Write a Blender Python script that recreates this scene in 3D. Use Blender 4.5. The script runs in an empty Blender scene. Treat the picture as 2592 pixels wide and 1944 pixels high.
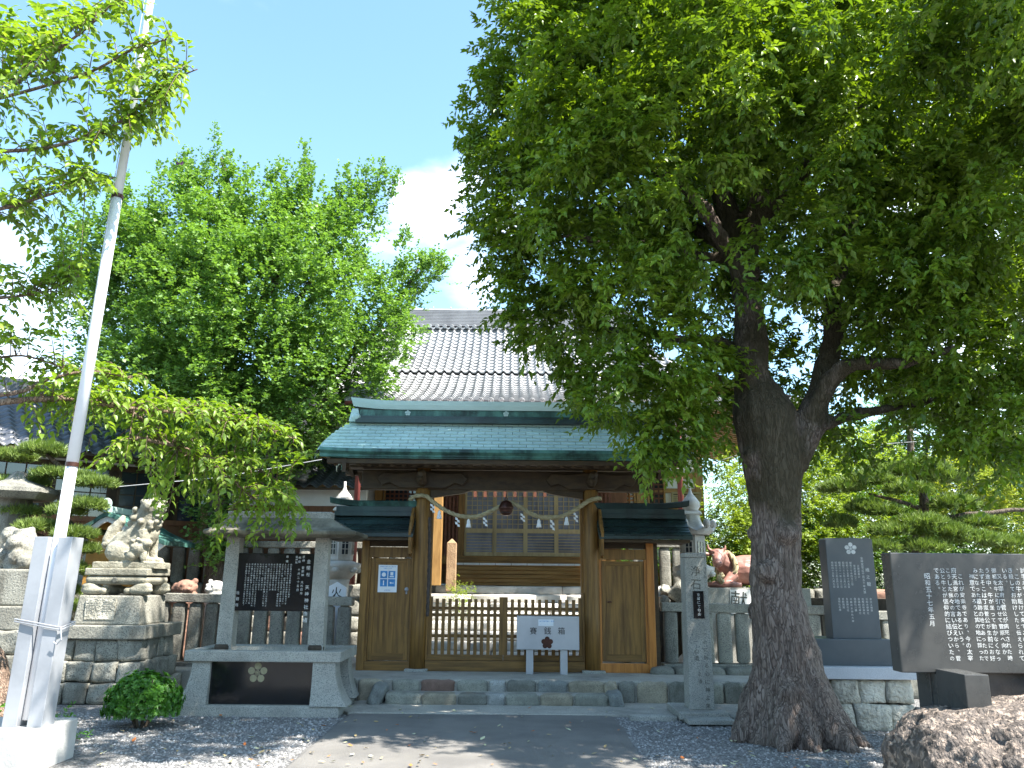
import bpy, bmesh, math, random
import numpy as np
from mathutils import Vector, Matrix, noise
random.seed(7); rng = np.random.default_rng(11)
S = bpy.context.scene
COL = S.collection
R = math.radians
# ------------------------------------------------------------------ camera
EYE = 1.6; PITCH = 13.95; ROLL = 0.56; FPX = 2004.0
cam_d = bpy.data.cameras.new('camera'); cam = bpy.data.objects.new('camera', cam_d); COL.objects.link(cam)
cam_d.sensor_width = 36; cam_d.lens = 36 * FPX / 2592; cam_d.clip_start = .05; cam_d.clip_end = 3000
CM = Matrix.Rotation(R(90 + PITCH), 4, 'X') @ Matrix.Rotation(R(ROLL), 4, 'Z')
cam.matrix_world = Matrix.Translation((0, 0, EYE)) @ CM
S.camera = cam
# ------------------------------------------------------------------ sun and sky
SUNV = Vector((-.56, .32, -1.0)).normalized()
sd = bpy.data.lights.new('sun', 'SUN'); sd.energy = 5.0; sd.angle = R(.5); sd.color = (1, .955, .88)
sun = bpy.data.objects.new('sun', sd); COL.objects.link(sun)
sun.rotation_euler = SUNV.to_track_quat('-Z', 'Y').to_euler(); sun.location = (20, -8, 30)
W = bpy.data.worlds.new('World'); S.world = W; W.use_nodes = True
nt = W.node_tree; nt.nodes.clear()
def nd(nt, t, **k):
    n = nt.nodes.new(t)
    for a, b in k.items():
        if a.startswith('i_'): n.inputs[a[2:].replace('_', ' ')].default_value = b
        else: setattr(n, a, b)
    return n
sky = nd(nt, 'ShaderNodeTexSky', sky_type='NISHITA'); sky.sun_disc = False
sv = -SUNV
sky.sun_elevation = math.asin(sv.z); sky.sun_rotation = math.atan2(sv.x, sv.y)
sky.air_density = 1.0; sky.dust_density = .6; sky.ozone_density = 1.0
tc = nd(nt, 'ShaderNodeTexCoord')
mp = nd(nt, 'ShaderNodeMapping'); mp.inputs['Scale'].default_value = (1, 1, 2.2)
nz = nd(nt, 'ShaderNodeTexNoise'); nz.inputs['Scale'].default_value = 3.1; nz.inputs['Detail'].default_value = 7; nz.inputs['Roughness'].default_value = .55
nt.links.new(tc.outputs['Generated'], mp.inputs[0]); nt.links.new(mp.outputs[0], nz.inputs['Vector'])
def pix_dir(px, py):
    v = CM.to_3x3() @ Vector(((px - 1296) / FPX, -(py - 972) / FPX, -1)); return v.normalized()
def cloud_blob(px, py, r):
    v = pix_dir(px, py)
    d = nd(nt, 'ShaderNodeVectorMath', operation='DISTANCE'); d.inputs[1].default_value = v
    nt.links.new(tc.outputs['Generated'], d.inputs[0])
    m = nd(nt, 'ShaderNodeMapRange'); m.inputs['From Min'].default_value = r; m.inputs['From Max'].default_value = 0
    m.inputs['To Min'].default_value = 0; m.inputs['To Max'].default_value = 1
    nt.links.new(d.outputs['Value'], m.inputs['Value']); return m.outputs[0]
acc = None
for b in [(1140, 500, .07), (1070, 500, .05), (1190, 450, .06), (1220, 700, .06), (40, 950, .16), (1290, 560, .08), (2600, 900, .3)]:
    o_ = cloud_blob(*b)
    if acc is None: acc = o_
    else:
        mx = nd(nt, 'ShaderNodeMath', operation='MAXIMUM'); nt.links.new(acc, mx.inputs[0]); nt.links.new(o_, mx.inputs[1]); acc = mx.outputs[0]
ad = nd(nt, 'ShaderNodeMath', operation='MULTIPLY_ADD'); ad.inputs[1].default_value = .30
nt.links.new(acc, ad.inputs[0]); nt.links.new(nz.outputs['Fac'], ad.inputs[2])
rp = nd(nt, 'ShaderNodeMapRange', interpolation_type='SMOOTHSTEP'); rp.inputs['From Min'].default_value = .52; rp.inputs['From Max'].default_value = .95
rp.inputs['To Max'].default_value = .85
nt.links.new(ad.outputs[0], rp.inputs['Value'])
mixc = nd(nt, 'ShaderNodeMix', data_type='RGBA'); mixc.inputs['B'].default_value = (10.0, 10.4, 11.2, 1)
tint = nd(nt, 'ShaderNodeMix', data_type='RGBA', blend_type='MULTIPLY'); tint.inputs['Factor'].default_value = 1; tint.inputs['B'].default_value = (.93, 1.09, 1.05, 1)
nt.links.new(sky.outputs[0], tint.inputs['A'])
nt.links.new(rp.outputs[0], mixc.inputs['Factor']); nt.links.new(tint.outputs['Result'], mixc.inputs['A'])
bg = nd(nt, 'ShaderNodeBackground'); bg.inputs['Strength'].default_value = .125
wo = nd(nt, 'ShaderNodeOutputWorld')
nt.links.new(mixc.outputs['Result'], bg.inputs[0]); nt.links.new(bg.outputs[0], wo.inputs[0])
S.view_settings.view_transform = 'Standard'; S.view_settings.look = 'None'; S.view_settings.gamma = 1
S.view_settings.use_curve_mapping = False; S.view_settings.exposure = 1.85
S.cycles.max_bounces = 6; S.cycles.transparent_max_bounces = 6

# ------------------------------------------------------------------ helpers
def at(px, py, Y):
    "the world point seen at a pixel of the photograph, at distance Y in front of the camera"
    v = CM.to_3x3() @ Vector(((px - 1296) / FPX, -(py - 972) / FPX, -1))
    return Vector((0, 0, EYE)) + v * (Y / v.y)
def ground(px, py, z=0.0):
    v = CM.to_3x3() @ Vector(((px - 1296) / FPX, -(py - 972) / FPX, -1))
    return Vector((0, 0, EYE)) + v * ((z - EYE) / v.z)
ORG = {}
def put(name, me, mats, parent=None, loc=(0, 0, 0), label=None, cat=None, group=None, kind=None):
    o = bpy.data.objects.new(name, me); COL.objects.link(o)
    loc = Vector(loc)
    if parent is not None:
        o.parent = parent; o.location = loc - ORG[parent.name]
    else: o.location = loc
    ORG[o.name] = loc
    if mats is not None and me is not None and not me.materials:
        for m in (mats if isinstance(mats, (list, tuple)) else [mats]): me.materials.append(m)
    tag(o, label, cat, group, kind)
    return o
def tag(o, label=None, cat=None, group=None, kind=None):
    if label: o['label'] = label
    if cat: o['category'] = cat
    if group: o['group'] = group
    if kind: o['kind'] = kind
    return o
def thing(name, label, cat, loc, group=None): return put(name, None, None, None, loc, label, cat, group)
def dup(root, delta, label=None):
    new = {}
    def rec(o, par):
        c = o.copy(); COL.objects.link(c); c.parent = par
        ORG[c.name] = ORG[o.name] + Vector(delta)
        if par is None: c.location = o.location + Vector(delta)
        for ch in [x for x in bpy.data.objects if x.parent == o]: rec(ch, c)
        return c
    c = rec(root, None)
    if label: c['label'] = label
    return c

class MB:
    def __init__(s): s.V = []; s.F = []
    def add(s, vs, fs):
        n = len(s.V); s.V.extend([tuple(v) for v in vs]); s.F.extend([tuple(i + n for i in f) for f in fs]); return s
    def box(s, x0, x1, y0, y1, z0, z1):
        return s.add([(x0, y0, z0), (x1, y0, z0), (x1, y1, z0), (x0, y1, z0), (x0, y0, z1), (x1, y0, z1), (x1, y1, z1), (x0, y1, z1)],
                     [(0, 3, 2, 1), (4, 5, 6, 7), (0, 1, 5, 4), (1, 2, 6, 5), (2, 3, 7, 6), (3, 0, 4, 7)])
    def tbox(s, c, b, t, z0, z1):
        "tapered box: half sizes b at the bottom, t at the top"
        x, y = c[0], c[1]; V = []
        for (hx, hy), z in ((b, z0), (t, z1)):
            V += [(x - hx, y - hy, z), (x + hx, y - hy, z), (x + hx, y + hy, z), (x - hx, y + hy, z)]
        return s.add(V, [(0, 3, 2, 1), (4, 5, 6, 7), (0, 1, 5, 4), (1, 2, 6, 5), (2, 3, 7, 6), (3, 0, 4, 7)])
    def bar(s, p, q, w, h, up=(0, 0, 1)):
        p = Vector(p); q = Vector(q); d = (q - p).normalized(); u = Vector(up); r = d.cross(u).normalized(); u = r.cross(d)
        V = []
        for e in (p, q):
            for a, b in ((-1, -1), (1, -1), (1, 1), (-1, 1)): V.append(e + r * (a * w / 2) + u * (b * h / 2))
        return s.add(V, [(0, 1, 2, 3), (4, 7, 6, 5), (0, 4, 5, 1), (1, 5, 6, 2), (2, 6, 7, 3), (3, 7, 4, 0)])
    def tube(s, pts, rad, seg=10, cap=True):
        pts = [Vector(p) for p in pts]
        if not hasattr(rad, '__len__'): rad = [rad] * len(pts)
        n = len(pts); V = []; F = []; ref = None
        for i in range(n):
            d = (pts[min(i + 1, n - 1)] - pts[max(i - 1, 0)]).normalized()
            if ref is None:
                ref = Vector((0, 0, 1)) if abs(d.z) < .9 else Vector((1, 0, 0))
            a = (ref - d * ref.dot(d)).normalized(); b = d.cross(a); ref = a
            for k in range(seg):
                t = 2 * math.pi * k / seg; V.append(pts[i] + (a * math.cos(t) + b * math.sin(t)) * rad[i])
        for i in range(n - 1):
            for k in range(seg):
                k2 = (k + 1) % seg; F.append((i * seg + k, i * seg + k2, (i + 1) * seg + k2, (i + 1) * seg + k))
        if cap: F.append(tuple(range(seg))[::-1]); F.append(tuple((n - 1) * seg + k for k in range(seg)))
        return s.add(V, F)
    def lathe(s, prof, c, seg=20, ax='Z', sq=None):
        V = []; F = []; c = Vector(c); n = len(prof)
        for r, z in prof:
            for k in range(seg):
                t = 2 * math.pi * (k + .5) / seg; x, y = r * math.cos(t), r * math.sin(t)
                V.append(c + (Vector((x, y, z)) if ax == 'Z' else Vector((x, z, y)) if ax == 'Y' else Vector((z, x, y))))
        for i in range(n - 1):
            for k in range(seg):
                k2 = (k + 1) % seg; f = (i * seg + k, i * seg + k2, (i + 1) * seg + k2, (i + 1) * seg + k)
                F.append(f if ax != 'Y' else f[::-1])
        F.append(tuple(range(seg))[::-1]); F.append(tuple((n - 1) * seg + k for k in range(seg)))
        return s.add(V, F)
    def prism(s, poly, y0, y1, plane='XZ'):
        n = len(poly); f = (lambda a, b, c: (a, c, b)) if plane == 'XZ' else (lambda a, b, c: (c, a, b)) if plane == 'YZ' else (lambda a, b, c: (a, b, c))
        V = [f(a, b, y0) for a, b in poly] + [f(a, b, y1) for a, b in poly]
        F = [tuple(range(n)), tuple(range(2 * n - 1, n - 1, -1))] + [(i, i + n, (i + 1) % n + n, (i + 1) % n) for i in range(n)]
        return s.add(V, F)
    def ball(s, c, r, lat=8, seg=12):
        if not hasattr(r, '__len__'): r = (r, r, r)
        V = []; F = []
        for i in range(lat + 1):
            p = math.pi * i / lat
            for k in range(seg):
                t = 2 * math.pi * k / seg
                V.append((c[0] + r[0] * math.sin(p) * math.cos(t), c[1] + r[1] * math.sin(p) * math.sin(t), c[2] + r[2] * math.cos(p)))
        for i in range(lat):
            for k in range(seg):
                k2 = (k + 1) % seg; F.append((i * seg + k, (i + 1) * seg + k, (i + 1) * seg + k2, i * seg + k2))
        return s.add(V, F)
    def sheet(s, rows):
        "grid of points: list of rows"
        m = len(rows[0]); V = [p for r in rows for p in r]
        F = [(i * m + j, i * m + j + 1, (i + 1) * m + j + 1, (i + 1) * m + j) for i in range(len(rows) - 1) for j in range(m - 1)]
        return s.add(V, F)
    def mesh(s, name, origin=(0, 0, 0), smooth=False, fix=True):
        me = bpy.data.meshes.new(name); o = Vector(origin)
        me.from_pydata([tuple(Vector(v) - o) for v in s.V], [], s.F); me.update()
        if fix:
            bm = bmesh.new(); bm.from_mesh(me); bmesh.ops.recalc_face_normals(bm, faces=bm.faces); bm.to_mesh(me); bm.free()
        if smooth: me.polygons.foreach_set('use_smooth', [True] * len(me.polygons))
        return me
    def build(s, name, mat, parent=None, loc=None, smooth=False, bev=0, remesh=0, rough=0, rscale=4, fix=True, **k):
        org = Vector(loc) if loc is not None else (ORG[parent.name] if parent is not None else Vector(s.V[0]) if False else Vector((0, 0, 0)))
        if parent is None and loc is None:
            a = np.array(s.V); org = Vector(((a[:, 0].min() + a[:, 0].max()) / 2, (a[:, 1].min() + a[:, 1].max()) / 2, a[:, 2].min()))
        me = s.mesh(name, org, smooth, fix)
        o = put(name, me, mat, parent, org, **k)
        if remesh:
            md = o.modifiers.new('r', 'REMESH'); md.mode = 'VOXEL'; md.voxel_size = remesh; md.use_smooth_shade = True
            dg = bpy.context.evaluated_depsgraph_get(); ev = o.evaluated_get(dg); me2 = bpy.data.meshes.new_from_object(ev)
            o.modifiers.clear(); o.data = me2; me2.name = name; bpy.data.meshes.remove(me)
            n = len(me2.vertices); co = np.empty(n * 3); me2.vertices.foreach_get('co', co); co = co.reshape(-1, 3)
            if rough:
                nn = np.empty(n * 3); me2.vertices.foreach_get('normal', nn); nn = nn.reshape(-1, 3)
                sc = rscale if hasattr(rscale, '__len__') else (rscale,) * 3
                d = np.array([noise.fractal((c[0] * sc[0], c[1] * sc[1], c[2] * sc[2]), .9, 2.1, 4) for c in co + np.array(org)])
                co = co + nn * (d * rough)[:, None]; me2.vertices.foreach_set('co', co.ravel())
            me2.polygons.foreach_set('use_smooth', [True] * len(me2.polygons)); me2.update()
            if not me2.materials: me2.materials.append(mat)
        if bev:
            md = o.modifiers.new('b', 'BEVEL'); md.width = bev; md.segments = 2; md.limit_method = 'ANGLE'; md.angle_limit = R(50)
        return o
def rough_block(sx, sy, sz, rnd=.25, dis=.02, seed=0, n=4, name='stone'):
    "a worn stone with rounded edges and an uneven face, centred on its origin"
    bm = bmesh.new(); bmesh.ops.create_cube(bm, size=1); bmesh.ops.subdivide_edges(bm, edges=bm.edges, cuts=n, use_grid_fill=True)
    m = min(sx, sy, sz)
    for v in bm.verts:
        p = Vector((v.co.x * sx, v.co.y * sy, v.co.z * sz)); r = m * rnd
        q = Vector([max(-h + r, min(h - r, c)) for c, h in zip(p, (sx / 2, sy / 2, sz / 2))])
        d = p - q
        if d.length > r: p = q + d.normalized() * r
        nn = noise.noise_vector(p * 3.3 + Vector((seed * 7.3, seed * 3.1, 0))); p += nn * dis
        nn = noise.noise_vector(p * 11 + Vector((seed * 1.3, 9, seed))); p += nn * dis * .35
        v.co = p
    me = bpy.data.meshes.new(name); bm.to_mesh(me); bm.free(); me.polygons.foreach_set('use_smooth', [True] * len(me.polygons)); me.update(); return me

# ------------------------------------------------------------------ materials
def new_mat(name):
    m = bpy.data.materials.new(name); m.use_nodes = True; t = m.node_tree; t.nodes.clear(); return m, t
def col(c): return (c[0], c[1], c[2], 1)
def M(name, c1, c2=None, scale=3, rough=.7, bump=.15, bscale=None, stretch=(1, 1, 1), metal=0, speck=None, sscale=160, rand=.0, stain=None, stscale=.8, stlev=(.5, .68), spec=.4, vor=False, coat=0, dist=.02):
    m, t = new_mat(name); L = t.links.new
    geo = nd(t, 'ShaderNodeNewGeometry'); mpn = nd(t, 'ShaderNodeMapping'); mpn.inputs['Scale'].default_value = stretch
    L(geo.outputs['Position'], mpn.inputs[0])
    n1 = nd(t, 'ShaderNodeTexNoise'); n1.inputs['Scale'].default_value = scale; n1.inputs['Detail'].default_value = 8; n1.inputs['Roughness'].default_value = .62
    L(mpn.outputs[0], n1.inputs['Vector'])
    r1 = nd(t, 'ShaderNodeMapRange', interpolation_type='SMOOTHSTEP'); r1.inputs['From Min'].default_value = .36; r1.inputs['From Max'].default_value = .66
    L(n1.outputs['Fac'], r1.inputs['Value'])
    mx = nd(t, 'ShaderNodeMix', data_type='RGBA'); mx.inputs['A'].default_value = col(c1); mx.inputs['B'].default_value = col(c2 or tuple(x * .7 for x in c1))
    L(r1.outputs[0], mx.inputs['Factor']); c = mx.outputs['Result']
    if speck:
        n3 = nd(t, 'ShaderNodeTexNoise'); n3.inputs['Scale'].default_value = sscale; n3.inputs['Detail'].default_value = 2
        L(geo.outputs['Position'], n3.inputs['Vector'])
        r3 = nd(t, 'ShaderNodeMapRange'); r3.inputs['From Min'].default_value = .52; r3.inputs['From Max'].default_value = .62
        L(n3.outputs['Fac'], r3.inputs['Value'])
        m3 = nd(t, 'ShaderNodeMix', data_type='RGBA'); m3.inputs['B'].default_value = col(speck); L(r3.outputs[0], m3.inputs['Factor']); L(c, m3.inputs['A']); c = m3.outputs['Result']
    if stain:
        n4 = nd(t, 'ShaderNodeTexNoise'); n4.inputs['Scale'].default_value = stscale; n4.inputs['Detail'].default_value = 9; n4.inputs['Roughness'].default_value = .7
        mp4 = nd(t, 'ShaderNodeMapping'); mp4.inputs['Location'].default_value = (4.1, 1.7, 9.2); mp4.inputs['Scale'].default_value = (1, 1, .55)
        L(geo.outputs['Position'], mp4.inputs[0]); L(mp4.outputs[0], n4.inputs['Vector'])
        r4 = nd(t, 'ShaderNodeMapRange', interpolation_type='SMOOTHSTEP'); r4.inputs['From Min'].default_value = stlev[0]; r4.inputs['From Max'].default_value = stlev[1]; r4.inputs['To Max'].default_value = .85
        L(n4.outputs['Fac'], r4.inputs['Value'])
        m4 = nd(t, 'ShaderNodeMix', data_type='RGBA'); m4.inputs['B'].default_value = col(stain); L(r4.outputs[0], m4.inputs['Factor']); L(c, m4.inputs['A']); c = m4.outputs['Result']
    if rand:
        oi = nd(t, 'ShaderNodeObjectInfo'); rr = nd(t, 'ShaderNodeMapRange'); rr.inputs['To Min'].default_value = 1 - rand; rr.inputs['To Max'].default_value = 1 + rand
        L(oi.outputs['Random'], rr.inputs['Value'])
        hs = nd(t, 'ShaderNodeHueSaturation'); L(rr.outputs[0], hs.inputs['Value']); L(c, hs.inputs['Color']); c = hs.outputs[0]
    b = nd(t, 'ShaderNodeBsdfPrincipled'); L(c, b.inputs['Base Color'])
    b.inputs['Metallic'].default_value = metal; b.inputs['Specular IOR Level'].default_value = spec; b.inputs['Coat Weight'].default_value = coat
    rr = nd(t, 'ShaderNodeMapRange'); rr.inputs['To Min'].default_value = max(.03, rough - .08); rr.inputs['To Max'].default_value = min(1, rough + .08)
    L(n1.outputs['Fac'], rr.inputs['Value']); L(rr.outputs[0], b.inputs['Roughness'])
    if bump:
        if vor:
            n2 = nd(t, 'ShaderNodeTexVoronoi', feature='F1'); n2.inputs['Scale'].default_value = bscale or scale * 4; h = n2.outputs['Distance']
        else:
            n2 = nd(t, 'ShaderNodeTexNoise'); n2.inputs['Scale'].default_value = bscale or scale * 6; n2.inputs['Detail'].default_value = 6; h = n2.outputs['Fac']
        L(mpn.outputs[0], n2.inputs['Vector'])
        bp = nd(t, 'ShaderNodeBump'); bp.inputs['Strength'].default_value = bump; bp.inputs['Distance'].default_value = dist
        L(h, bp.inputs['Height']); L(bp.outputs[0], b.inputs['Normal'])
    o = nd(t, 'ShaderNodeOutputMaterial'); L(b.outputs[0], o.inputs[0]); return m
def leaf_mat(name, dark, light, trans, rough=.42, tw=.38, spec=.45):
    m, t = new_mat(name); L = t.links.new
    a = nd(t, 'ShaderNodeAttribute', attribute_name='tint')
    mx = nd(t, 'ShaderNodeMix', data_type='RGBA'); mx.inputs['A'].default_value = col(dark); mx.inputs['B'].default_value = col(light); L(a.outputs['Fac'], mx.inputs['Factor'])
    b = nd(t, 'ShaderNodeBsdfPrincipled'); L(mx.outputs['Result'], b.inputs['Base Color']); b.inputs['Roughness'].default_value = rough; b.inputs['Specular IOR Level'].default_value = spec
    tr = nd(t, 'ShaderNodeBsdfTranslucent'); m2 = nd(t, 'ShaderNodeMix', data_type='RGBA', blend_type='MULTIPLY'); m2.inputs['Factor'].default_value = 1
    m2.inputs['B'].default_value = col(trans); L(mx.outputs['Result'], m2.inputs['A']); L(m2.outputs['Result'], tr.inputs[0])
    ms = nd(t, 'ShaderNodeMixShader'); ms.inputs[0].default_value = tw; L(b.outputs[0], ms.inputs[1]); L(tr.outputs[0], ms.inputs[2])
    o = nd(t, 'ShaderNodeOutputMaterial'); L(ms.outputs[0], o.inputs[0]); return m

K = {}
K['granite'] = M('granite', (.38, .37, .325), (.28, .27, .235), 2.5, .75, .25, 60, speck=(.13, .14, .14), sscale=110, rand=.06, stain=(.17, .165, .14), stscale=1.1, stlev=(.56, .74))
K['old_stone'] = M('old_stone', (.33, .32, .27), (.22, .21, .175), 2.2, .85, .5, 34, speck=(.12, .115, .10), sscale=70, rand=.1, stain=(.085, .078, .06), stscale=1.3, stlev=(.47, .66))
K['fence_stone'] = M('fence_stone', (.29, .28, .235), (.19, .185, .155), 2.5, .85, .5, 45, speck=(.09, .09, .085), sscale=90, rand=.2, stain=(.07, .067, .058), stscale=1.5, stlev=(.47, .68))
K['mossroof'] = M('mossy_roof_stone', (.20, .185, .14), (.10, .09, .065), 4, .9, .6, 40, stain=(.05, .045, .03), stscale=1.6, stlev=(.42, .62))
K['pale_stone'] = M('pale_stone', (.58, .56, .52), (.42, .40, .36), 3, .8, .35, 40, rand=.05, stain=(.20, .18, .14), stscale=1.6, stlev=(.56, .76))
K['carved'] = M('carved_stone', (.38, .355, .275), (.25, .235, .18), 5, .85, .5, 50, speck=(.2, .19, .15), sscale=120, stain=(.13, .12, .09), stscale=2.2, stlev=(.5, .72))
K['blockwall'] = M('block_wall_stone', (.52, .49, .41), (.34, .32, .26), 5, .9, .9, 26, rand=.1, stain=(.16, .15, .12), stscale=1.6, stlev=(.52, .7), dist=.04)
K['blackstone'] = M('black_polished_granite', (.0125, .0125, .014), (.009, .009, .0095), 20, .12, 0, spec=.5)
K['boardstone'] = M('grey_black_granite', (.065, .064, .060), (.045, .045, .043), 6, .26, .03, 300, speck=(.07, .07, .068), sscale=260, spec=.55)
K['bluestone'] = M('blue_grey_granite', (.075, .09, .10), (.055, .068, .077), 3, .33, .03, 200, speck=(.075, .09, .1), sscale=200, spec=.5)
K['white_ink'] = M('white_paint_lettering', (.7, .7, .68), (.5, .5, .48), 30, .7, 0)
K['engraved'] = M('dark_engraving', (.10, .10, .085), (.07, .07, .06), 30, .9, 0)
K['black_ink'] = M('black_lettering', (.015, .015, .015), None, 30, .5, 0)
K['gold'] = M('dull_gold_crest', (.32, .28, .17), (.25, .22, .13), 30, .45, 0)
K['concrete'] = M('concrete', (.42, .395, .335), (.32, .30, .255), 1.7, .9, .2, 40, speck=(.2, .2, .19), sscale=120, stain=(.17, .165, .15), stscale=.9)
K['concrete_w'] = M('pale_concrete', (.45, .44, .42), (.36, .35, .33), 2.5, .9, .15, 40)
K['asphalt'] = M('asphalt', (.20, .185, .165), (.135, .125, .113), 1.2, .95, .7, 130, speck=(.15, .15, .15), sscale=130, stain=(.17, .16, .14), stscale=1.6, stlev=(.5, .78))
K['wood'] = M('aged_wood_upright', (.25, .13, .032), (.13, .066, .018), 5, .55, .12, 30, stretch=(5, 5, .35), rand=.09, stain=(.06, .04, .017), stscale=1.3, stlev=(.58, .8))
K['woodh'] = M('aged_wood_beam', (.24, .125, .031), (.125, .064, .017), 5, .55, .12, 30, stretch=(.35, 5, 5), rand=.09, stain=(.06, .04, .017), stscale=1.3, stlev=(.58, .8))
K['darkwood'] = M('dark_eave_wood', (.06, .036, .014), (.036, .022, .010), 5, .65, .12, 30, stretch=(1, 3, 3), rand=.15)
K['sunlitwood'] = M('sunlit_orange_wood', (.50, .20, .045), (.33, .12, .025), 5, .4, .08, 30, stretch=(5, 5, .35))  # glow of the sun on the right-hand timber, put into its colour
K['hallwood'] = M('golden_hall_wood', (.44, .25, .085), (.30, .16, .05), 4, .5, .06, 30, stretch=(3, 3, .6), rand=.08)
K['hallwoodh'] = M('golden_hall_beam', (.42, .24, .08), (.28, .15, .045), 4, .5, .06, 30, stretch=(.4, 3, 3), rand=.08)
K['doorwood'] = M('pale_door_frame_wood', (.42, .34, .19), (.33, .26, .14), 4, .5, .05, 30, stretch=(3, 3, .6))
K['lattice'] = M('red_brown_lattice', (.17, .062, .034), (.11, .04, .022), 4, .6, .05, 30)
K['redmetal'] = M('red_brown_metal', (.26, .07, .06), (.2, .05, .045), 4, .4, 0, rand=.03)
K['plaster'] = M('white_plaster', (.80, .80, .78), (.72, .71, .68), 2, .9, .03, 30)
K['copper'] = M('pale_verdigris_copper', (.50, .64, .60), (.40, .55, .52), 1.1, .38, .05, 9, rand=.09, stain=(.27, .42, .39), stscale=1.0, stlev=(.55, .78), spec=.5)
K['copperd'] = M('streaked_verdigris_copper', (.10, .25, .205), (.03, .08, .068), 2.6, .5, .08, 12, stretch=(1.3, 1, .5), rand=.12, stain=(.012, .022, .02), stscale=2.0, stlev=(.46, .62), spec=.4)
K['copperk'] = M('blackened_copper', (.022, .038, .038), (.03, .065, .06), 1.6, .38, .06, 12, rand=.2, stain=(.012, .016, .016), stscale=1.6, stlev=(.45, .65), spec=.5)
K['tile'] = M('grey_roof_tile', (.34, .34, .345), (.25, .25, .255), 2, .42, .05, 30, rand=.09, spec=.55)
K['ridgetile'] = M('grey_ridge_tile', (.24, .24, .25), (.18, .18, .19), 2, .5, .05, 30, rand=.1)
K['tiledark'] = M('dark_blue_grey_roof_tile', (.085, .09, .105), (.05, .053, .062), 2, .35, .05, 30, rand=.12, spec=.6)
K['glass'] = M('dim_window_glass', (.035, .045, .06), (.02, .028, .04), 1, .06, .02, 2, spec=.9)
K['frost'] = M('dusky_pane', (.26, .28, .34), (.12, .13, .17), .7, .25, 0, spec=.6)
K['steel'] = M('galvanised_steel', (.36, .37, .39), (.28, .29, .31), 2, .5, .03, 20, metal=.2, rand=.03)
K['whitepole'] = M('white_painted_pole', (.78, .78, .8), (.7, .7, .72), 2, .32, .02, 20)
K['boxmetal'] = M('brushed_steel_box', (.50, .505, .52), (.43, .435, .45), 2, .38, .03, 60, metal=.3)
K['paper'] = M('white_paper', (.8, .82, .85), (.76, .78, .8), 9, .7, 0)
K['blue'] = M('blue_print', (.06, .27, .62), None, 9, .6, 0)
K['rope'] = M('straw_rope', (.42, .36, .22), (.30, .25, .14), 14, .85, .4, 90)
K['darkrope'] = M('dark_hemp_rope', (.085, .065, .055), (.05, .04, .035), 14, .85, .4, 90)
K['bell'] = M('rusty_bell_metal', (.085, .035, .025), (.05, .022, .017), 7, .35, .12, 40, metal=.45)
K['oxred'] = M('red_brown_cast_ox', (.34, .17, .135), (.25, .12, .095), 5, .42, .1, 30)
K['redstone'] = M('reddish_stone', (.30, .17, .12), (.2, .11, .08), 5, .85, .5, 40)
K['boulder'] = M('brown_pitted_boulder', (.165, .135, .115), (.055, .044, .037), 9, .75, 1.0, 30, speck=(.32, .25, .20), sscale=22, dist=.05, stretch=(1.3, 1.3, .6))
K['earth'] = M('dark_earth', (.07, .055, .04), (.04, .03, .022), 5, .95, .6, 60)
K['orange_wall'] = M('ochre_painted_board', (.48, .25, .05), (.38, .19, .04), 4, .6, .05, 30)
K['brownboard'] = M('brown_wall_board', (.20, .085, .035), (.13, .055, .022), 4, .6, .08, 30, stretch=(3, 3, .5), rand=.1)
K['lamp'] = M('cream_tube', (.6, .57, .45), None, 4, .4, 0)
K['wire'] = M('white_cable', (.6, .6, .6), None, 4, .5, 0)
K['purple'] = M('dark_purple_wing', (.05, .01, .06), None, 4, .5, 0)
STC = {}
def field(c, i):
    k = 'fieldstone_%d' % i
    return M('rounded_field_stone', c, tuple(x * .66 for x in c), 5, .85, .35, 30, speck=tuple(x * .5 for x in c), sscale=110, rand=.08, stain=(.07, .075, .055), stscale=2.5, stlev=(.55, .75))
K['f_grey'] = field((.30, .295, .24), 0); K['f_tan'] = field((.38, .33, .24), 1); K['f_red'] = field((.26, .16, .12), 2); K['f_pale'] = field((.40, .40, .37), 3); K['f_dark'] = field((.22, .215, .18), 4); K['f_blue'] = field((.25, .26, .24), 5)
L_CAM = leaf_mat('camphor_leaf', (.05, .105, .012), (.21, .31, .03), (1.5, 1.5, .4), .40, .34)
L_GIN = leaf_mat('ginkgo_leaf', (.085, .17, .035), (.20, .33, .08), (1.4, 1.5, .5), .5, .36)
L_CHE = leaf_mat('cherry_leaf', (.09, .165, .02), (.24, .33, .045), (1.6, 1.7, .5), .42, .42)
L_YEL = leaf_mat('yellow_green_leaf', (.13, .20, .025), (.28, .36, .04), (1.5, 1.5, .5), .45, .42)
L_PIN = leaf_mat('pine_needle', (.06, .11, .022), (.24, .32, .07), (1.2, 1.3, .5), .5, .25)
L_BOX = leaf_mat('box_leaf', (.04, .13, .014), (.11, .27, .03), (1.3, 1.5, .5), .35, .34)
L_BAK = leaf_mat('garden_leaf', (.035, .09, .017), (.11, .20, .03), (1.4, 1.5, .5), .45, .35)
L_MAP = leaf_mat('maple_leaf', (.16, .24, .03), (.36, .38, .07), (1.4, 1.4, .5), .45, .4)
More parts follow.
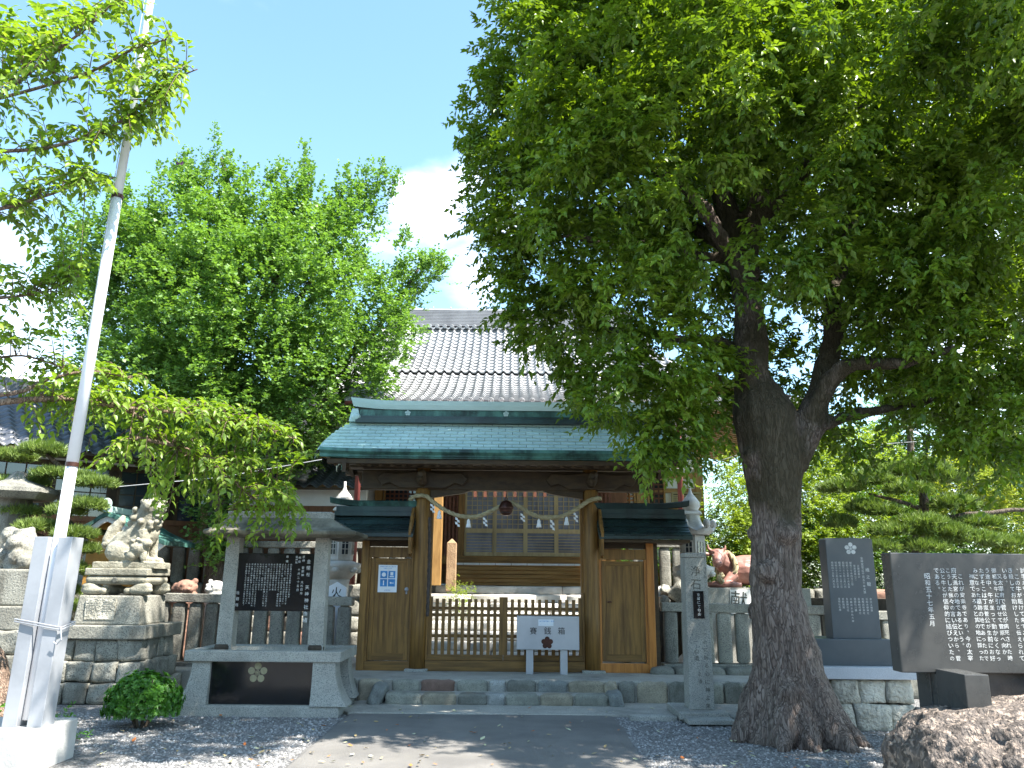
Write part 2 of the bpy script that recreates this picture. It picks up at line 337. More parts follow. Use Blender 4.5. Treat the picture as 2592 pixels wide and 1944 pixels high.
def bark(name, c1, c2, moss=None):
    m, t = new_mat(name); L = t.links.new
    geo = nd(t, 'ShaderNodeNewGeometry'); mpn = nd(t, 'ShaderNodeMapping'); mpn.inputs['Scale'].default_value = (1, 1, .22); L(geo.outputs['Position'], mpn.inputs[0])
    nw = nd(t, 'ShaderNodeTexNoise'); nw.inputs['Scale'].default_value = 6; nw.inputs['Detail'].default_value = 4; L(mpn.outputs[0], nw.inputs['Vector'])
    mxv = nd(t, 'ShaderNodeMix', data_type='RGBA', blend_type='LINEAR_LIGHT'); mxv.inputs['Factor'].default_value = .17; L(mpn.outputs[0], mxv.inputs['A']); L(nw.outputs['Color'], mxv.inputs['B'])
    v = nd(t, 'ShaderNodeTexVoronoi', feature='DISTANCE_TO_EDGE'); v.inputs['Scale'].default_value = 34; L(mxv.outputs['Result'], v.inputs['Vector'])
    r = nd(t, 'ShaderNodeMapRange'); r.inputs['From Max'].default_value = .26
    nr_ = nd(t, 'ShaderNodeTexNoise'); nr_.inputs['Scale'].default_value = 30; nr_.inputs['Detail'].default_value = 5; L(mpn.outputs[0], nr_.inputs['Vector'])
    mm_ = nd(t, 'ShaderNodeMath', operation='MULTIPLY_ADD'); mm_.inputs[1].default_value = .6; mm_.inputs[2].default_value = -.22; L(nr_.outputs['Fac'], mm_.inputs[0])
    ma_ = nd(t, 'ShaderNodeMath', operation='ADD'); L(v.outputs['Distance'], ma_.inputs[0]); L(mm_.outputs[0], ma_.inputs[1]); L(ma_.outputs[0], r.inputs['Value'])
    v2 = nd(t, 'ShaderNodeTexVoronoi', feature='F1'); v2.inputs['Scale'].default_value = 34; L(mxv.outputs['Result'], v2.inputs['Vector'])
    mx = nd(t, 'ShaderNodeMix', data_type='RGBA'); mx.inputs['A'].default_value = col(tuple(x * .42 for x in c1)); L(r.outputs[0], mx.inputs['Factor'])
    m3 = nd(t, 'ShaderNodeMix', data_type='RGBA'); m3.inputs['A'].default_value = col(c1); m3.inputs['B'].default_value = col(c2)
    sep = nd(t, 'ShaderNodeSeparateColor'); L(v2.outputs['Color'], sep.inputs[0]); L(sep.outputs[0], m3.inputs['Factor']); L(m3.outputs['Result'], mx.inputs['B'])
    c = mx.outputs['Result']
    if moss:
        sx = nd(t, 'ShaderNodeSeparateXYZ'); L(geo.outputs['Position'], sx.inputs[0])
        n = nd(t, 'ShaderNodeTexNoise'); n.inputs['Scale'].default_value = 1.7; n.inputs['Detail'].default_value = 6; L(geo.outputs['Position'], n.inputs['Vector'])
        zr = nd(t, 'ShaderNodeMapRange'); zr.inputs['From Min'].default_value = .9; zr.inputs['From Max'].default_value = 2.6; zr.inputs['To Min'].default_value = -.3; zr.inputs['To Max'].default_value = .14; L(sx.outputs['Z'], zr.inputs['Value'])
        ad_ = nd(t, 'ShaderNodeMath', operation='ADD'); L(n.outputs['Fac'], ad_.inputs[0]); L(zr.outputs[0], ad_.inputs[1])
        r5 = nd(t, 'ShaderNodeMapRange'); r5.inputs['From Min'].default_value = .5; r5.inputs['From Max'].default_value = .64; r5.inputs['To Max'].default_value = .8; L(ad_.outputs[0], r5.inputs['Value'])
        m5 = nd(t, 'ShaderNodeMix', data_type='RGBA'); m5.inputs['B'].default_value = col(moss); L(r5.outputs[0], m5.inputs['Factor']); L(c, m5.inputs['A']); c = m5.outputs['Result']
    b = nd(t, 'ShaderNodeBsdfPrincipled'); b.inputs['Roughness'].default_value = .9; b.inputs['Specular IOR Level'].default_value = .25; L(c, b.inputs['Base Color'])
    bp = nd(t, 'ShaderNodeBump'); bp.inputs['Strength'].default_value = .8; bp.inputs['Distance'].default_value = .02; L(r.outputs[0], bp.inputs['Height']); L(bp.outputs[0], b.inputs['Normal'])
    o = nd(t, 'ShaderNodeOutputMaterial'); L(b.outputs[0], o.inputs[0]); return m
K['bark'] = bark('camphor_bark', (.15, .11, .09), (.24, .19, .16), (.045, .038, .018))
K['bark2'] = bark('grey_brown_bark', (.11, .085, .065), (.17, .135, .105))
K['bark3'] = bark('cherry_bark', (.21, .14, .10), (.28, .2, .15))

# gravel
def gravel():
    m, t = new_mat('grey_gravel'); L = t.links.new
    geo = nd(t, 'ShaderNodeNewGeometry')
    v = nd(t, 'ShaderNodeTexVoronoi', feature='F1'); v.inputs['Scale'].default_value = 42; L(geo.outputs['Position'], v.inputs['Vector'])
    sep = nd(t, 'ShaderNodeSeparateColor'); L(v.outputs['Color'], sep.inputs[0])
    mx = nd(t, 'ShaderNodeMix', data_type='RGBA'); mx.inputs['A'].default_value = (.17, .165, .16, 1); mx.inputs['B'].default_value = (.38, .37, .36, 1); L(sep.outputs[0], mx.inputs['Factor'])
    r = nd(t, 'ShaderNodeMapRange'); r.inputs['From Min'].default_value = .0; r.inputs['From Max'].default_value = .75; r.inputs['To Min'].default_value = 1; r.inputs['To Max'].default_value = .35; L(v.outputs['Distance'], r.inputs['Value'])
    m2 = nd(t, 'ShaderNodeMix', data_type='RGBA', blend_type='MULTIPLY'); m2.inputs['Factor'].default_value = 1; L(mx.outputs['Result'], m2.inputs['A']); L(r.outputs[0], m2.inputs['B'])
    b = nd(t, 'ShaderNodeBsdfPrincipled'); b.inputs['Roughness'].default_value = .8; L(m2.outputs['Result'], b.inputs['Base Color'])
    bp = nd(t, 'ShaderNodeBump'); bp.invert = True; bp.inputs['Strength'].default_value = 1; bp.inputs['Distance'].default_value = .02; L(v.outputs['Distance'], bp.inputs['Height']); L(bp.outputs[0], b.inputs['Normal'])
    o = nd(t, 'ShaderNodeOutputMaterial'); L(b.outputs[0], o.inputs[0]); return m
K['gravel'] = gravel()

# ------------------------------------------------------------------ leaves
def nrm(a): return a / np.maximum(np.linalg.norm(a, axis=1, keepdims=True), 1e-9)
T4 = (np.array([(0, 0, 0), (.42, .5, .10), (1, 0, -.12), (.42, -.5, .10)]), [(0, 1, 2), (0, 2, 3)])
T8 = (np.array([(0, 0, 0), (.28, .46, .10), (.66, .38, .03), (1, 0, -.22), (.66, -.38, .03), (.28, -.46, .10), (.3, 0, 0), (.68, 0, -.07)]),
      [(0, 6, 1), (1, 6, 7), (1, 7, 2), (2, 7, 3), (0, 5, 6), (5, 4, 7), (5, 7, 6), (4, 3, 7)])
TFAN = (np.array([(0, 0, 0), (.8, .55, .08), (1, 0, 0), (.8, -.55, .08)]), [(0, 1, 2), (0, 2, 3)])
TNEE = (np.array([(0, .5, 0), (1, 0, 0), (0, -.5, 0)]), [(0, 1, 2)])
def leaf_mesh(name, P, D, N, L, width, mat, parent, tpl=T4, tint=None, kind='stuff', **k):
    T, F = tpl; n = len(P); D = nrm(D); N = nrm(N - D * (N * D).sum(1, keepdims=True)); B = np.cross(N, D)
    L = np.broadcast_to(np.asarray(L, float), (n,))[:, None, None]
    w = np.broadcast_to(np.asarray(width, float), (n,))[:, None]
    V = P[:, None, :] + L * (T[None, :, 0, None] * D[:, None, :] + (T[None, :, 1] * w)[:, :, None] * B[:, None, :] + T[None, :, 2, None] * N[:, None, :])
    kv = len(T); Fa = np.array(F); nf = len(Fa)
    idx = (np.arange(n)[:, None, None] * kv + Fa[None]).reshape(-1)
    org = ORG[parent.name] if parent is not None else Vector(P.mean(0))
    V = V.reshape(-1, 3) - np.array(org)
    me = bpy.data.meshes.new(name); me.vertices.add(len(V)); me.vertices.foreach_set('co', V.ravel().astype(np.float32))
    me.loops.add(len(idx)); me.loops.foreach_set('vertex_index', idx.astype(np.int32))
    npoly = n * nf; me.polygons.add(npoly); me.polygons.foreach_set('loop_start', np.arange(npoly, dtype=np.int32) * 3)
    me.update(calc_edges=True)
    if tint is None: tint = rng.random(n)
    a = me.attributes.new('tint', 'FLOAT', 'POINT'); a.data.foreach_set('value', np.repeat(tint, kv).astype(np.float32))
    return put(name, me, mat, parent, org, kind=kind, **k)
def shell(ells, per, smin=.55, smax=1.05):
    "clump centres on and in a set of ellipsoids, with outward directions; ells: (centre, radii, weight)"
    C = []; O = []
    for c, r, w in ells:
        m = max(1, int(per * w)); d = nrm(rng.normal(size=(m, 3))); s = (smin + (smax - smin) * rng.random(m) ** .6)[:, None]
        C.append(np.array(c) + d * s * np.array(r)); O.append(nrm(d / np.array(r)))
    return np.concatenate(C), np.concatenate(O)
def sprays(C, O, k, tl, lpt, ll, wid=.4, up=.25, droop=.25, spread=.75, down=.25, jit=.1, tpl=T4, tshade=None):
    m = len(C); n = m * k
    d = nrm(np.repeat(O, k, 0) + rng.normal(size=(n, 3)) * spread + np.array([0, 0, up]))
    base = np.repeat(C, k, 0) + rng.normal(size=(n, 3)) * jit
    ln = tl * (.6 + .8 * rng.random(n))
    t = (np.arange(lpt) + .5) / lpt * .85 + .15
    t = t[None, :] + rng.normal(size=(n, lpt)) * .03
    pos = base[:, None, :] + d[:, None, :] * (t * ln[:, None])[:, :, None]; pos[:, :, 2] -= droop * (t ** 2) * ln[:, None]
    pos = pos.reshape(-1, 3); dd = np.repeat(d, lpt, 0); N_ = len(pos)
    side = nrm(np.cross(dd, np.array([0, 0, 1.0]) + rng.normal(size=(N_, 3)) * .35)); sg = np.where(np.tile(np.arange(lpt) % 2, n) == 0, 1, -1)[:, None]
    ax = nrm(dd * (.55 + .3 * rng.random((N_, 1))) + side * sg * (.75 + .3 * rng.random((N_, 1))) + rng.normal(size=(N_, 3)) * .28 - np.array([0, 0, down]))
    nn = nrm(np.array([0, 0, 1.0]) + dd * .15 + rng.normal(size=(N_, 3)) * .42)
    L = ll * (.65 + .6 * rng.random(N_)); tint = np.clip(np.repeat(np.repeat(rng.random(m), k), lpt) * .45 + rng.random(N_) * .55, 0, 1)
    return pos, ax, nn, L, tint
def crown(name, parent, mat, C, O, k, tl, lpt, ll, wid=.42, tpl=T4, **kw):
    p, a, n, L, t = sprays(C, O, k, tl, lpt, ll, **kw); return leaf_mesh(name, p, a, n, L, wid, mat, parent, tpl, t)
def wiggle(pts, n=6, amp=.06):
    pts = [Vector(p) for p in pts]; out = []
    for i in range(len(pts) - 1):
        p0 = pts[max(i - 1, 0)]; p1 = pts[i]; p2 = pts[i + 1]; p3 = pts[min(i + 2, len(pts) - 1)]
        for j in range(n):
            t = j / n
            q = .5 * ((2 * p1) + (p2 - p0) * t + (2 * p0 - 5 * p1 + 4 * p2 - p3) * t * t + (3 * p1 - p0 - 3 * p2 + p3) * t ** 3)
            out.append(q + noise.noise_vector(q * 1.7) * amp)
    out.append(pts[-1]); return out
def limb(mb, pts, r0, r1, n=5, amp=.06, seg=9):
    w = wiggle(pts, n, amp); m = len(w) - 1
    mb.tube(w, [r0 + (r1 - r0) * (i / m) ** .8 for i in range(m + 1)], seg)
    return w

# ------------------------------------------------------------------ lettering
GL = {}
def glyph(ch):
    if ch not in GL:
        cu = bpy.data.curves.new('g', 'FONT'); cu.body = ch; cu.size = 1; cu.resolution_u = 2; cu.align_x = 'CENTER'; cu.offset = 0
        ob = bpy.data.objects.new('g', cu); COL.objects.link(ob); dg = bpy.context.evaluated_depsgraph_get()
        me = bpy.data.meshes.new_from_object(ob.evaluated_get(dg)); V = [(v.co.x, v.co.y) for v in me.vertices]; F = [tuple(p.vertices) for p in me.polygons]
        bpy.data.objects.remove(ob); bpy.data.meshes.remove(me); bpy.data.curves.remove(cu); GL[ch] = (V, F)
    return GL[ch]
def vtext(mb, text, x, ztop, y, size, pitch=None, lean=0, sx=1, brush=0, horizontal=False, sk=0):
    "characters one below the other on a face looking towards -Y, x = column centre"
    pitch = pitch or size * 1.12
    for i, ch in enumerate(text):
        if ch in ' 　': continue
        V, F = glyph(ch)
        cx = x + (i * pitch if horizontal else 0); cz = ztop - size * .5 - (0 if horizontal else i * pitch)
        dx = dz = 0; s_ = size; a = 0
        if brush: dx = random.uniform(-1, 1) * size * .04 * brush; s_ = size * random.uniform(.88, 1.08); a = random.uniform(-.09, .09) * brush
        if ch in '、。' and not horizontal: dx += size * .5; dz += size * .5
        ca, sa = math.cos(a), math.sin(a)
        vs = []
        for u, v in V:
            v -= .38; u, v = u * ca - v * sa, u * sa + v * ca
            xx = cx + dx + u * s_ * sx; zz = cz + dz + v * s_ + u * s_ * sk
            vs.append((xx + (zz - ztop) * lean, y, zz))
        mb.add(vs, F)
def plum(mb, cx, cz, y, r, pr, t=.004, inner=True):
    for k in range(5):
        a = math.pi / 2 + k * 2 * math.pi / 5
        mb.lathe([(pr, 0), (pr, -t)], (cx + r * math.cos(a), y, cz + r * math.sin(a)), 16, 'Y')
    if inner:
        mb.lathe([(r * .16, 0), (r * .16, -t)], (cx, y, cz), 8, 'Y')
        for k in range(10):
            a = math.pi / 2 + (k + .5) * math.pi / 5; c, s_ = math.cos(a), math.sin(a)
            mb.bar((cx + c * r * .2, y - t / 2, cz + s_ * r * .2), (cx + c * r * .42, y - t / 2, cz + s_ * r * .42), t, .1 * r, (-s_, 0, c))
# =================================================================== ground
def piece(name, me, parent, loc, rot=None, scale=None, mat=None, **k):
    o = put(name, me, mat, parent, loc, **k)
    if rot is not None: o.rotation_euler = rot if not isinstance(rot, Matrix) else rot.to_euler()
    if scale is not None: o.scale = scale
    return o
def prect(name, x0, x1, y0, y1, z, mat, **k):
    mb = MB(); mb.sheet([[(x0, y0, z), (x1, y0, z)], [(x0, y1, z), (x1, y1, z)]])
    return mb.build(name, mat, fix=True, **k)
g_ = MB(); g_.sheet([[(-600, -300, 0), (600, -300, 0)], [(-600, 900, 0), (600, 900, 0)]])
g_.build('ground', K['gravel'], kind='structure', loc=(0, 0, 0))
# asphalt path, slightly irregular edges
mb = MB(); rows = []
for i in range(60):
    y = -3 + i * 13.35 / 59
    xs = [-1.95 + .03 * noise.noise((0, y * 2, 0)), -1.93 + .02, -.7, .5, 1.15, 1.24 + .02 * noise.noise((5, y * 2, 0)) + max(0, y - 8) * .04]
    rows.append([(x, y, (.016 if 0 < j < 5 else .0) + .006 * noise.noise((x, y, 3))) for j, x in enumerate(xs)])
mb.sheet(rows).build('asphalt_path', K['asphalt'], loc=(0, 0, 0), kind='structure')
# pale concrete apron in front of the steps
mb = MB(); mb.prism([(-2.15, 10.62), (-1.95, 10.3), (1.45, 10.32), (1.5, 10.2), (3.1, 10.2), (3.1, 11.35), (-1.9, 11.35), (-2.25, 11.1)], -.02, .03, 'XY')
mb.build('concrete_apron', K['concrete'], loc=(0, 0, 0), kind='structure', bev=.008)
kb = put('kerb', None, None, None, (2.1, 10.1, 0), kind='structure')
km = rough_block(.56, .12, .09, .2, .012, 1, name='kerb_stone')
for i in range(3): piece('kerb_stone', km, kb, (1.72 + i * .57, 10.1, .02), (0, 0, random.uniform(-.03, .03)), mat=K['granite'])
# gravel pebbles near the camera that stand out from the sheet
def pebbles():
    n = 26000; X = rng.uniform(-6, 5.2, n); Y = 6.6 + 4.2 * rng.random(n) ** 1.0
    keep = ~((X > -1.97) & (X < 1.27)) & ~((X > 2.6) & (X < 5.2) & (Y > 5) & (Y < 7.4)) & ~((X < -3.5) & (Y < 8)) & (Y < 10.25)
    X, Y = X[keep], Y[keep]; n = len(X); s = .007 + .011 * rng.random(n)
    T = np.array([(1, 0, 0), (0, 1, 0), (-1, 0, 0), (0, -1, 0), (0, 0, .8)]); F = np.array([(0, 1, 4), (1, 2, 4), (2, 3, 4), (3, 0, 4)])
    a = rng.random(n) * 6.28; c, s_ = np.cos(a), np.sin(a)
    V = np.empty((n, 5, 3)); e = .6 + .8 * rng.random((n, 5))
    V[:, :, 0] = X[:, None] + s[:, None] * e * (T[None, :, 0] * c[:, None] - T[None, :, 1] * s_[:, None])
    V[:, :, 1] = Y[:, None] + s[:, None] * e * (T[None, :, 0] * s_[:, None] + T[None, :, 1] * c[:, None])
    V[:, :, 2] = .001 + s[:, None] * T[None, :, 2] * e
    m, t = new_mat('loose_pebbles'); at_ = nd(t, 'ShaderNodeAttribute', attribute_name='tint'); mx = nd(t, 'ShaderNodeMix', data_type='RGBA')
    mx.inputs['A'].default_value = (.17, .165, .16, 1); mx.inputs['B'].default_value = (.40, .39, .38, 1); t.links.new(at_.outputs['Fac'], mx.inputs['Factor'])
    b = nd(t, 'ShaderNodeBsdfPrincipled'); b.inputs['Roughness'].default_value = .75; t.links.new(mx.outputs['Result'], b.inputs['Base Color'])
    o = nd(t, 'ShaderNodeOutputMaterial'); t.links.new(b.outputs[0], o.inputs[0])
    idx = (np.arange(n)[:, None, None] * 5 + F[None]).reshape(-1); me = bpy.data.meshes.new('gravel_stones'); me.vertices.add(n * 5); me.vertices.foreach_set('co', V.reshape(-1).astype(np.float32))
    me.loops.add(len(idx)); me.loops.foreach_set('vertex_index', idx.astype(np.int32)); me.polygons.add(n * 4); me.polygons.foreach_set('loop_start', np.arange(n * 4, dtype=np.int32) * 3); me.update(calc_edges=True)
    at2 = me.attributes.new('tint', 'FLOAT', 'POINT'); at2.data.foreach_set('value', np.repeat(rng.random(n) ** 1.5, 5).astype(np.float32))
    put('gravel_stones', me, m, None, (0, 0, 0), 'loose grey gravel stones spread over the forecourt', 'gravel', kind='stuff')
pebbles()
# ------------------------------------------------------------------ front terrace with field stones
TZ = .30
tr = put('terrace', None, None, None, (0, 12, 0), kind='structure')
MB().prism([(-2.75, 11.34), (3.6, 11.34), (3.6, 13.6), (-6.5, 13.6), (-6.5, 12.2), (-2.75, 12.2)], 0, TZ, 'XY').build('terrace_floor', K['concrete'], tr, bev=.02)
STM = [rough_block(1, 1, 1, .2, .05, i, 5, 'stone') for i in range(5)]
def stone(parent, x0, x1, yc, z0, z1, d, mat, i=None, name='stone'):
    i = random.randrange(5) if i is None else i
    me = STC.setdefault((i, mat), None)
    if me is None: me = STM[i].copy(); me.materials.clear(); me.materials.append(K[mat]); STC[(i, mat)] = me
    return piece(name, me, parent, ((x0 + x1) / 2, yc, (z0 + z1) / 2), (0, random.choice((0, math.pi)), random.uniform(-.04, .04)), (x1 - x0, d, z1 - z0))
def P_(px, Y): return at(px, 1760, Y).x
# upper riser row; source pixel joints
J = [(880, 'f_dark'), (905, 'f_tan'), (972, None), (992, 'f_grey'), (1064, 'f_red'), (1153, 'f_grey'), (1236, 'f_pale'), (1281, 'f_dark'), (1358, 'f_blue'), (1438, 'f_tan'), (1532, 'f_tan'), (1562, 'f_dark'), (1608, 'f_tan'), (1690, 'f_dark'), (1745, 'f_dark'), (1800, 'f_grey'), (1830, 'f_dark'), (1880, None)]
for (a, m_), (b, _) in zip(J, J[1:]):
    if m_ is None: continue
    big = a >= 1532 or a < 980
    stone(tr, P_(a, 11.38) + .008, P_(b, 11.38) - .008, 11.40, -.03 if big else .1, TZ - .005, .24, m_)
J = [(976, 'f_grey'), (1067, 'f_tan'), (1158, 'f_dark'), (1234, 'f_pale'), (1280, 'f_grey'), (1366, 'f_tan'), (1452, 'f_grey'), (1542, None)]
for (a, m_), (b, _) in zip(J, J[1:]):
    if m_: stone(tr, P_(a, 11.05) + .006, P_(b, 11.05) - .006, 11.08, .0, .165, .22, m_)
MB().box(P_(980, 11.2), P_(1540, 11.2), 11.02, 11.36, .02, .155).build('lower_step', K['concrete'], tr, bev=.01)
for (px, m_, h) in ((955, 'f_blue', .27), (1558, 'f_blue', .2)):
    o = stone(tr, P_(px - 18, 11.05), P_(px + 18, 11.05), 11.12, -.02, h, .42, m_); o.rotation_euler = (0, (.35 if px < 1200 else -.2), 0)
stone(tr, P_(1530, 11.3), P_(1562, 11.3), 11.34, .12, .28, .2, 'f_tan')
# ------------------------------------------------------------------ inner ground, stairs, hall terrace
MB().box(-9, 9, 13.6, 30, -.2, .12).build('inner_court', K['concrete'], loc=(0, 0, 0), kind='structure')
HZ = 1.5
ht = put('hall_terrace', None, None, None, (0, 15, 0), kind='structure')
MB().box(-9, -2.1, 15.2, 30, .1, HZ).box(2.1, 9, 15.2, 30, .1, HZ).box(-2.1, 2.1, 16.1, 30, .1, HZ - .006).build('terrace_body', K['old_stone'], ht)
random.seed(21)
for sx in (-1, 1):
    z = .12
    for r in range(5):
        x = 2.15
        while x < 8.2:
            w = random.uniform(.3, .6); stone(ht, sx * x if sx > 0 else -(x + w), sx * (x + w) if sx > 0 else -x, 15.12, z, z + .29, .36, 'redstone' if random.random() < .25 else 'old_stone'); x += w + .01
        z += .275
st = thing('stone_stairs', 'weathered pale stone stairs climbing to the shrine hall behind the lattice gate', 'stairs', (0, 14.8, .12))
for k in range(9):
    z1 = HZ - .153 * k; y0 = 16.1 - .27 * (k) - .27
    xs = [-2.0, -1.1 + (k * .37) % .9, .55 + (k * .53) % .7, 2.0]
    if k == 0: xs = [-1.45, 1.02 + 0 * k, 2.0]
    for a, b in zip(xs, xs[1:]):
        me = rough_block(b - a - .012, .36, .153, .12, .012, k + int(a * 7), 3, 'step'); me.materials.append(K['pale_stone'])
        piece('step', me, st, ((a + b) / 2, y0 + .17, z1 - .078))
MB().box(-1.98, 1.98, 14.2, 16.1, .1, .3).prism([(-1.0, 0), (0, 0), (0, 1.2)], 0, 0) if False else None
mb = MB(); mb.prism([(13.95, .12), (16.2, .12), (16.2, 1.42)], -1.97, 1.97, 'YZ'); mb.build('stair_core', K['old_stone'], st)
for sx in (-1, 1):
    mb = MB(); mb.prism([(13.7, .12), (15.3, .12), (15.3, 1.62), (15.15, 1.62), (13.7, .5)], sx * 2.02, sx * 2.22, 'YZ'); mb.build('side_slab', K['pale_stone'], st, bev=.01)

# =================================================================== shrine gate
GY = 12.35; GX = at(1277, 1400, GY).x; PR = .118
PXL = at(1062, 1500, GY).x; PXR = at(1498, 1500, GY).x
zy = lambda y, Y, x=1277: at(x, y, Y).z
gate = thing('shrine_gate', 'wooden shrine gate with a pale green copper roof and round pillars above the steps', 'gate', (GX, GY, TZ))
ZB = zy(1690, GY)
for px_ in (PXL, PXR):
    MB().lathe([(PR * 1.02, TZ - .02), (PR * 1.02, 1), (PR, 2), (PR * .97, 3.42)], (px_, GY, 0), 24).build('pillar', K['wood'], gate, smooth=True)
    MB().box(px_ - .17, px_ + .17, GY - .17, GY + .17, TZ - .01, TZ + .035).build('pillar_base', K['granite'], gate, bev=.01)
    for yy in (GY + .95,):
        MB().box(px_ - .08, px_ + .08, yy - .08, yy + .08, TZ, 3.1).build('rear_post', K['wood'], gate, bev=.01)
    for zz in (2.35,):
        MB().box(px_ - .045, px_ + .045, GY + .08, GY + 1.1, zz, zz + .17).build('tie_beam', K['woodh'], gate, bev=.01)
ZL0 = zy(1243, GY)          # underside of the lintel
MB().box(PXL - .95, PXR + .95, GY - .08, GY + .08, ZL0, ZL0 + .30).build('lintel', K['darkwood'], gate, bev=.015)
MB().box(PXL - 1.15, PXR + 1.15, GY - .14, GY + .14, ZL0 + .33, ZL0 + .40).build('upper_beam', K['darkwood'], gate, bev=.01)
mb = MB(); mb.prism([(PXL + .12, ZL0), (PXL + .75, ZL0), (PXL + .6, ZL0 - .05), (PXL + .35, ZL0 - .085), (PXL + .12, ZL0 - .12)], GY - .06, GY + .06)
mb.prism([(PXR - .12, ZL0), (PXR - .75, ZL0), (PXR - .6, ZL0 - .05), (PXR - .35, ZL0 - .085), (PXR - .12, ZL0 - .12)], GY - .06, GY + .06)
mb.build('lintel_bracket', K['darkwood'], gate)
# brackets with carved nosings
for px_ in (PXL, PXR):
    for s_ in (-1, 1):
        mb = MB(); x0 = px_
        mb.prism([(x0, ZL0 + .02), (x0 + s_ * .35, ZL0 + .02), (x0 + s_ * .5, ZL0 + .10), (x0 + s_ * .62, ZL0 + .06), (x0 + s_ * .70, ZL0 + .16), (x0 + s_ * .6, ZL0 + .26), (x0 + s_ * .4, ZL0 + .24), (x0, ZL0 + .28)], GY - .16, GY - .10)
        mb.build('carved_nosing', K['darkwood'], gate, bev=.01)
    mb = MB(); mb.tbox((px_, GY - .02), (.12, .12), (.2, .2), ZL0 + .40, ZL0 + .52).box(px_ - .4, px_ + .4, GY - .05, GY + .05, ZL0 + .52, ZL0 + .62)
    mb.build('bracket_block', K['darkwood'], gate, bev=.008)
    mb = MB(); mb.tube([(px_, GY - .1, ZL0 + .10), (px_, GY - .3, ZL0 + .14), (px_ + .02, GY - .42, ZL0 + .22), (px_, GY - .46, ZL0 + .13), (px_, GY - .38, ZL0 + .06)], [.075, .08, .06, .045, .03], 10)
    mb.ball((px_, GY - .40, ZL0 + .2), (.06, .07, .06)); mb.build('carved_beast_head', K['darkwood'], gate, remesh=.014)
# roof -----------------------------------------------------------
EY = 11.60; RY = 12.38; EZ = zy(1141, EY) ; RZ = zy(1072, RY)
HB, HT = 2.74, 2.40
def rprof(s):     # s 0 at the eave .. 1 at the ridge, slightly bellied
    return EY + (RY - EY) * s, EZ + (RZ - EZ) * (s ** 1.08 * .9 + .1 * math.sin(s * math.pi / 2))
def hw(s): return HB - (HB - HT) * s ** 2.1
NR = 9
roof = MB()
for side in (1, -1):
    rows = []
    for i in range(13):
        s = i / 12; y, z = rprof(s); y = y if side == 1 else 2 * RY - y
        rows.append([(GX - hw(s) * .995, y, z - .02), (GX + hw(s) * .995, y, z - .02)])
    roof.sheet(rows)
    rows = [[(a[0], a[1], a[2] - .085) for a in r] for r in rows]; roof.sheet(rows)
ro = roof.build('roof', K['copperd'], gate, fix=False)
def shin(w=1.0, l=.2):
    mb = MB(); g_ = .035 * w; mb.add([(0, 0, .020), (w - g_, 0, .020), (w - g_, l, .0), (0, l, .0), (0, .0, -.004), (w - g_, 0, -.004)], [(0, 1, 2, 3), (4, 5, 1, 0), (0, 3, 4), (1, 5, 2)])
    me = mb.mesh('shingle'); me.materials.append(K['copper']); return me
shm = shin()
random.seed(5)
for j in range(NR):
    s0 = j / NR; s1 = (j + 1) / NR; y0, z0 = rprof(s0); y1, z1 = rprof(s1)
    ln = math.hypot(y1 - y0, z1 - z0); sl = math.atan2(z1 - z0, y1 - y0); h = hw(s0); n = 26
    w = 2 * HB / n; br = [-h]; x = -HB + (w / 2 if j % 2 else 0)
    while x < h - .05:
        if x > -h + .05: br.append(x + random.uniform(-.01, .01))
        x += w
    br.append(h)
    for a, b in zip(br, br[1:]):
        piece('shingle', shm, ro, (GX + a, y0 - .004, z0), (sl, 0, random.uniform(-.004, .004)), ((b - a), ln * 1.1 / .2, 1))
# rear slope shingles are one sheet above; eave fascia
def eave_pts(off_y=0, off_z=0, n=24, side=1, up=.10):
    out = []
    for i in range(n + 1):
        u = -1 + 2 * i / n; lift = up * max(0, (abs(u) - .72) / .28) ** 2
        out.append((GX + u * (HB + .005), (EY if side == 1 else 2 * RY - EY) + off_y * side, EZ + off_z + lift * .25))
    return out
for side in (1, -1):
    mb = MB(); a = eave_pts(-.02, .012, side=side); b = eave_pts(-.035, -.035, side=side); c = eave_pts(.02, -.075, side=side); d = eave_pts(.02, -.125, side=side); e = eave_pts(.10, -.125, side=side)
    mb.sheet([a, b, c, d, e]); mb.build('eave_fascia', K['copperd'], gate, fix=False)
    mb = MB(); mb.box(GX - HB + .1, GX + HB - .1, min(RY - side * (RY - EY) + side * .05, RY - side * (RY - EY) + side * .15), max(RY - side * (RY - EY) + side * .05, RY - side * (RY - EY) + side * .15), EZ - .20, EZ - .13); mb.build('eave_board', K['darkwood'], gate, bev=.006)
rf = MB(); rf.bar((0, 0, 0), (0, .80, .42), .055, .07); rfm = rf.mesh('rafter'); rfm.materials.append(K['darkwood'])
for i in range(31):
    x = GX - HB + .22 + i * (2 * HB - .44) / 30
    piece('rafter', rfm, gate, (x, EY + .10, EZ - .20)); piece('rafter', rfm, gate, (x, 2 * RY - EY - .10, EZ - .20), (0, 0, math.pi))
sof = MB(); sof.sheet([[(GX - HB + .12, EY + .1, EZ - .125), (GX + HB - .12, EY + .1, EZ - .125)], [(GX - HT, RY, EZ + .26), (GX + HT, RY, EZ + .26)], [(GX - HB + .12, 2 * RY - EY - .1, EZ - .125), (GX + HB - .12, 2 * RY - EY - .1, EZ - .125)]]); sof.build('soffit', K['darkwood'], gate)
for y_ in (GY - .42, GY + .42):
    MB().box(GX - HB + .35, GX + HB - .35, y_ - .05, y_ + .05, EZ - .18, EZ - .07).build('purlin', K['darkwood'], gate, bev=.008)
MB().box(GX - HT + .3, GX + HT - .3, RY - .05, RY + .05, EZ + .02, EZ + .26).build('ridge_beam', K['darkwood'], gate)
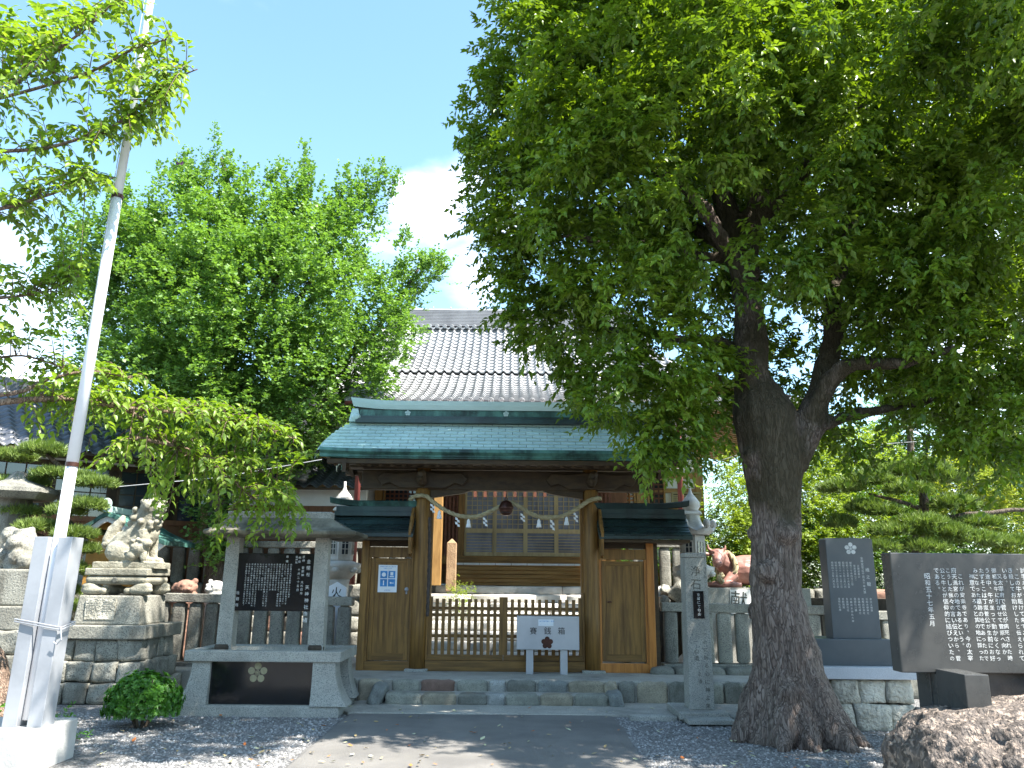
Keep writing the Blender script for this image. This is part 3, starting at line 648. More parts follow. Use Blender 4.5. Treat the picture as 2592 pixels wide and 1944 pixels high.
# gable ends: rounded verge sheet and barge boards
for sx in (-1, 1):
    mb = MB(); rows = [[], [], [], []]
    for i in range(25):
        t = i / 24; s = 1 - abs(2 * t - 1); y, z = rprof(s); y = y if t <= .5 else 2 * RY - y
        h = hw(s)
        for q, (dx, dz) in enumerate(((0, .006), (.05, -.02), (.075, -.07), (.07, -.15))): rows[q].append((GX + sx * (h + dx), y, z + dz))
    mb.sheet(rows); mb.build('verge', K['copper'], gate, smooth=True, fix=False)
    for side in (1, -1):
        poly = []
        for i in range(9):
            s = i / 8; y, z = rprof(s); y = y + .04 if side == 1 else 2 * RY - y - .04
            poly.append((y, z - .13))
        dn = [(y, z - (.20 if i < 7 else .26) - .03 * math.sin(i)) for i, (y, z) in enumerate(poly)]
        MB().prism(poly + dn[::-1], GX + sx * (HT - .05), GX + sx * (HT + .01), 'YZ').build('barge_board', K['darkwood'], gate)
    # gable infill post and pendant
    MB().box(GX + sx * (HT - .45) - .06, GX + sx * (HT - .45) + .06, RY - .06, RY + .06, EZ - .1, EZ + .3).build('gable_strut', K['darkwood'], gate)
    MB().prism([(RY - .09, RZ - .22), (RY + .09, RZ - .22), (RY + .13, RZ - .36), (RY, RZ - .5), (RY - .13, RZ - .36)], GX + sx * (HT + .015), GX + sx * (HT + .05), 'YZ').build('gable_pendant', K['darkwood'], gate)
# ridge box
zr = [zy(v, RY - .1) for v in (1072, 1064, 1057, 1041, 1038, 1020)]
HR = 2.36
rg = MB(); rg.box(GX - HR, GX + HR, RY - .20, RY + .20, RZ - .04, zr[1]); rg.box(GX - HR + .03, GX + HR - .03, RY - .165, RY + .165, zr[1], zr[2])
rgo = rg.build('ridge', K['copperk'], gate, bev=.006)
MB().box(GX - HR + .05, GX + HR - .05, RY - .13, RY + .13, zr[2], zr[3]).build('ridge_band', K['copperd'], rgo)
def flared(name, y0, z0, z1, HL, mat, par):
    mb = MB(); rows = []
    N_ = 28
    sec = [(-y0, z0), (-y0 - .03, (z0 + z1) / 2), (-y0 - .045, z1), (0, z1 + .03), (y0 + .045, z1), (y0 + .03, (z0 + z1) / 2), (y0, z0)]
    for i in range(N_ + 1):
        u = -1 + 2 * i / N_; lift = .05 * max(0, (abs(u) - .7) / .3) ** 2
        rows.append([(GX + u * (HL + (z - z0) * .3 * (abs(u) > .99)), RY + y, z + lift) for y, z in sec])
    mb.sheet(rows); mb.F.append(tuple(range(7))); mb.F.append(tuple(range(N_ * 7, N_ * 7 + 7))[::-1])
    return mb.build(name, mat, par)
flared('ridge_cap', .15, zr[3], zr[5], HR + .05, K['copper'], rgo)
for i in range(12):
    x = GX - HR + .2 + i * .41; MB().box(x, x + .006, RY - .136, RY - .125, zr[2], zr[3]).build('seam', K['copperk'], rgo) if False else None
mb = MB()
for xc in (-1.55, 0.0, 1.55): 
    plum(mb, GX + xc, (zr[2] + zr[3]) / 2, RY - .131, .026, .019, .012)
mb.build('plum_crest', K['copper'], rgo)
for sx in (-1, 1):
    mb = MB(); mb.tbox((GX + sx * (HR + .02), RY - .02), (.09, .16), (.05, .14), RZ - .02, zr[3] + .01)
    mb.ball((GX + sx * (HR + .0), RY - .17, RZ + .05), (.075, .05, .06)); mb.ball((GX + sx * (HR + .05), RY - .1, RZ + .10), (.05, .06, .05)); mb.build('ridge_end_ornament', K['copper'], rgo, bev=.01)
# lattice doors -----------------------------------------------
XI0, XI1 = PXL + PR, PXR - PR; XM = (XI0 + XI1) / 2 - .03
zt = zy(1517, GY); zb0 = zy(1672, GY); zb1 = zy(1658, GY)
MB().box(XI0, XI1, GY - .05, GY + .05, TZ + .0, zb0 - .004).build('sill', K['woodh'], gate, bev=.008)
sl_m = MB().box(-.025, .025, -.016, .016, 0, 1).mesh('slat'); sl_m.materials.append(K['wood'])
for a, b in ((XI0 + .03, XM - .004), (XM + .004, XI1 - .03)):
    dr = put('lattice_door', None, None, gate, ORG[gate.name])
    MB().box(a, b, GY - .03, GY + .03, zb0, zb1).build('bottom_rail', K['woodh'], dr, bev=.005)
    n = 12; w = (b - a - .054) / (n - 1)
    for i in range(n):
        x = a + .027 + i * w; piece('slat', sl_m, dr, (x, GY, zb1), scale=(1 if 0 < i < n - 1 else 1.25, 1, zt - zb1 + (.03 if i in (0, n - 1) else 0)))
    for yv, th in ((1541, .045), (1558, .045), (1611, .045)):
        z = zy(yv, GY); MB().box(a + .01, b - .01, GY + .017, GY + .04, z - th / 2, z + th / 2).build('rail', K['woodh'], dr, bev=.003)
for s_, x in ((-1, XI0), (1, XI1)):
    MB().box(x - .0 if s_ < 0 else x - .03, x + .03 if s_ < 0 else x, GY - .04, GY + .04, zb0, zt + .1).build('door_jamb', K['wood'], gate, bev=.004)
# wings ---------------------------------------------------------
def wing(xa, xb, pxs, left):
    "side door bay between the pillar and an outer post"
    outer = xa if left else xb
    zt_ = zy(1388, GY); zbm = zy(1366, GY - .1)
    ow = .11 if left else .11
    MB().box(outer - ow / 2, outer + ow / 2, GY - .06, GY + .06, TZ, zt_ + .28).build('outer_post', K['wood'] if left else K['sunlitwood'], gate, bev=.008)
    if not left: MB().box(outer + ow / 2 + .003, outer + ow / 2 + .06, GY - .05, GY + .10, TZ, zt_ + .1).build('post_backing', K['darkwood'], gate)
    i0, i1 = (xa + ow / 2, xb) if left else (xa, xb - ow / 2)
    MB().box(i0, i1, GY - .045, GY + .045, zy(1414, GY), zt_).build('door_head', K['wood'], gate, bev=.006)
    MB().box(i0, i1, GY - .03, GY + .03, zt_ + .012, zt_ + .28).build('head_panel', K['darkwood'], gate)
    MB().box(i0, i1, GY - .05, GY + .05, TZ, zy(1676, GY)).build('door_sill', K['woodh'] if left else K['sunlitwood'], gate, bev=.006)
    jw = .035
    for x in (i0, i1 - jw): MB().box(x, x + jw, GY - .04, GY + .04, zy(1676, GY), zy(1414, GY)).build('door_jamb', K['wood'] if left else K['sunlitwood'], gate, bev=.004)
    gap = .012 if left else .022
    da, db = i0 + jw + .004, i1 - jw - .004; d0, d1 = zy(1676, GY) + gap, zy(1414, GY) - gap
    dr = MB().box(da, db, GY - .006, GY + .006, d0, d1).build('door', K['wood'], gate)
    fw = .065
    for q in ((da, da + fw, d0, d1), (db - fw, db, d0, d1)): MB().box(q[0], q[1], GY - .022, GY + .0215, q[2], q[3]).build('stile', K['wood'], dr, bev=.004)
    for q in ((d0, d0 + .10), (d1 - .07, d1)): MB().box(da + fw, db - fw, GY - .021, GY + .0215, q[0], q[1]).build('cross_rail', K['woodh'], dr, bev=.004)
    nb = 3 if left else 2
    for i in range(nb):
        x0 = da + fw + i * (db - da - 2 * fw) / nb; x1 = da + fw + (i + 1) * (db - da - 2 * fw) / nb
        MB().box(x0 + .002, x1 - .002, GY - .014, GY - .0065, d0 + .10, d1 - .07).build('board', K['wood'], dr, bev=.002)
    hx = db - .05 if left else da + .12; hz = zy(1494 if left else 1521, GY)
    mb = MB()
    if left: mb.lathe([(.028, 0), (.030, -.008), (.012, -.012), (.014, -.035), (.026, -.05), (.024, -.065), (.008, -.07)], (hx, GY - .022, hz), 14, 'Y'); mb.box(hx - .012, hx + .012, GY - .035, GY - .022, hz - .07, hz - .03)
    else: mb.box(hx - .035, hx + .03, GY - .034, GY - .0145, hz - .008, hz + .008); mb.ball((hx, GY - .036, hz), .012)
    mb.build('handle', K['bell'] if not left else K['steel'], dr, smooth=False)
    # little copper roof
    ra, rb = (xa - .17 + .0, xb + .02) if left else (xa - .02, xb + .62)
    if left: ra = at(826, 1330, 11.95).x
    else: rb = at(1752, 1330, 11.95).x
    ez = zy(1352, 11.95); rz = zy(1308, GY - .06); ey = 11.95; ry = GY
    wr = MB()
    pr = [(ey, ez), (ey + .12, ez + .045), (ey + .25, ez + .13), (ry, rz)]
    full = pr + [(2 * ry - y, z) for y, z in pr[::-1][1:]]
    wr.sheet([[(ra, y, z) for y, z in full], [(rb, y, z) for y, z in full]])
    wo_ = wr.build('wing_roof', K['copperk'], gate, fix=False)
    MB().prism([(y, z - .004) for y, z in full] + [(y, z - .06) for y, z in full[::-1]], ra + .002, ra + .03, 'YZ').build('verge_board', K['copperk'], wo_)
    MB().prism([(y, z - .004) for y, z in full] + [(y, z - .06) for y, z in full[::-1]], rb - .03, rb - .002, 'YZ').build('verge_board', K['copperk'], wo_)
    random.seed(3)
    nr = 6; tot = []
    for j in range(nr):
        s0, s1 = j / nr, (j + 1) / nr
        def pp(s):
            s = s * 3; i = min(2, int(s)); f = s - i; return pr[i][0] + (pr[i + 1][0] - pr[i][0]) * f, pr[i][1] + (pr[i + 1][1] - pr[i][1]) * f
        y0, z0 = pp(s0); y1, z1 = pp(s1); x = ra + (.12 if j % 2 else .0)
        xs = [ra]; 
        while x < rb - .1:
            if x > ra + .05: xs.append(x)
            x += .24
        xs.append(rb)
        for a, b in zip(xs, xs[1:]):
            o = piece('shingle', SHK, wo_, (a, y0 - .003, z0 + .004), (math.atan2(z1 - z0, y1 - y0), 0, 0), (b - a, math.hypot(y1 - y0, z1 - z0) * 1.1 / .2, .8))
    MB().box(ra, rb, ey - .012, ey + .02, ez - .055, ez - .002).build('eave_fascia', K['copperk'], wo_, bev=.004)
    MB().box(ra + .03, rb - .03, ey + .03, 2 * ry - ey - .03, ez - .10, ez - .057).build('eave_board', K['darkwood'], wo_)
    zz = [rz - .01, zy(1298, GY - .1), zy(1290, GY - .1), zy(1284, GY - .1), zy(1270, GY - .1)]
    MB().box(ra + .04, rb - .02, ry - .10, ry + .10, zz[0], zz[1]).box(ra + .06, rb - .03, ry - .07, ry + .07, zz[1], zz[3]).build('wing_ridge', K['copperk'], wo_, bev=.005)
    mb = MB(); rows = []
    for i in range(13):
        u = i / 12; v = (1 - u) if left else u; lift = .05 * max(0, (v - .6) / .4) ** 2
        x = ra - .04 * (1 - u) * 1 + (rb - ra) * u + (.04 * u if not left else 0)
        rows.append([(x, ry + a, z + lift) for a, z in ((-.07, zz[3]), (-.11, zz[4] - .01), (-.10, zz[4]), (.10, zz[4]), (.11, zz[4] - .01), (.07, zz[3]))])
    mb.sheet(rows); mb.F += [tuple(range(6)), tuple(range(72, 78))[::-1]]
    mb.build('wing_ridge_cap', K['copperd'] if left else K['copperk'], wo_)
    # gable board against the pillar, rounded at the foot
    gx = xb - .045 if left else xa + .005
    pts = [(ey + .03, ez - .30), (ey + .0, ez - .12), (ey - .02, ez + .03), (ey + .06, ez + .16), (ry - .1, rz + .12), (ry, rz + .12), (ry, ez - .12), (ey + .16, ez - .33)]
    MB().prism(pts, gx, gx + .04, 'YZ').build('gable_board', K['wood'], wo_, bev=.004)
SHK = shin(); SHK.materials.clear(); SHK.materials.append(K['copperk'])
XOL = at(918, 1560, GY).x; XOR = at(1648, 1560, GY).x
wing(XOL, PXL - PR * .9, None, True)
wing(PXR + PR * .9, XOR, None, False)
# poster on the left door
px0, px1 = at(957, 1480, GY).x, at(1005, 1480, GY).x; pz0, pz1 = zy(1502, GY), zy(1433, GY)
ps = MB().box(px0, px1, GY - .0245, GY - .0225, pz0, pz1).build('poster', K['paper'], label='white notice with four blue pictures taped on the left side door', cat='poster')
pw = px1 - px0; phh = pz1 - pz0
mb = MB()
for i in range(2):
    for j in range(2):
        x = px0 + pw * (.11 + i * .42); z = pz0 + phh * (.21 + j * .30); mb.box(x, x + pw * .37, GY - .0262, GY - .0247, z, z + phh * .27)
mb.build('blue_picture', K['blue'], ps)
mb = MB(); sq = pw * .37
def pc(i, j): return px0 + pw * (.11 + i * .42) + sq / 2, pz0 + phh * (.21 + j * .30) + phh * .135
x, z = pc(0, 1); mb.lathe([(sq * .3, 0), (sq * .3, -.001)], (x, GY - .0264, z), 12, 'Y')
x, z = pc(1, 1); mb.box(x - sq * .2, x + sq * .2, GY - .0275, GY - .0264, z - sq * .1, z + sq * .35); mb.box(x - sq * .3, x + sq * .3, GY - .0275, GY - .0264, z - sq * .35, z - sq * .2)
x, z = pc(0, 0); mb.ball((x, GY - .0268, z + sq * .22), (sq * .1, .001, sq * .1)); mb.box(x - sq * .07, x + sq * .07, GY - .0275, GY - .0264, z - sq * .35, z + sq * .12)
x, z = pc(1, 0); mb.ball((x - sq * .12, GY - .0268, z), (sq * .13, .001, sq * .13)); mb.box(x - sq * .02, x + sq * .3, GY - .0275, GY - .0264, z - sq * .08, z + sq * .02)
mb.build('pictogram', K['paper'], ps)
mb = MB(); vtext(mb, '感染症対策へのご協力を', px0 + pw * .12, pz1 - phh * .03, GY - .0255, pw * .075, pw * .077, horizontal=True); vtext(mb, 'お願いします', px0 + pw * .3, pz1 - phh * .10, GY - .0255, pw * .075, pw * .077, horizontal=True); vtext(mb, '天神神社', px0 + pw * .4, pz0 + phh * .10, GY - .0255, pw * .07, pw * .075, horizontal=True)
mb.build('lettering', K['blue'], ps, kind='stuff')
# straw rope, papers, tassels, bell --------------------------------
def rope(name, pts, r, mat, parent=None, strands=3, tw=26, loc=None, **k):
    w = wiggle(pts, 14, 0); mb = MB(); L_ = 0; acc = [0]
    for a, b in zip(w, w[1:]): acc.append(acc[-1] + (b - a).length)
    for s_ in range(strands):
        pp_ = []
        for i, p in enumerate(w):
            d = (w[min(i + 1, len(w) - 1)] - w[max(i - 1, 0)]).normalized(); a = d.cross(Vector((0, 1, 0.01))).normalized(); b = d.cross(a)
            t = acc[i] * tw + s_ * 2 * math.pi / strands; pp_.append(p + (a * math.cos(t) + b * math.sin(t)) * r * .5)
        mb.tube(pp_, r * .62, 7)
    return mb.build(name, mat, parent, loc, smooth=True, **k)
RY_ = GY - PR - .03
bx, bz = at(1281, 1286, RY_).x, at(1281, 1286, RY_).z
def rp_(px, py, Y=RY_): return at(px, py, Y)
lp = [rp_(1037, 1266, GY - .05), rp_(1050, 1256, RY_ + .01), rp_(1078, 1256), rp_(1100, 1273), rp_(1130, 1293), rp_(1165, 1306), rp_(1205, 1308), rp_(1240, 1295), rp_(1268, 1281)]
rpts = [rp_(1294, 1272), rp_(1318, 1284), rp_(1350, 1303), rp_(1385, 1310), rp_(1425, 1306), rp_(1460, 1288), rp_(1490, 1268), rp_(1510, 1262), rp_(1520, 1262, GY - .04)]
shm_ = thing('straw_rope', 'twisted straw rope strung between the gate pillars with paper streamers and tassels', 'rope', (GX, RY_, bz - .2))
rope('left_rope', lp, .030, K['rope'], shm_); rope('right_rope', rpts, .032, K['rope'], shm_)
def streamer(px, py, h):
    p = rp_(px, py); mb = MB(); w = .036; s_ = h * .82 / 4; x = p.x - w / 2; z = p.z
    for k in range(4):
        ox = (-.012, .016, -.01, .02)[k]; y = p.y + (-.006, .004, -.004, .006)[k]
        mb.add([(x + ox, y, z - k * s_ + .004), (x + ox + w, y + .003, z - k * s_ - .006), (x + ox + w * .95 + .01, y + .003, z - (k + 1) * s_ - .012), (x + ox + .006, y, z - (k + 1) * s_), 
                (x + ox, y + .002, z - k * s_ + .004), (x + ox + w, y + .005, z - k * s_ - .006), (x + ox + w * .95 + .01, y + .005, z - (k + 1) * s_ - .012), (x + ox + .006, y + .002, z - (k + 1) * s_)], [(0, 1, 2, 3), (7, 6, 5, 4), (0, 4, 5, 1), (1, 5, 6, 2), (2, 6, 7, 3), (3, 7, 4, 0)])
    mb.build('paper_streamer', K['paper'], shm_)
for a in ((1094, 1276, .15), (1157, 1310, .16), (1227, 1310, .15), (1322, 1300, .14), (1397, 1316, .18), (1456, 1298, .16)): streamer(*a)
for px, py in ((1112, 1296), (1186, 1318), (1364, 1318), (1434, 1312)):
    p = rp_(px, py); MB().lathe([(.008, .03), (.014, .015), (.022, 0), (.026, -.02), (.024, -.03), (.033, -.06), (.042, -.10), (.040, -.102), (.01, -.095)], p, 14).build('tassel', K['paper'], shm_, smooth=True)
bl = thing('hanging_bell', 'round rust brown bell hanging on a chain from the gate lintel', 'bell', (bx, RY_ - .02, bz))
r_ = .105; c = (bx, RY_ - .02, bz)
pf = [(.012, .115)] + [(r_ * math.sin(t) ** .7, r_ * math.cos(t) * 1.06) for t in [math.pi * i / 16 for i in range(2, 7)]] + [(r_ * 1.09, .012), (r_ * 1.11, 0), (r_ * 1.09, -.012)] + [(r_ * math.sin(t) ** .6, r_ * math.cos(t) * 1.15) for t in [math.pi * i / 16 for i in range(9, 16)]] + [(.008, -r_ * 1.16)]
MB().lathe(pf, c, 28).build('bell_body', K['bell'], bl, smooth=True)
MB().box(bx - .07, bx + .07, c[1] - r_ * 1.0, c[1] - r_ * .3, bz - .075, bz - .068).build('mouth_slit', K['black_ink'], bl)
mb = MB(); mb.tube([(bx + .022 * math.cos(t), c[1], bz + .135 + .022 * math.sin(t)) for t in [i * math.pi / 6 for i in range(13)]], .006, 6)
mb.tube([(bx, c[1], bz + .155), (bx, c[1] + .005, bz + .21)], .007, 6); mb.tube([(bx, c[1] + .005, bz + .20), (bx, c[1] + .05, ZL0 + .06)], .003, 5); mb.build('chain', K['bell'], bl)
dk = rope('bell_rope', [at(1088, 1310, GY - .17), at(1087, 1400, GY - .18), at(1082, 1560, GY - .17)], .026, K['darkrope'], tw=20, label='thick dark hemp rope hanging down beside the left gate pillar', cat='rope')
tl_ = MB().tube([at(1195, 1237, GY - .02), at(1372, 1241, GY - .02)], .017, 10).build('tube_lamp', K['lamp'], label='unlit cream fluorescent tube fixed under the gate lintel', cat='lamp')
# offertory box -------------------------------------------------
OY = 12.0
bx0, bx1 = at(1308, 1600, OY).x, at(1466, 1600, OY).x; bz0, bz1 = zy(1645, OY, 1390), zy(1560, OY, 1390)
ob = thing('offertory_box', 'grey steel offertory box on two legs in front of the lattice gate', 'offertory box', ((bx0 + bx1) / 2, OY + .1, TZ))
MB().box(bx0, bx1, OY, OY + .20, bz0, bz1).build('box_body', K['boxmetal'], ob, bev=.006)
for x in (at(1341, 1680, OY).x, at(1428, 1680, OY).x): MB().box(x - .052, x + .052, OY + .03, OY + .16, TZ - .01, bz0).build('leg', K['boxmetal'], ob, bev=.004)
xc = (bx0 + bx1) / 2
MB().box(xc - .14, xc + .08, OY - .003, OY - .0005, bz1 - .135, bz1 - .045).build('notice', K['paper'], ob)
mb = MB(); vtext(mb, 'OFFERTORY BOX', xc - .115, bz1 - .055, OY - .0045, .028, .0165, horizontal=True); vtext(mb, 'Please put your offering in this box', xc - .125, bz1 - .105, OY - .0045, .009, .0055, horizontal=True); mb.build('lettering', K['blue'], ob, kind='stuff')
for ch, px in (('賽', 1350), ('銭', 1386), ('箱', 1421)): mb = MB(); vtext(mb, ch, at(px, 1590, OY).x, zy(1587, OY, px), OY - .004, .108); mb.build('character', K['black_ink'], ob)
mb = MB(); pcx, pcz = at(1385, 1625, OY).x, zy(1627, OY, 1385); plum(mb, pcx, pcz, OY - .0005, .052, .036, .002, False); mb.lathe([(.04, 0), (.04, -.0025)], (pcx, OY - .0005, pcz), 12, 'Y'); mb.build('plum_crest', K['bell'], ob)
mb = MB(); q = at(1386, 1559, OY + .1)
mb.tube([(q.x - .05, OY + .1, bz1), (q.x - .06, OY + .08, bz1 + .055), (q.x - .02, OY + .1, bz1 + .02)], .004, 5); mb.tube([(q.x + .01, OY + .1, bz1 + .02), (q.x + .055, OY + .08, bz1 + .05), (q.x + .03, OY + .1, bz1)], .004, 5); mb.build('tie_wire', K['black_ink'], ob)
# =================================================================== shrine hall
HX = at(1292, 1014, 14.7).x
hall = thing('shrine_hall', 'large shrine hall with a sunlit grey tiled roof and golden timber walls', 'building', (HX, 18, HZ))
EHZ = zy(1014, 14.7, 1292); TOPZ = zy(832, 20.5, 1200)
def hprof(Y, porch=True):
    if porch: u = (Y - 14.7) / 5.8; return EHZ + (TOPZ - EHZ) * (.50 * u + .50 * u * u)
    u = (Y - 16.4) / 4.1; return MZ + (TOPZ - MZ) * (.55 * u + .45 * u * u)
MZ = at(1760, 1012, 16.4).z
PW = 3.12; NCOL = 32; tw_ = 2 * PW / NCOL
def tile_mesh(name, w, l):
    mb = MB(); n = 8; a = []; b = []
    for i in range(n + 1):
        u = i / n; h = .030 * math.cos(2 * math.pi * (u - .12)) + .012 * math.cos(4 * math.pi * (u - .1))
        a.append((u * w, 0, h + .022)); b.append((u * w, l, h - .012))
    low = [(x, y + .001, z - .03) for x, y, z in a]
    mb.sheet([low, a, b]); me = mb.mesh(name, fix=False); me.polygons.foreach_set('use_smooth', [i >= n for i in range(len(me.polygons))]); return me
hroof = MB()
# under-skin
ys = [14.75 + i * (20.5 - 14.75) / 16 for i in range(17)]
hroof.sheet([[(HX - PW, y, hprof(y) - .05), (HX + PW, y, hprof(y) - .05)] for y in ys])
hroof.sheet([[(HX - PW, y, hprof(y) - .16), (HX + PW, y, hprof(y) - .16)] for y in ys])
for sx in (-1, 1): hroof.sheet([[(HX + sx * (PW - .01), y, hprof(y) + .02), (HX + sx * (PW - .01), y, hprof(y) - .9)] for y in ys])
lim = lambda Y: max(3.5, 6.75 - (Y - 16.4) * 1.05)
ys2 = [16.4 + i * 4.1 / 14 for i in range(15)]
for sx in (-1, 1):
    hroof.sheet([[(HX + sx * (PW - .05), y, hprof(y, False) - .03), (HX + sx * lim(y), y, hprof(y, False) - .03)] for y in ys2])
    # side slope
    hroof.sheet([[(HX + sx * 6.75, y, MZ - .03) for y in (16.4, 19, 22, 24.6)], [(HX + sx * 5.2, y, MZ + .55) for y in (17.88, 19.3, 21.7, 23.1)], [(HX + sx * 3.5, y, hprof(19.5, False)) for y in (19.5, 20, 21, 21.5)]])
    hroof.sheet([[(HX + sx * 3.5, y, hprof(19.5, False)), (HX + sx * 3.5, y2, hprof(20.5) + .1)] for y, y2 in ((19.5, 20.5), (21.5, 20.5))])
    hroof.sheet([[(HX + sx * 6.75, y, MZ - .05), (HX + sx * 4.3, y, MZ + .50)] for y in (16.4, 24.6)])
hroof.sheet([[(HX - 6.75, 24.6, MZ), (HX + 6.75, 24.6, MZ)], [(HX - 3.5, 20.5, TOPZ), (HX + 3.5, 20.5, TOPZ)]])
hroof.sheet([[(HX - 6.75, 16.42, MZ - .06), (HX + 6.75, 16.42, MZ - .06)], [(HX - 6.75, 18.2, MZ + .25), (HX + 6.75, 18.2, MZ + .25)]])
hro = hroof.build('roof', K['tile'], hall, fix=False)
# rows
rows_ = []; Y = 14.66; 
while Y < 20.4:
    s_ = (hprof(Y + .01) - hprof(Y)) / .01; rows_.append(Y); Y += .235 / math.hypot(1, s_)
tm = tile_mesh('roof_tile', tw_, .27); tm.materials.append(K['tile'])
tv = np.array([v.co[:] for v in tm.vertices]); tf = [tuple(p.vertices) for p in tm.polygons]
rest = MB(); cnt = 0
def put_tile(x, Y, z, sl, lenf=1.0):
    global cnt
    ca, sa = math.cos(sl), math.sin(sl)
    V = [(x + a, Y + b * ca - c * sa, z + b * sa + c * ca) for a, b, c in tv]; rest.add(V, tf)
for j, Y in enumerate(rows_):
    sl = math.atan((hprof(Y + .1) - hprof(Y)) / .1); z = hprof(Y)
    lift = .05 if j == 14 else 0
    for i in range(NCOL):
        x = HX - PW + i * tw_
        if cnt < 290: piece('roof_tile', tm, hro, (x, Y, z), (sl, 0, 0)); cnt += 1
        else: put_tile(x, Y, z + lift, sl)
Y = 16.36
while Y < 20.4:
    s_ = (hprof(Y + .01, False) - hprof(Y, False)) / .01; sl = math.atan(s_)
    for sx in (-1, 1):
        x = PW
        while x < lim(Y) - .1:
            put_tile(HX + (x if sx > 0 else -x - tw_), Y, hprof(Y, False), sl); x += tw_
    Y += .235 / math.hypot(1, s_)
ro_ = rest.build('roof_tiles', K['tile'], hro, fix=False, kind='stuff'); ro_.data.polygons.foreach_set('use_smooth', [True] * len(ro_.data.polygons))
# eave discs with plum crest
mb = MB(); mb.lathe([(.052, .06), (.055, 0), (.046, -.004), (.044, .004)], (0, 0, 0), 16, 'Y')
for k in range(5): mb.ball((.022 * math.sin(k * 1.2566), -.002, .022 * math.cos(k * 1.2566)), (.012, .006, .012), 4, 6)
mb.add([(-.0, .01, -.0), (tw_ * .5, .0, -.045), (tw_, .01, 0), (tw_, .01, -.03), (tw_ * .5, 0, -.085), (0, .01, -.03)], [(0, 1, 4, 5), (1, 2, 3, 4)])
em = mb.mesh('eave_tile'); em.materials.append(K['tile'])
for i in range(NCOL + 1): piece('eave_tile', em, hro, (HX - PW + i * tw_ + .02, 14.64, EHZ - .01))
for sx in (-1, 1):
    for i in range(18):
        x = PW + .1 + i * tw_; piece('eave_tile', em, hro, (HX + sx * x, 16.34, MZ + .01))
# main ridge: stacked courses
zr0, zr1 = TOPZ - .08, zy(789, 20.6, 1200)
n = 11; mb = MB()
for i in range(n):
    h = (zr1 - zr0 - .1) / n; z = zr0 + .1 + i * h; y = .26 - .010 * i; mb.box(HX - 3.25, HX + 3.25, 20.6 - y, 20.6 + y, z + .006, z + h - .006); mb.box(HX - 3.24, HX + 3.24, 20.6 - y + .02, 20.6 + y - .02, z - .006, z + .006)
mb.build('ridge', K['ridgetile'], hro)
MB().tube([(HX - 3.3, 20.6, zr1), (HX + 3.3, 20.6, zr1)], .075, 10).build('ridge_cap_tiles', K['tile'], hro)
for i in range(33): piece('eave_tile', em, hro, (HX - 3.2 + i * .2, 20.28, zr0 + .07))
for i in range(14): MB().lathe([(.012, 0), (.02, .03), (.008, .07)], (HX - 3.1 + i * .475, 20.6, zr1 + .07), 6).build('ridge_pin', K['tile'], hro)
# descending ridges with curled feet
for sx in (-1, 1):
    pts = []
    for i in range(15):
        t = i / 14; Y = 20.3 - t * 5.1; x = 2.78 + (.34 * max(0, (t - .72) / .28) ** 2)
        pts.append(Vector((HX + sx * x, Y, hprof(Y) + .10)))
    mb = MB(); mb.tube(pts, [.085] * 15, 8); mb.tube([p + Vector((0, 0, .09)) for p in pts], [.055] * 15, 8)
    mb.tube([p + Vector((sx * -.07, 0, -.02)) for p in pts], .04, 6); mb.build('descending_ridge', K['tile'], hro, smooth=True)
    p = pts[-1]; mb = MB(); mb.ball(p + Vector((0, -.08, .03)), (.13, .06, .13)); mb.ball(p + Vector((sx * .06, -.1, .14)), (.05, .05, .06)); mb.build('ridge_end_tile', K['tile'], hro)
# gutter and downpipes
MB().tube([(HX - PW, 14.6, EHZ - .10), (HX + PW, 14.6, EHZ - .10)], .045, 8).build('gutter', K['redmetal'], hall)
MB().box(HX - PW, HX + PW, 14.72, 14.76, EHZ - .17, EHZ - .04).build('eave_board', K['darkwood'], hall)
for px, Y in ((905, 14.9), (1722, 14.9)):
    p = at(px, 1230, Y); MB().tube([(p.x + (.0), 14.62, EHZ - .14), (p.x, 14.75, EHZ - .35), (p.x, Y, EHZ - .6), (p.x, Y, HZ)], .055, 8).build('downpipe', K['redmetal'], hall, smooth=True)
# white-tipped porch rafters
rm = MB().box(-.035, .035, 0, 1.6, -.045, .045).mesh('rafter'); rm.materials.append(K['hallwoodh'])
wt = MB().box(-.036, .036, -.004, .0, -.046, .046).mesh('rafter_tip'); wt.materials.append(K['plaster'])
for i in range(28):
    x = HX - PW + .1 + i * (2 * PW - .2) / 27; r = piece('rafter', rm, hall, (x, 14.85, EHZ - .24), (.30, 0, 0)); t_ = piece('rafter_tip', wt, hall, (x, 14.848, EHZ - .24), (.30, 0, 0))
# right side eave rafters
rs = MB().bar((0, 0, 0), (2.4, 0, -.52), .05, .06).mesh('rafter'); rs.materials.append(K['hallwoodh'])
for i in range(36): piece('rafter', rs, hall, (HX + 4.3, 16.5 + i * .22, MZ + .38))
for i in range(20): piece('rafter', MB().bar((0, 0, 0), (0, 1.7, .34), .05, .06).mesh('rafter') if i == 0 else rq, hall, (HX + 3.3 + i * .17, 16.5, MZ - .12)) if False else None
# porch posts and beam
for px in (1108, 1500):
    p = at(px, 1330, 15.1); MB().box(p.x - .09, p.x + .09, 15.0, 15.18, HZ - .9 if False else HZ, EHZ - .35).build('porch_post', K['hallwood'], hall, bev=.012)
MB().box(HX - 1.9, HX + 1.9, 15.02, 15.16, EHZ - .75, EHZ - .45).build('porch_beam', K['hallwoodh'], hall, bev=.012)
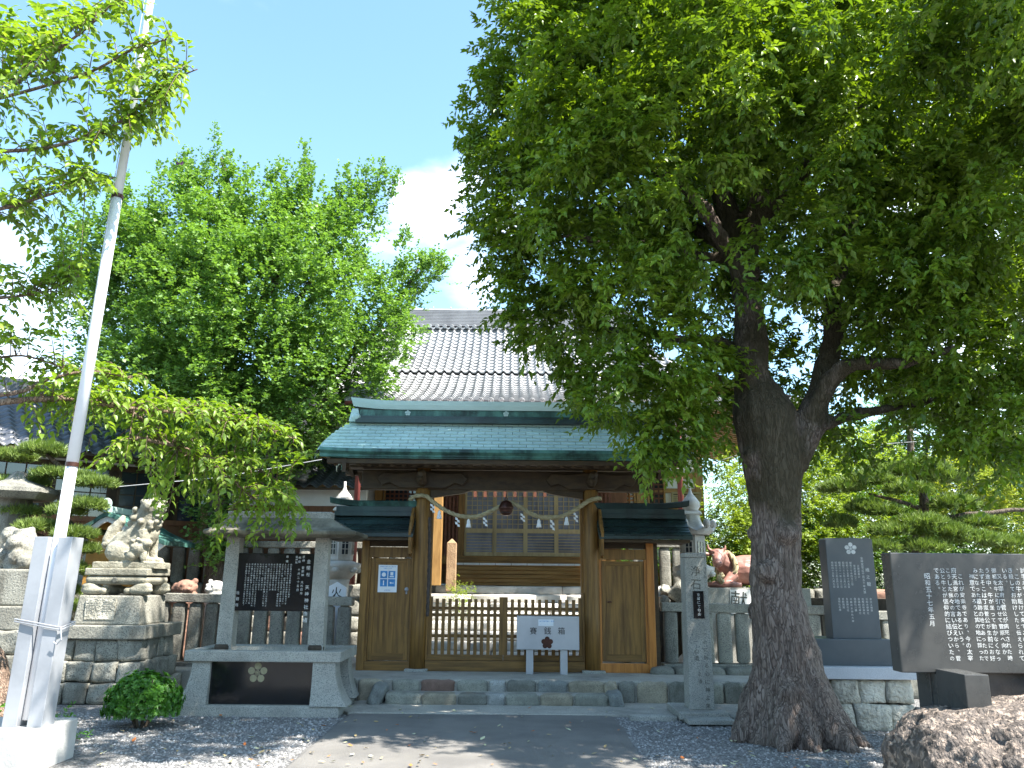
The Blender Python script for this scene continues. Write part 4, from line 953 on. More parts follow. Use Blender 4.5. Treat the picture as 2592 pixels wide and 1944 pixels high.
# walls: front wall plane
WY = 18.0; WX = at(1781, 1200, WY).x - .06; WXL = 2 * HX - WX
ztop = MZ + .55
wl = MB().box(WXL, WX, WY, WY + .1, HZ + .45, ztop).box(WX - .1, WX, WY + .1, 24.4, HZ + .3, ztop).build('wall', K['plaster'], hall)
MB().box(WXL, WX, WY - .02, WY + .12, HZ + .02, HZ + .45).build('wall_base', K['hallwoodh'], hall)
MB().box(WXL + .3, WX - .3, WY - .4, WY - .03, HZ + .40, HZ + .5).build('veranda_board', K['hallwoodh'], hall, bev=.01)
for x in (WX - .06, WXL + .06, HX + 1.72, HX - 1.72, HX + 2.95, HX - 2.95): MB().box(x - .09, x + .09, WY - .06, WY + .05, HZ, ztop + .1).build('wall_post', K['hallwood'], hall, bev=.01)
for yv in (1196, 1245, 1205): pass
for z0, z1 in ((zy(1212, WY, 1740), zy(1197, WY, 1740)), (zy(1248, WY, 1740), zy(1237, WY, 1740)), (zy(1292, WY, 1740), zy(1280, WY, 1740)), (zy(1150, WY, 1740), zy(1135, WY, 1740))):
    for xa, xb in ((HX + 1.81, WX - .15), (WXL + .15, HX - 1.81)): MB().box(xa, xb, WY - .04, WY + .03, z0, z1).build('wall_beam', K['hallwoodh'], hall, bev=.008)
for y_ in range(7): MB().box(WX - .12, WX + .04, WY + .9 + y_ * .9, WY + 1.02 + y_ * .9, HZ, ztop).build('wall_post', K['hallwood'], hall)
# lattice windows: crossing bars in front of a dark pane
def lattice(xa, xb, z0, z1, Y, nx, nz_, mat, pane, fr='hallwood'):
    w = MB().box(xa, xb, Y + .03, Y + .05, z0, z1).build('lattice_window', K[pane], hall)
    for q in ((xa - .04, xa, z0 - .04, z1 + .04), (xb, xb + .04, z0 - .04, z1 + .04)): MB().box(q[0], q[1], Y - .03, Y + .06, q[2], q[3]).build('frame', K[fr], w)
    for q in ((z0 - .04, z0), (z1, z1 + .04)): MB().box(xa, xb, Y - .028, Y + .06, q[0], q[1]).build('frame', K[fr], w)
    mb = MB()
    for i in range(1, nx): x = xa + (xb - xa) * i / nx; mb.box(x - .016, x + .016, Y - .005, Y + .018, z0, z1)
    mb.build('upright_bars', K[mat], w); mb = MB()
    for i in range(1, nz_): z = z0 + (z1 - z0) * i / nz_; mb.box(xa, xb, Y - .022, Y - .006, z - .016, z + .016)
    mb.build('cross_bars', K[mat], w)
lattice(HX + 1.9, HX + 2.8, zy(1275, WY), zy(1180, WY), WY - .06, 9, 9, 'sunlitwood', 'plaster')
lattice(at(1642, 1240, WY).x, at(1678, 1240, WY).x, zy(1274, WY, 1660), zy(1216, WY, 1660), WY - .05, 3, 5, 'lattice', 'glass')
lattice(at(1703, 1260, WY).x, at(1768, 1260, WY).x, zy(1278, WY, 1735), zy(1251, WY, 1735), WY - .05, 1, 6, 'doorwood', 'glass', 'doorwood')
lattice(HX - 2.8, HX - 1.9, zy(1275, WY), zy(1180, WY), WY - .06, 9, 9, 'lattice', 'glass')
# sliding doors in the middle: Y = 17.5
DY = 17.5
dxs = [at(p, 1330, DY).x for p in (1176, 1252, 1330, 1408, 1486)]
zd0, zd1, zd2, zd3, zd4 = [zy(v, DY, 1330) for v in (1408, 1398, 1350, 1339, 1215)]
MB().box(at(1108, 1300, DY).x, dxs[-1] + .9, DY + .05, DY + .09, zd0 - .3, ztop - .6).build('dim_interior', K['brownboard'], hall)
for k in range(4):
    a, b = dxs[k], dxs[k + 1]; yo = DY - (.03 if k in (1, 2) else 0)
    dr = MB().box(a + .03, b - .03, yo + .012, yo + .02, zd1, zd4 + .3).build('sliding_door', K['frost'], hall)
    for x in (a, b - .045): MB().box(x, x + .045, yo - .015, yo + .015, zd0, zd4 + .3).build('stile', K['doorwood'], dr)
    for z0, z1 in ((zd0, zd1), (zd2, zd3), (zd4 + .2, zd4 + .3)): MB().box(a + .045, b - .045, yo - .014, yo + .014, z0, z1).build('cross_rail', K['doorwood'], dr)
    mb = MB(); nx = 5
    for i in range(1, nx): x = a + .045 + (b - a - .09) * i / nx; mb.box(x - .008, x + .008, yo - .006, yo + .006, zd3, zd4 + .2)
    z = zd3 + .1
    while z < zd4 + .2: mb.box(a + .045, b - .045, yo - .0055, yo + .0055, z - .007, z + .007); z += .1
    mb.build('grille', K['doorwood'], dr)
    mb = MB()
    for i in range(6): z = zd1 + .035 + i * (zd2 - zd1 - .04) / 6; mb.box(a + .045, b - .045, yo - .006, yo + .006, z - .006, z + .006)
    mb.build('lower_bars', K['doorwood'], dr)
fr0 = at(1160, 1330, DY).x
for q in ((fr0, dxs[0] - .002), (dxs[-1] + .002, dxs[-1] + .13)): MB().box(q[0], q[1], DY - .08, DY + .08, zd0 - .12, ztop - .6).build('door_frame', K['wood'], hall, bev=.008)
MB().box(fr0 - .6, dxs[-1] + .9, DY - .09, DY + .08, zd0 - .18, zd0 - .005).build('threshold', K['woodh'], hall, bev=.008)
# red brown lattice left and right of the doors
for xa, xb in ((at(1120, 1300, DY).x, fr0 - .02), (dxs[-1] + .15, dxs[-1] + .5)):
    mb = MB(); n = 4
    for i in range(n + 1): x = xa + (xb - xa) * i / n; mb.box(x - .022, x + .022, DY - .06, DY - .035, zd0 - .02, ztop - .7)
    z = zd0
    while z < ztop - .8: mb.box(xa, xb, DY - .034, DY - .012, z - .02, z + .02); z += .115
    mb.build('lattice_panel', K['lattice'], hall)
# wooden steps (beams) up to the threshold, with a pale nosing
zs = zd0 - .20; n = 5; h = (zs - HZ) / n
for i in range(n):
    y0 = 16.45 + i * .2
    for (xa, xb) in ((at(1134, 1450, y0).x, HX + 1.75),):
        MB().box(xa, xb, y0, y0 + .24, HZ + i * h + .003, HZ + (i + 1) * h - .02).build('wood_riser', K['hallwoodh'], hall, bev=.01)
        MB().box(xa - .01, xb + .01, y0 - .03, y0 + .24, HZ + (i + 1) * h - .017, HZ + (i + 1) * h + .001).build('wood_tread', K['hallwoodh'], hall, bev=.004)
xa, xb = at(1134, 1422, 17.35).x, HX + 1.75
for i in range(9):
    w = (xb - xa) / 9; MB().box(xa + i * w, xa + (i + 1) * w - .01, 17.30, 17.40, zs + .003, zs + .045).build('pale_nosing', K['plaster'], hall)
# cloth/wood fringe pegs hanging above the doors seen under the lintel
for px in range(1200, 1400, 26):
    p = at(px, 1246, 14.6); MB().box(p.x - .03, p.x + .03, 15.05, 15.1, p.z - .04, p.z + .09).build('hanging_peg', K['lattice'], hall)
# wires
MB().tube([at(1690, 1186, 15), at(1760, 1186, 14.6), at(2060, 1090, 13)], .006, 5).build('cable', K['wire'], label='thin white cable running from the hall corner behind the big tree', cat='cable')
MB().tube([at(2050, 1140, 14), at(2180, 1128, 13.6), at(2320, 1118, 13)], .006, 5).build('cable', K['wire'], label='thin white cable crossing the bright garden foliage at right', cat='cable')
MB().tube([at(300, 1232, 12.9), at(560, 1208, 13.1), at(815, 1163, 13.3)], .006, 5).build('cable', K['wire'], label='thin white cable stretched above the lion statue towards the gate roof', cat='cable')

# =================================================================== tiled buildings on the left
def tile_roof(mb, p0, ux, uy, L_, D, z0, z1, tw=.24):
    "corrugated pantile slope: p0 eave corner, ux along the eave, uy up the slope (horizontal unit vectors)"
    n = int(L_ / tw); rws = 14
    prof = []
    for i in range(n * 6 + 1):
        u = i / 6; prof.append((u * tw, .035 * math.cos(2 * math.pi * u)))
    for r in range(rws):
        t0, t1 = r / rws, (r + 1.12) / rws
        a = []; b = []; c_ = []
        for u, h in prof:
            pz0 = z0 + (z1 - z0) * t0; pz1 = z0 + (z1 - z0) * t1
            q0 = Vector((p0[0], p0[1], 0)) + ux * u + uy * D * t0; q1 = Vector((p0[0], p0[1], 0)) + ux * u + uy * D * t1
            a.append((q0.x, q0.y, pz0 + h + .02)); b.append((q1.x, q1.y, pz1 + h - .02)); c_.append((q0.x, q0.y, pz0 + h - .02))
        mb.sheet([c_, a, b])
A = Vector((-11.5, 12.7, 0)); ang = R(38); ux = Vector((math.cos(ang), math.sin(ang), 0)); uy = Vector((-math.sin(ang), math.cos(ang), 0)); LB = 9.2
lb = thing('side_building', 'long low shrine office with dark tiled roof and brown boards behind the lion', 'building', A + ux * 4 + Vector((0, 0, .12)))
zS, zW0, zW1, zE = 2.62, 2.72, 3.62, 3.98
def WP(u, d, z): q = A + ux * u + uy * d; return (q.x, q.y, z)
def wbox(mb, u0, u1, d0, d1, z0, z1): return mb.add([WP(u0, d0, z0), WP(u1, d0, z0), WP(u1, d1, z0), WP(u0, d1, z0), WP(u0, d0, z1), WP(u1, d0, z1), WP(u1, d1, z1), WP(u0, d1, z1)], [(0, 3, 2, 1), (4, 5, 6, 7), (0, 1, 5, 4), (1, 2, 6, 5), (2, 3, 7, 6), (3, 0, 4, 7)])
wbox(MB(), 0, LB, .02, 4, .1, zE).build('wall', K['darkwood'], lb); wbox(MB(), 0, LB, -.005, .018, zW1 + .12, zE - .2).build('wall_band', K['plaster'], lb)
for i in range(46):
    if i == 0: bmh = wbox(MB(), 0, .192, 0, .018, .12, zS).mesh('board', WP(0, 0, 0)); bmh.materials.append(K['brownboard'])
    piece('board', bmh, lb, WP(i * .2, 0, 0))
wbox(MB(), 0, LB, -.03, .02, zS, zW0).build('sill_beam', K['brownboard'], lb); wbox(MB(), 0, LB, -.03, .02, zW1, zW1 + .1).build('head_beam', K['darkwood'], lb)
u = .3
while u < LB - 1.0:
    w = wbox(MB(), u, u + .95, -.012, .015, zW0, zW1).build('window', K['glass'], lb)
    for a, b in ((u - .03, u + .03), (u + .92, u + .98)): wbox(MB(), a, b, -.04, -.013, zW0, zW1).build('frame', K['darkwood'], w)
    mb = MB()
    for i in (1, 2): wbox(mb, u + .95 * i / 3 - .012, u + .95 * i / 3 + .012, -.025, -.013, zW0, zW1)
    for i in (1, 2, 3): z = zW0 + (zW1 - zW0) * i / 4; wbox(mb, u + .03, u + .92, -.028, -.0255, z - .01, z + .01)
    mb.build('glazing_bars', K['darkwood'], w); u += 1.12
mb = MB(); p0 = A + uy * -.8 - ux * .3; tile_roof(mb, p0, ux, uy, LB + .6, 3.4, zE - .12, zE + 1.55); q = mb.build('roof', K['tiledark'], lb, fix=False); q.data.polygons.foreach_set('use_smooth', [True] * len(q.data.polygons))
wbox(MB(), -.3, LB + .3, -.78, 3, zE - .2, zE - .15).build('soffit', K['darkwood'], lb)
wbox(MB(), -.3, LB + .3, 2.45, 2.75, zE + 1.45, zE + 1.75).build('ridge', K['tiledark'], lb, bev=.02)
# corridor roof beside the hall
cb = thing('corridor_building', 'small dark tiled corridor roof with curled ridge end left of the hall', 'building', (-4.3, 16.6, HZ))
mb = MB(); e0 = at(690, 1225, 15.8); tile_roof(mb, (at(600, 1225, 15.6).x, 15.6), Vector((1, 0, 0)), Vector((0, 1, 0)), 3.0, 2.0, at(800, 1228, 15.6).z, at(800, 1160, 17.6).z); q = mb.build('roof', K['tiledark'], cb, fix=False)
q.data.polygons.foreach_set('use_smooth', [True] * len(q.data.polygons))
z_ = at(800, 1232, 15.7).z
MB().box(-6.2, -2.9, 16.0, 16.1, HZ, z_ - .35).build('wall', K['brownboard'], cb); MB().box(-6.2, -2.9, 15.98, 16.12, z_ - .35, z_ - .03).build('wall_band', K['plaster'], cb)
MB().box(-6.3, -2.8, 15.62, 15.7, z_ - .06, z_ - .01).build('eave_board', K['darkwood'], cb)
mb = MB(); a = at(668, 1160, 16.9); b = at(770, 1215, 15.7)
mb.tube([a, a.lerp(b, .5) + Vector((0, 0, -.03)), b], .07, 8); mb.tube([a + Vector((0, 0, .1)), a.lerp(b, .5) + Vector((0, 0, .07)), b + Vector((0, 0, .09))], .05, 8)
for k in range(4): mb.ball(b + Vector((-.02 + .06 * (k % 2), -.05, .02 + .05 * k)), (.09, .07, .05))
mb.build('corner_ridge', K['tile'], cb, smooth=True)
# little ochre shrine with green roof behind the lion
hk = thing('small_shrine', 'tiny ochre shrine with pale green gabled roof behind the guardian lion', 'shrine', at(290, 1500, 13.9))
p = at(290, 1400, 13.9); w_ = .33
MB().box(p.x - w_, p.x + w_, 13.6, 14.4, .1, at(440, 1395, 13.6).z + .25).build('body', K['orange_wall'], hk)
gx, gz = at(277, 1313, 13.4).x, at(277, 1296, 13.4).z
mb = MB(); th = []
L2 = [(-1.0 + .0, -.62), (-.75, -.50), (-.45, -.32), (-.2, -.1), (0, 0)]; prof_ = L2 + [(-x, z) for x, z in L2[::-1][1:]]
prof_ = [(gx + x * (.55 if x < 0 else 1.0), gz + z * (.5 if x < 0 else .75)) for x, z in prof_]
mb.prism(prof_ + [(x, z - .07) for x, z in prof_[::-1]], 13.3, 14.7); mb.build('roof', K['copperd'], hk)
mb = MB(); mb.prism([(x, z - .075) for x, z in prof_] + [(gx + (x - gx) * .9, z - .16) for x, z in prof_[::-1]], 13.33, 13.38); mb.build('barge_board', K['plaster'], hk)
MB().prism([(gx - .4, gz - .24), (gx, gz - .1), (gx + .6, gz - .4)], 13.5, 13.55).build('gable', K['orange_wall'], hk)
mb = MB(); mb.box(gx - .05, gx + .05, 13.25, 14.75, gz - .01, gz + .09); mb.ball((gx, 13.25, gz + .12), (.09, .05, .1)); mb.build('ridge', K['copper'], hk)

# =================================================================== stone fences
def fence(name, label, p, q, zb, zt, n, base=.0, basez=None, mat='fence_stone', pw=.205, gap_rail=True, railh=.13, thick=.15, group=None):
    p = Vector(p); q = Vector(q); d = (q - p); L_ = d.length; u = d.normalized(); ang = math.atan2(u.y, u.x)
    t = thing(name, label, 'fence', ((p.x + q.x) / 2, (p.y + q.y) / 2, base), group)
    def seg(nm, a, b, w, z0a, z1a, z0b, z1b, m_):
        mb = MB(); P0 = p + u * a; P1 = p + u * b; v = Vector((-u.y, u.x, 0)) * w / 2
        mb.add([(*(P0 - v).xy, z0a), (*(P1 - v).xy, z0b), (*(P1 + v).xy, z0b), (*(P0 + v).xy, z0a), (*(P0 - v).xy, z1a), (*(P1 - v).xy, z1b), (*(P1 + v).xy, z1b), (*(P0 + v).xy, z1a)],
               [(0, 3, 2, 1), (4, 5, 6, 7), (0, 1, 5, 4), (1, 2, 6, 5), (2, 3, 7, 6), (3, 0, 4, 7)])
        return mb.build(nm, K[m_], t, bev=.012)
    z0, z1 = zt if hasattr(zt, '__len__') else (zt, zt)
    seg('rail', 0, L_, thick + .02, z0 - railh, z0, z1 - railh, z1, mat)
    if basez: seg('base_stone', 0, L_, .3, base, basez, base, basez, mat)
    me = rough_block(1, 1, 1, .09, .012, 3, 3, 'picket'); me.materials.append(K[mat])
    me2 = rough_block(1, 1, 1, .12, .02, 8, 3, 'picket'); me2.materials.append(K[mat])
    for i in range(n):
        a = (i + .5) * L_ / n; w = pw * random.uniform(.92, 1.08); zz = z0 + (z1 - z0) * a / L_ - railh
        c_ = p + u * a; piece('picket', random.choice((me, me2)), t, (c_.x, c_.y, (zb + zz) / 2), (0, random.uniform(-.015, .015), ang), (w, .13, zz - zb))
    return t
random.seed(9)
fy = 12.55
# left fences
fence('stone_fence', 'mossy stone fence behind the guardian lion and notice stone', (at(-120, 1490, 13.0).x, 13.0, 0), (at(896, 1500, fy).x, fy, 0), .36, (at(-60, 1490, 13.0).z, at(880, 1511, fy).z), 25, .0, .36)
fence('stone_fence', 'shaded stone fence between the right side door and the big tree', (at(1672, 1526, fy).x, fy, 0), (at(2120, 1530, fy).x, fy, 0), .42, (at(1700, 1525, fy).z, at(2120, 1534, fy).z), 10, .0, .42)
fence('stone_fence', 'sunlit stone fence behind the grey tablet and black board', (at(2140, 1530, fy).x, fy, 0), (at(2760, 1530, fy).x, fy + .3, 0), .42, (at(2140, 1546, fy).z, at(2700, 1550, fy).z), 15, .0, .42)
# big dark footing stones under the right fence
fr = thing('fence_footing', 'row of rough dark footing stones beneath the right stone fence', 'stonework', (3.9, 12.3, 0))
random.seed(4); x = at(1650, 1700, 12.1).x
while x < 9:
    w = random.uniform(.3, .5); stone(fr, x, x + w, 12.32, -.02, .40, .4, 'f_dark' if random.random() < .6 else 'fence_stone'); x += w + .01
fl = thing('fence_footing', 'low weathered footing stones under the left stone fence', 'stonework', (-5.5, 12.6, 0))
x = -9.5
while x < -2.9:
    w = random.uniform(.4, .7); stone(fl, x, x + w, 12.62 + (-2.9 - x) * .06, -.02, .35, .4, 'fence_stone'); x += w + .01
# inner fences on the hall terrace
iy = 15.35
zti = at(1700, 1380, iy).z
fence('inner_stone_fence', 'upper stone fence on the hall terrace left of the stairs', (-8.5, iy, 0), (at(1112, 1400, iy).x, iy, 0), HZ, zti, 24, HZ, mat='old_stone', railh=.12)
fence('inner_stone_fence', 'upper pale stone fence on the hall terrace seen right of the side door', (2.3, iy, 0), (3.55, iy, 0), HZ, at(1700, 1370, iy).z, 5, HZ, mat='old_stone', railh=.12)
for px, lab in ((1143, 'orange brown square stone post at the head of the stairs, left side'), (1560, 'square stone post at the head of the stairs, hidden behind the right pillar')):
    x = at(px, 1420, 15.2).x
    m_ = MB().box(x - .09, x + .09, 15.1, 15.28, HZ - .1, at(1143, 1375, 15.2).z); z9 = at(1143, 1375, 15.2).z; m_.add([(x - .09, 15.1, z9), (x + .09, 15.1, z9), (x + .09, 15.28, z9), (x - .09, 15.28, z9), (x, 15.19, z9 + .09)], [(0, 1, 4), (1, 2, 4), (2, 3, 4), (3, 0, 4)])
    if px == 1143: m_.build('stone_post', K['f_tan2'] if 'f_tan2' in K else K['redstone2'] if 'redstone2' in K else M('warm_stone', (.45, .30, .17), (.32, .2, .11), 6, .85, .5, 40, speck=(.2, .13, .08), sscale=80), label=lab, cat='post', bev=.01)

# =================================================================== lanterns either side of the gate
def lantern(px, py, Y, label):
    f = at(px, py, Y); c = (f.x, Y); zt = f.z
    t = thing('stone_lantern', label, 'lantern', (c[0], Y, .1))
    def lz(nm, prof, seg=20, m='pale_stone', rot=0): return MB().lathe(prof, (c[0], Y, 0), seg).build(nm, K[m], t, smooth=seg > 8)
    lz('finial', [(.02, zt), (.022, zt - .09), (.04, zt - .15), (.10, zt - .22), (.15, zt - .29), (.155, zt - .36), (.12, zt - .42), (.13, zt - .44)])
    MB().tbox(c, (.16, .16), (.13, .13), zt - .5, zt - .44).build('collar', K['pale_stone'], t, bev=.02)
    # curled roof
    mb = MB(); n = 12; rows = []
    for i in range(7):
        s = i / 6; r = .13 + .24 * s ** 1.6; z = zt - .5 - .28 * (1 - (1 - s) ** 2); row = []
        for k in range(24):
            a = 2 * math.pi * k / 24; cor = abs(math.cos(3 * a)) ** 3; row.append((c[0] + r * (1 + .08 * cor) * math.cos(a), Y + r * (1 + .08 * cor) * math.sin(a), z + .11 * cor * s ** 3))
        rows.append(row + [row[0]])
    rows.append([(c[0] + (x - c[0]) * .7, Y + (y - Y) * .7, zt - .84) for x, y, z in rows[-1]])
    mb.sheet(rows); 
    for k in range(6): a = k * math.pi / 3; mb.ball((c[0] + .36 * math.cos(a), Y + .36 * math.sin(a), zt - .66), (.06, .06, .08))
    mb.build('lantern_roof', K['pale_stone'], t, smooth=True)
    lz('light_box', [(.20, zt - 1.32), (.215, zt - 1.30), (.215, zt - .86), (.2, zt - .84)], 6)
    for k in range(6):
        a = k * math.pi / 3; cx, cy = c[0] + .19 * math.cos(a), Y + .19 * math.sin(a)
        mb = MB(); d = Vector((math.cos(a), math.sin(a), 0)); s_ = Vector((-d.y, d.x, 0))
        q = Vector((cx, cy, 0))
        mb.add([tuple(q + s_ * .062 + Vector((0, 0, zt - 1.22))), tuple(q - s_ * .062 + Vector((0, 0, zt - 1.22))), tuple(q - s_ * .062 + Vector((0, 0, zt - .95))), tuple(q + s_ * .062 + Vector((0, 0, zt - .95)))], [(0, 1, 2, 3)])
        mb.V = [(v[0] + d.x * .004, v[1] + d.y * .004, v[2]) for v in mb.V]
        w = mb.build('window', K['glass'], t); mb = MB()
        for j in (-1, 0, 1): mb.bar(q + s_ * .06 * j + d * .008 + Vector((0, 0, zt - 1.22)), q + s_ * .06 * j + d * .008 + Vector((0, 0, zt - .95)), .012, .01, d)
        for j in range(4): mb.bar(q - s_ * .062 + d * .010 + Vector((0, 0, zt - 1.22 + j * .09)), q + s_ * .062 + d * .010 + Vector((0, 0, zt - 1.22 + j * .09)), .01, .012, d)
        mb.build('window_bars', K['pale_stone'], w)
    lz('lotus_platform', [(.17, zt - 1.62), (.27, zt - 1.5), (.34, zt - 1.42), (.34, zt - 1.36), (.26, zt - 1.34), (.22, zt - 1.32)], 12)
    for k in range(6):
        a = k * math.pi / 3 + .5; MB().ball((c[0] + .30 * math.cos(a), Y + .30 * math.sin(a), zt - 1.47), (.07, .07, .05)).build('carved_cloud', K['pale_stone'], t, smooth=True)
    lz('column', [(.20, .5), (.17, .7), (.14, (zt - 1) / 2), (.16, zt - 1.7), (.17, zt - 1.62)], 14)
    lz('foot', [(.42, .1), (.42, .3), (.36, .34), (.30, .42), (.22, .5)], 6)
    return t
lantern(874, 1219, 13.5, 'tall pale stone lantern behind the roof of the left side door')
lantern(1746, 1228, 13.5, 'tall pale stone lantern behind the roof of the right side door')
# white plaque with the character for fire
q = at(852, 1496, 13.0)
pl = MB().prism([(q.x - .16, .3), (q.x + .16, .3), (q.x + .16, q.z + .05), (q.x, q.z + .14), (q.x - .16, q.z + .05)], 12.98, 13.06).build('stone_plaque', K['paper'], label='white stone plaque with one black character behind the left fence', cat='plaque', bev=.006)
mb = MB(); vtext(mb, '火', q.x, q.z + .08, 12.977, .20, brush=1); mb.build('character', K['black_ink'], pl)
# =================================================================== notice stone with black board (left)
NY = 10.08
nx0, nx1 = at(445, 1815, NY).x, at(855, 1815, NY).x; nd_ = 1.05
ncx = (nx0 + nx1) / 2
ns = thing('stone_notice_stand', 'granite notice stand with hipped stone roof, black engraved board and black front panel', 'notice stand', (ncx, NY + .5, 0))
MB().box(nx0 - .0, nx1, NY, NY + nd_, -.02, .125).build('plinth', K['granite'], ns, bev=.012)
zsl0, zsl1 = at(650, 1676, NY).z, at(650, 1648, NY).z
sx0, sx1 = at(466, 1660, NY).x, at(875, 1660, NY).x - .06
MB().box(sx0, sx1, NY - .0, NY + .16, zsl0, zsl1).box(sx1 + .002 - .162, sx1, NY + .162, NY + nd_, zsl0 + .001, zsl1 - .001).box(sx0, sx0 + .16, NY + .162, NY + nd_, zsl0 + .001, zsl1 - .001).box(sx0 + .162, sx1 - .164, NY + nd_ - .16, NY + nd_, zsl0 + .001, zsl1 - .001).build('kerb_frame', K['granite'], ns, bev=.012)
MB().box(sx0 + .14, sx1 - .14, NY + .14, NY + nd_ - .14, zsl0, zsl1 - .03).build('top_slab', K['concrete'], ns)
# flared legs
def leg(xc, yc, wt, wb, bias):
    mb = MB(); rows = []
    for i in range(9):
        t = i / 8; z = .125 + (zsl0 - .125) * t; w = wt + (wb - wt) * (1 - t) ** 2.2; xo = xc + bias * (w - wt) / 2; yo = wt + (wb - wt) * .6 * (1 - t) ** 2.2
        rows.append([(xo - w / 2, yc - yo / 2, z), (xo + w / 2, yc - yo / 2, z), (xo + w / 2, yc + yo / 2, z), (xo - w / 2, yc + yo / 2, z), (xo - w / 2, yc - yo / 2, z)])
    mb.sheet(rows); mb.build('leg', K['granite'], ns)
xl, xr = sx0 + .20, sx1 - .20
leg(xl, NY + .16, .22, .36, -1); leg(xr, NY + .16, .27, .44, 1); leg(xl, NY + nd_ - .18, .22, .36, -1); leg(xr + .03, NY + nd_ - .18, .24, .36, 1)
MB().box(xl - .02, xr + .02, NY + .10, NY + nd_ - .2, .125, zsl0).build('black_panel', K['blackstone'], ns)
mb = MB(); q = at(652, 1703, NY + .1); plum(mb, q.x, q.z, NY + .0985, .078, .042, .002); mb.build('plum_crest', K['gold'], ns)
PY = NY + .42
pxl = (at(575, 1600, PY).x, at(798, 1600, PY).x + .03); ztp = at(690, 1362, PY).z
for i, x in enumerate(pxl):
    MB().tbox((x, PY), (.098, .098), (.085, .085), zsl1 - .04, ztp + .02).build('post', K['pale_stone'] if False else K['granite'], ns, bev=.01)
    MB().lathe([(.10, zsl1 - .028), (.105, zsl1 + .02), (.09, zsl1 + .05)], (x - .02 if i == 0 else x, PY - .05, 0), 12).build('moss_patch', K['earth'], ns)
MB().box(pxl[0] + .09, pxl[1] - .09, PY - .035, PY + .035, zsl1 - .028, zsl1 + .02).build('foot_rail', K['granite'], ns)
# roof
rw = MB(); rx0, rx1 = at(512, 1362, PY - .42).x, at(900, 1362, PY - .42).x; rcy = PY + .02
a0, a1 = at(585, 1310, PY).x, at(838, 1312, PY).x; ze, zr_ = ztp + .0, at(690, 1322, PY).z + .06
def hip(z, x0, x1, d): return [(x0, rcy - d, z), (x1, rcy - d, z), (x1, rcy + d, z), (x0, rcy + d, z), (x0, rcy - d, z)]
rw.sheet([hip(ze, rx0 + .07, rx1 - .07, .36), hip(ze + .03, rx0, rx1, .44), hip(ze + .075, rx0, rx1, .44), hip(ze + .13, rx0 + (a0 - rx0) * .45, rx1 - (rx1 - a1) * .45, .27), hip(zr_, a0, a1, .09)])
rw.F.append((0, 3, 2, 1)); rw.F.append((20, 21, 22, 23))
rw.build('stone_roof', K['mossroof'], ns, bev=.012)
MB().box(a0 - .02, a1 + .02, rcy - .10, rcy + .10, zr_ - .02, zr_ + .075).build('roof_ridge', K['granite'], ns, bev=.012)
# board
b0, b1 = pxl[0] + .088, pxl[1] - .088; bzt, bzb = at(690, 1401, PY).z, at(690, 1546, PY).z; BY = PY - .075
bd = MB().box(b0 - .055, b1 + .0, BY, BY + .05, bzb, bzt).build('black_board', K['blackstone'], ns, bev=.004)
mb = MB(); H = bzt - bzb; Wd = b1 - b0
vtext(mb, '金幣社　天神神社由緒', b1 - .065, bzt - H * .10, BY - .003, .058, .080, brush=1)
vtext(mb, '祭神　菅原神　大杉日命', b1 - .135, bzt - H * .035, BY - .003, .036, .045)
vtext(mb, '例祭　十月二十五日', b1 - .185, bzt - H * .05, BY - .003, .034, .050)
vtext(mb, '御神紋', b1 - .225, bzt - H * .04, BY - .003, .030, .034); vtext(mb, '由緒', b1 - .345, bzt - H * .03, BY - .003, .034, .06)
body = '当社は古くより菅原神を祀り里人の崇敬を集めてきた社である。創建の年代は定かではないが社伝によれば往古この地に小祠を建て天神を勧請したのに始まると伝えられる。その後社殿を改め境内を整え五穀豊穣と家内安全を祈り今日に至る。'
random.seed(2)
for c_ in range(17):
    x = b1 - .29 - c_ * (Wd - .33) / 18; n_ = random.choice((18, 19, 19, 19, 12)) if c_ else 15; o_ = random.randrange(60)
    vtext(mb, (body * 2)[o_:o_ + n_], x, bzt - H * .18, BY - .003, .024, H * .75 / 19)
vtext(mb, '社務所', b0 + .03, bzt - H * .66, BY - .003, .045, .075, brush=1)
mb.build('lettering', K['white_ink'], bd, kind='stuff')

# =================================================================== guardian lion and pedestal
LX0, LX1 = at(150, 1620, 10.9).x, at(352, 1620, 10.9).x
pc_x = (LX0 + LX1) / 2 - .05; LY = 11.5; pw_ = (LX1 - LX0) / 2
gp = thing('lion_pedestal', 'weathered stepped stone pedestal carrying the guardian lion, with rough stone blocks', 'pedestal', (pc_x, LY, 0))
def blockrow(parent, x0, x1, y, z0, z1, n, mat='blockwall', side=None, seed=0, lean=0):
    random.seed(seed)
    cuts = sorted([x0, x1] + [x0 + (x1 - x0) * (i + random.uniform(-.15, .15)) / n for i in range(1, n)])
    for a, b in zip(cuts, cuts[1:]):
        me = rough_block(b - a - .006, .22, z1 - z0 - .006, .06, .036, seed + int(a * 9), 5, 'stone_block'); me.materials.append(K[mat])
        if side is None: piece('stone_block', me, parent, ((a + b) / 2, y + .1, (z0 + z1) / 2))
        else: piece('stone_block', me, parent, (side - .1, (a + b) / 2, (z0 + z1) / 2), (0, 0, math.pi / 2))
zc = [0, .26, .52, .80]
hwy = pw_ + .02
XF0, XF1 = pc_x - pw_ - .03, pc_x + pw_ + .05
Yf = LY - pw_
for r in range(3):
    e = (.12, .05, 0)[r]
    blockrow(gp, XF0 - e, XF1 + e, Yf - e, zc[r], zc[r + 1], 4, seed=30 + r, mat='old_stone')
    blockrow(gp, Yf - e + .2, Yf + 2 * pw_ + e, 0, zc[r], zc[r + 1], 3, seed=50 + r, side=XF1 + e, mat='old_stone')
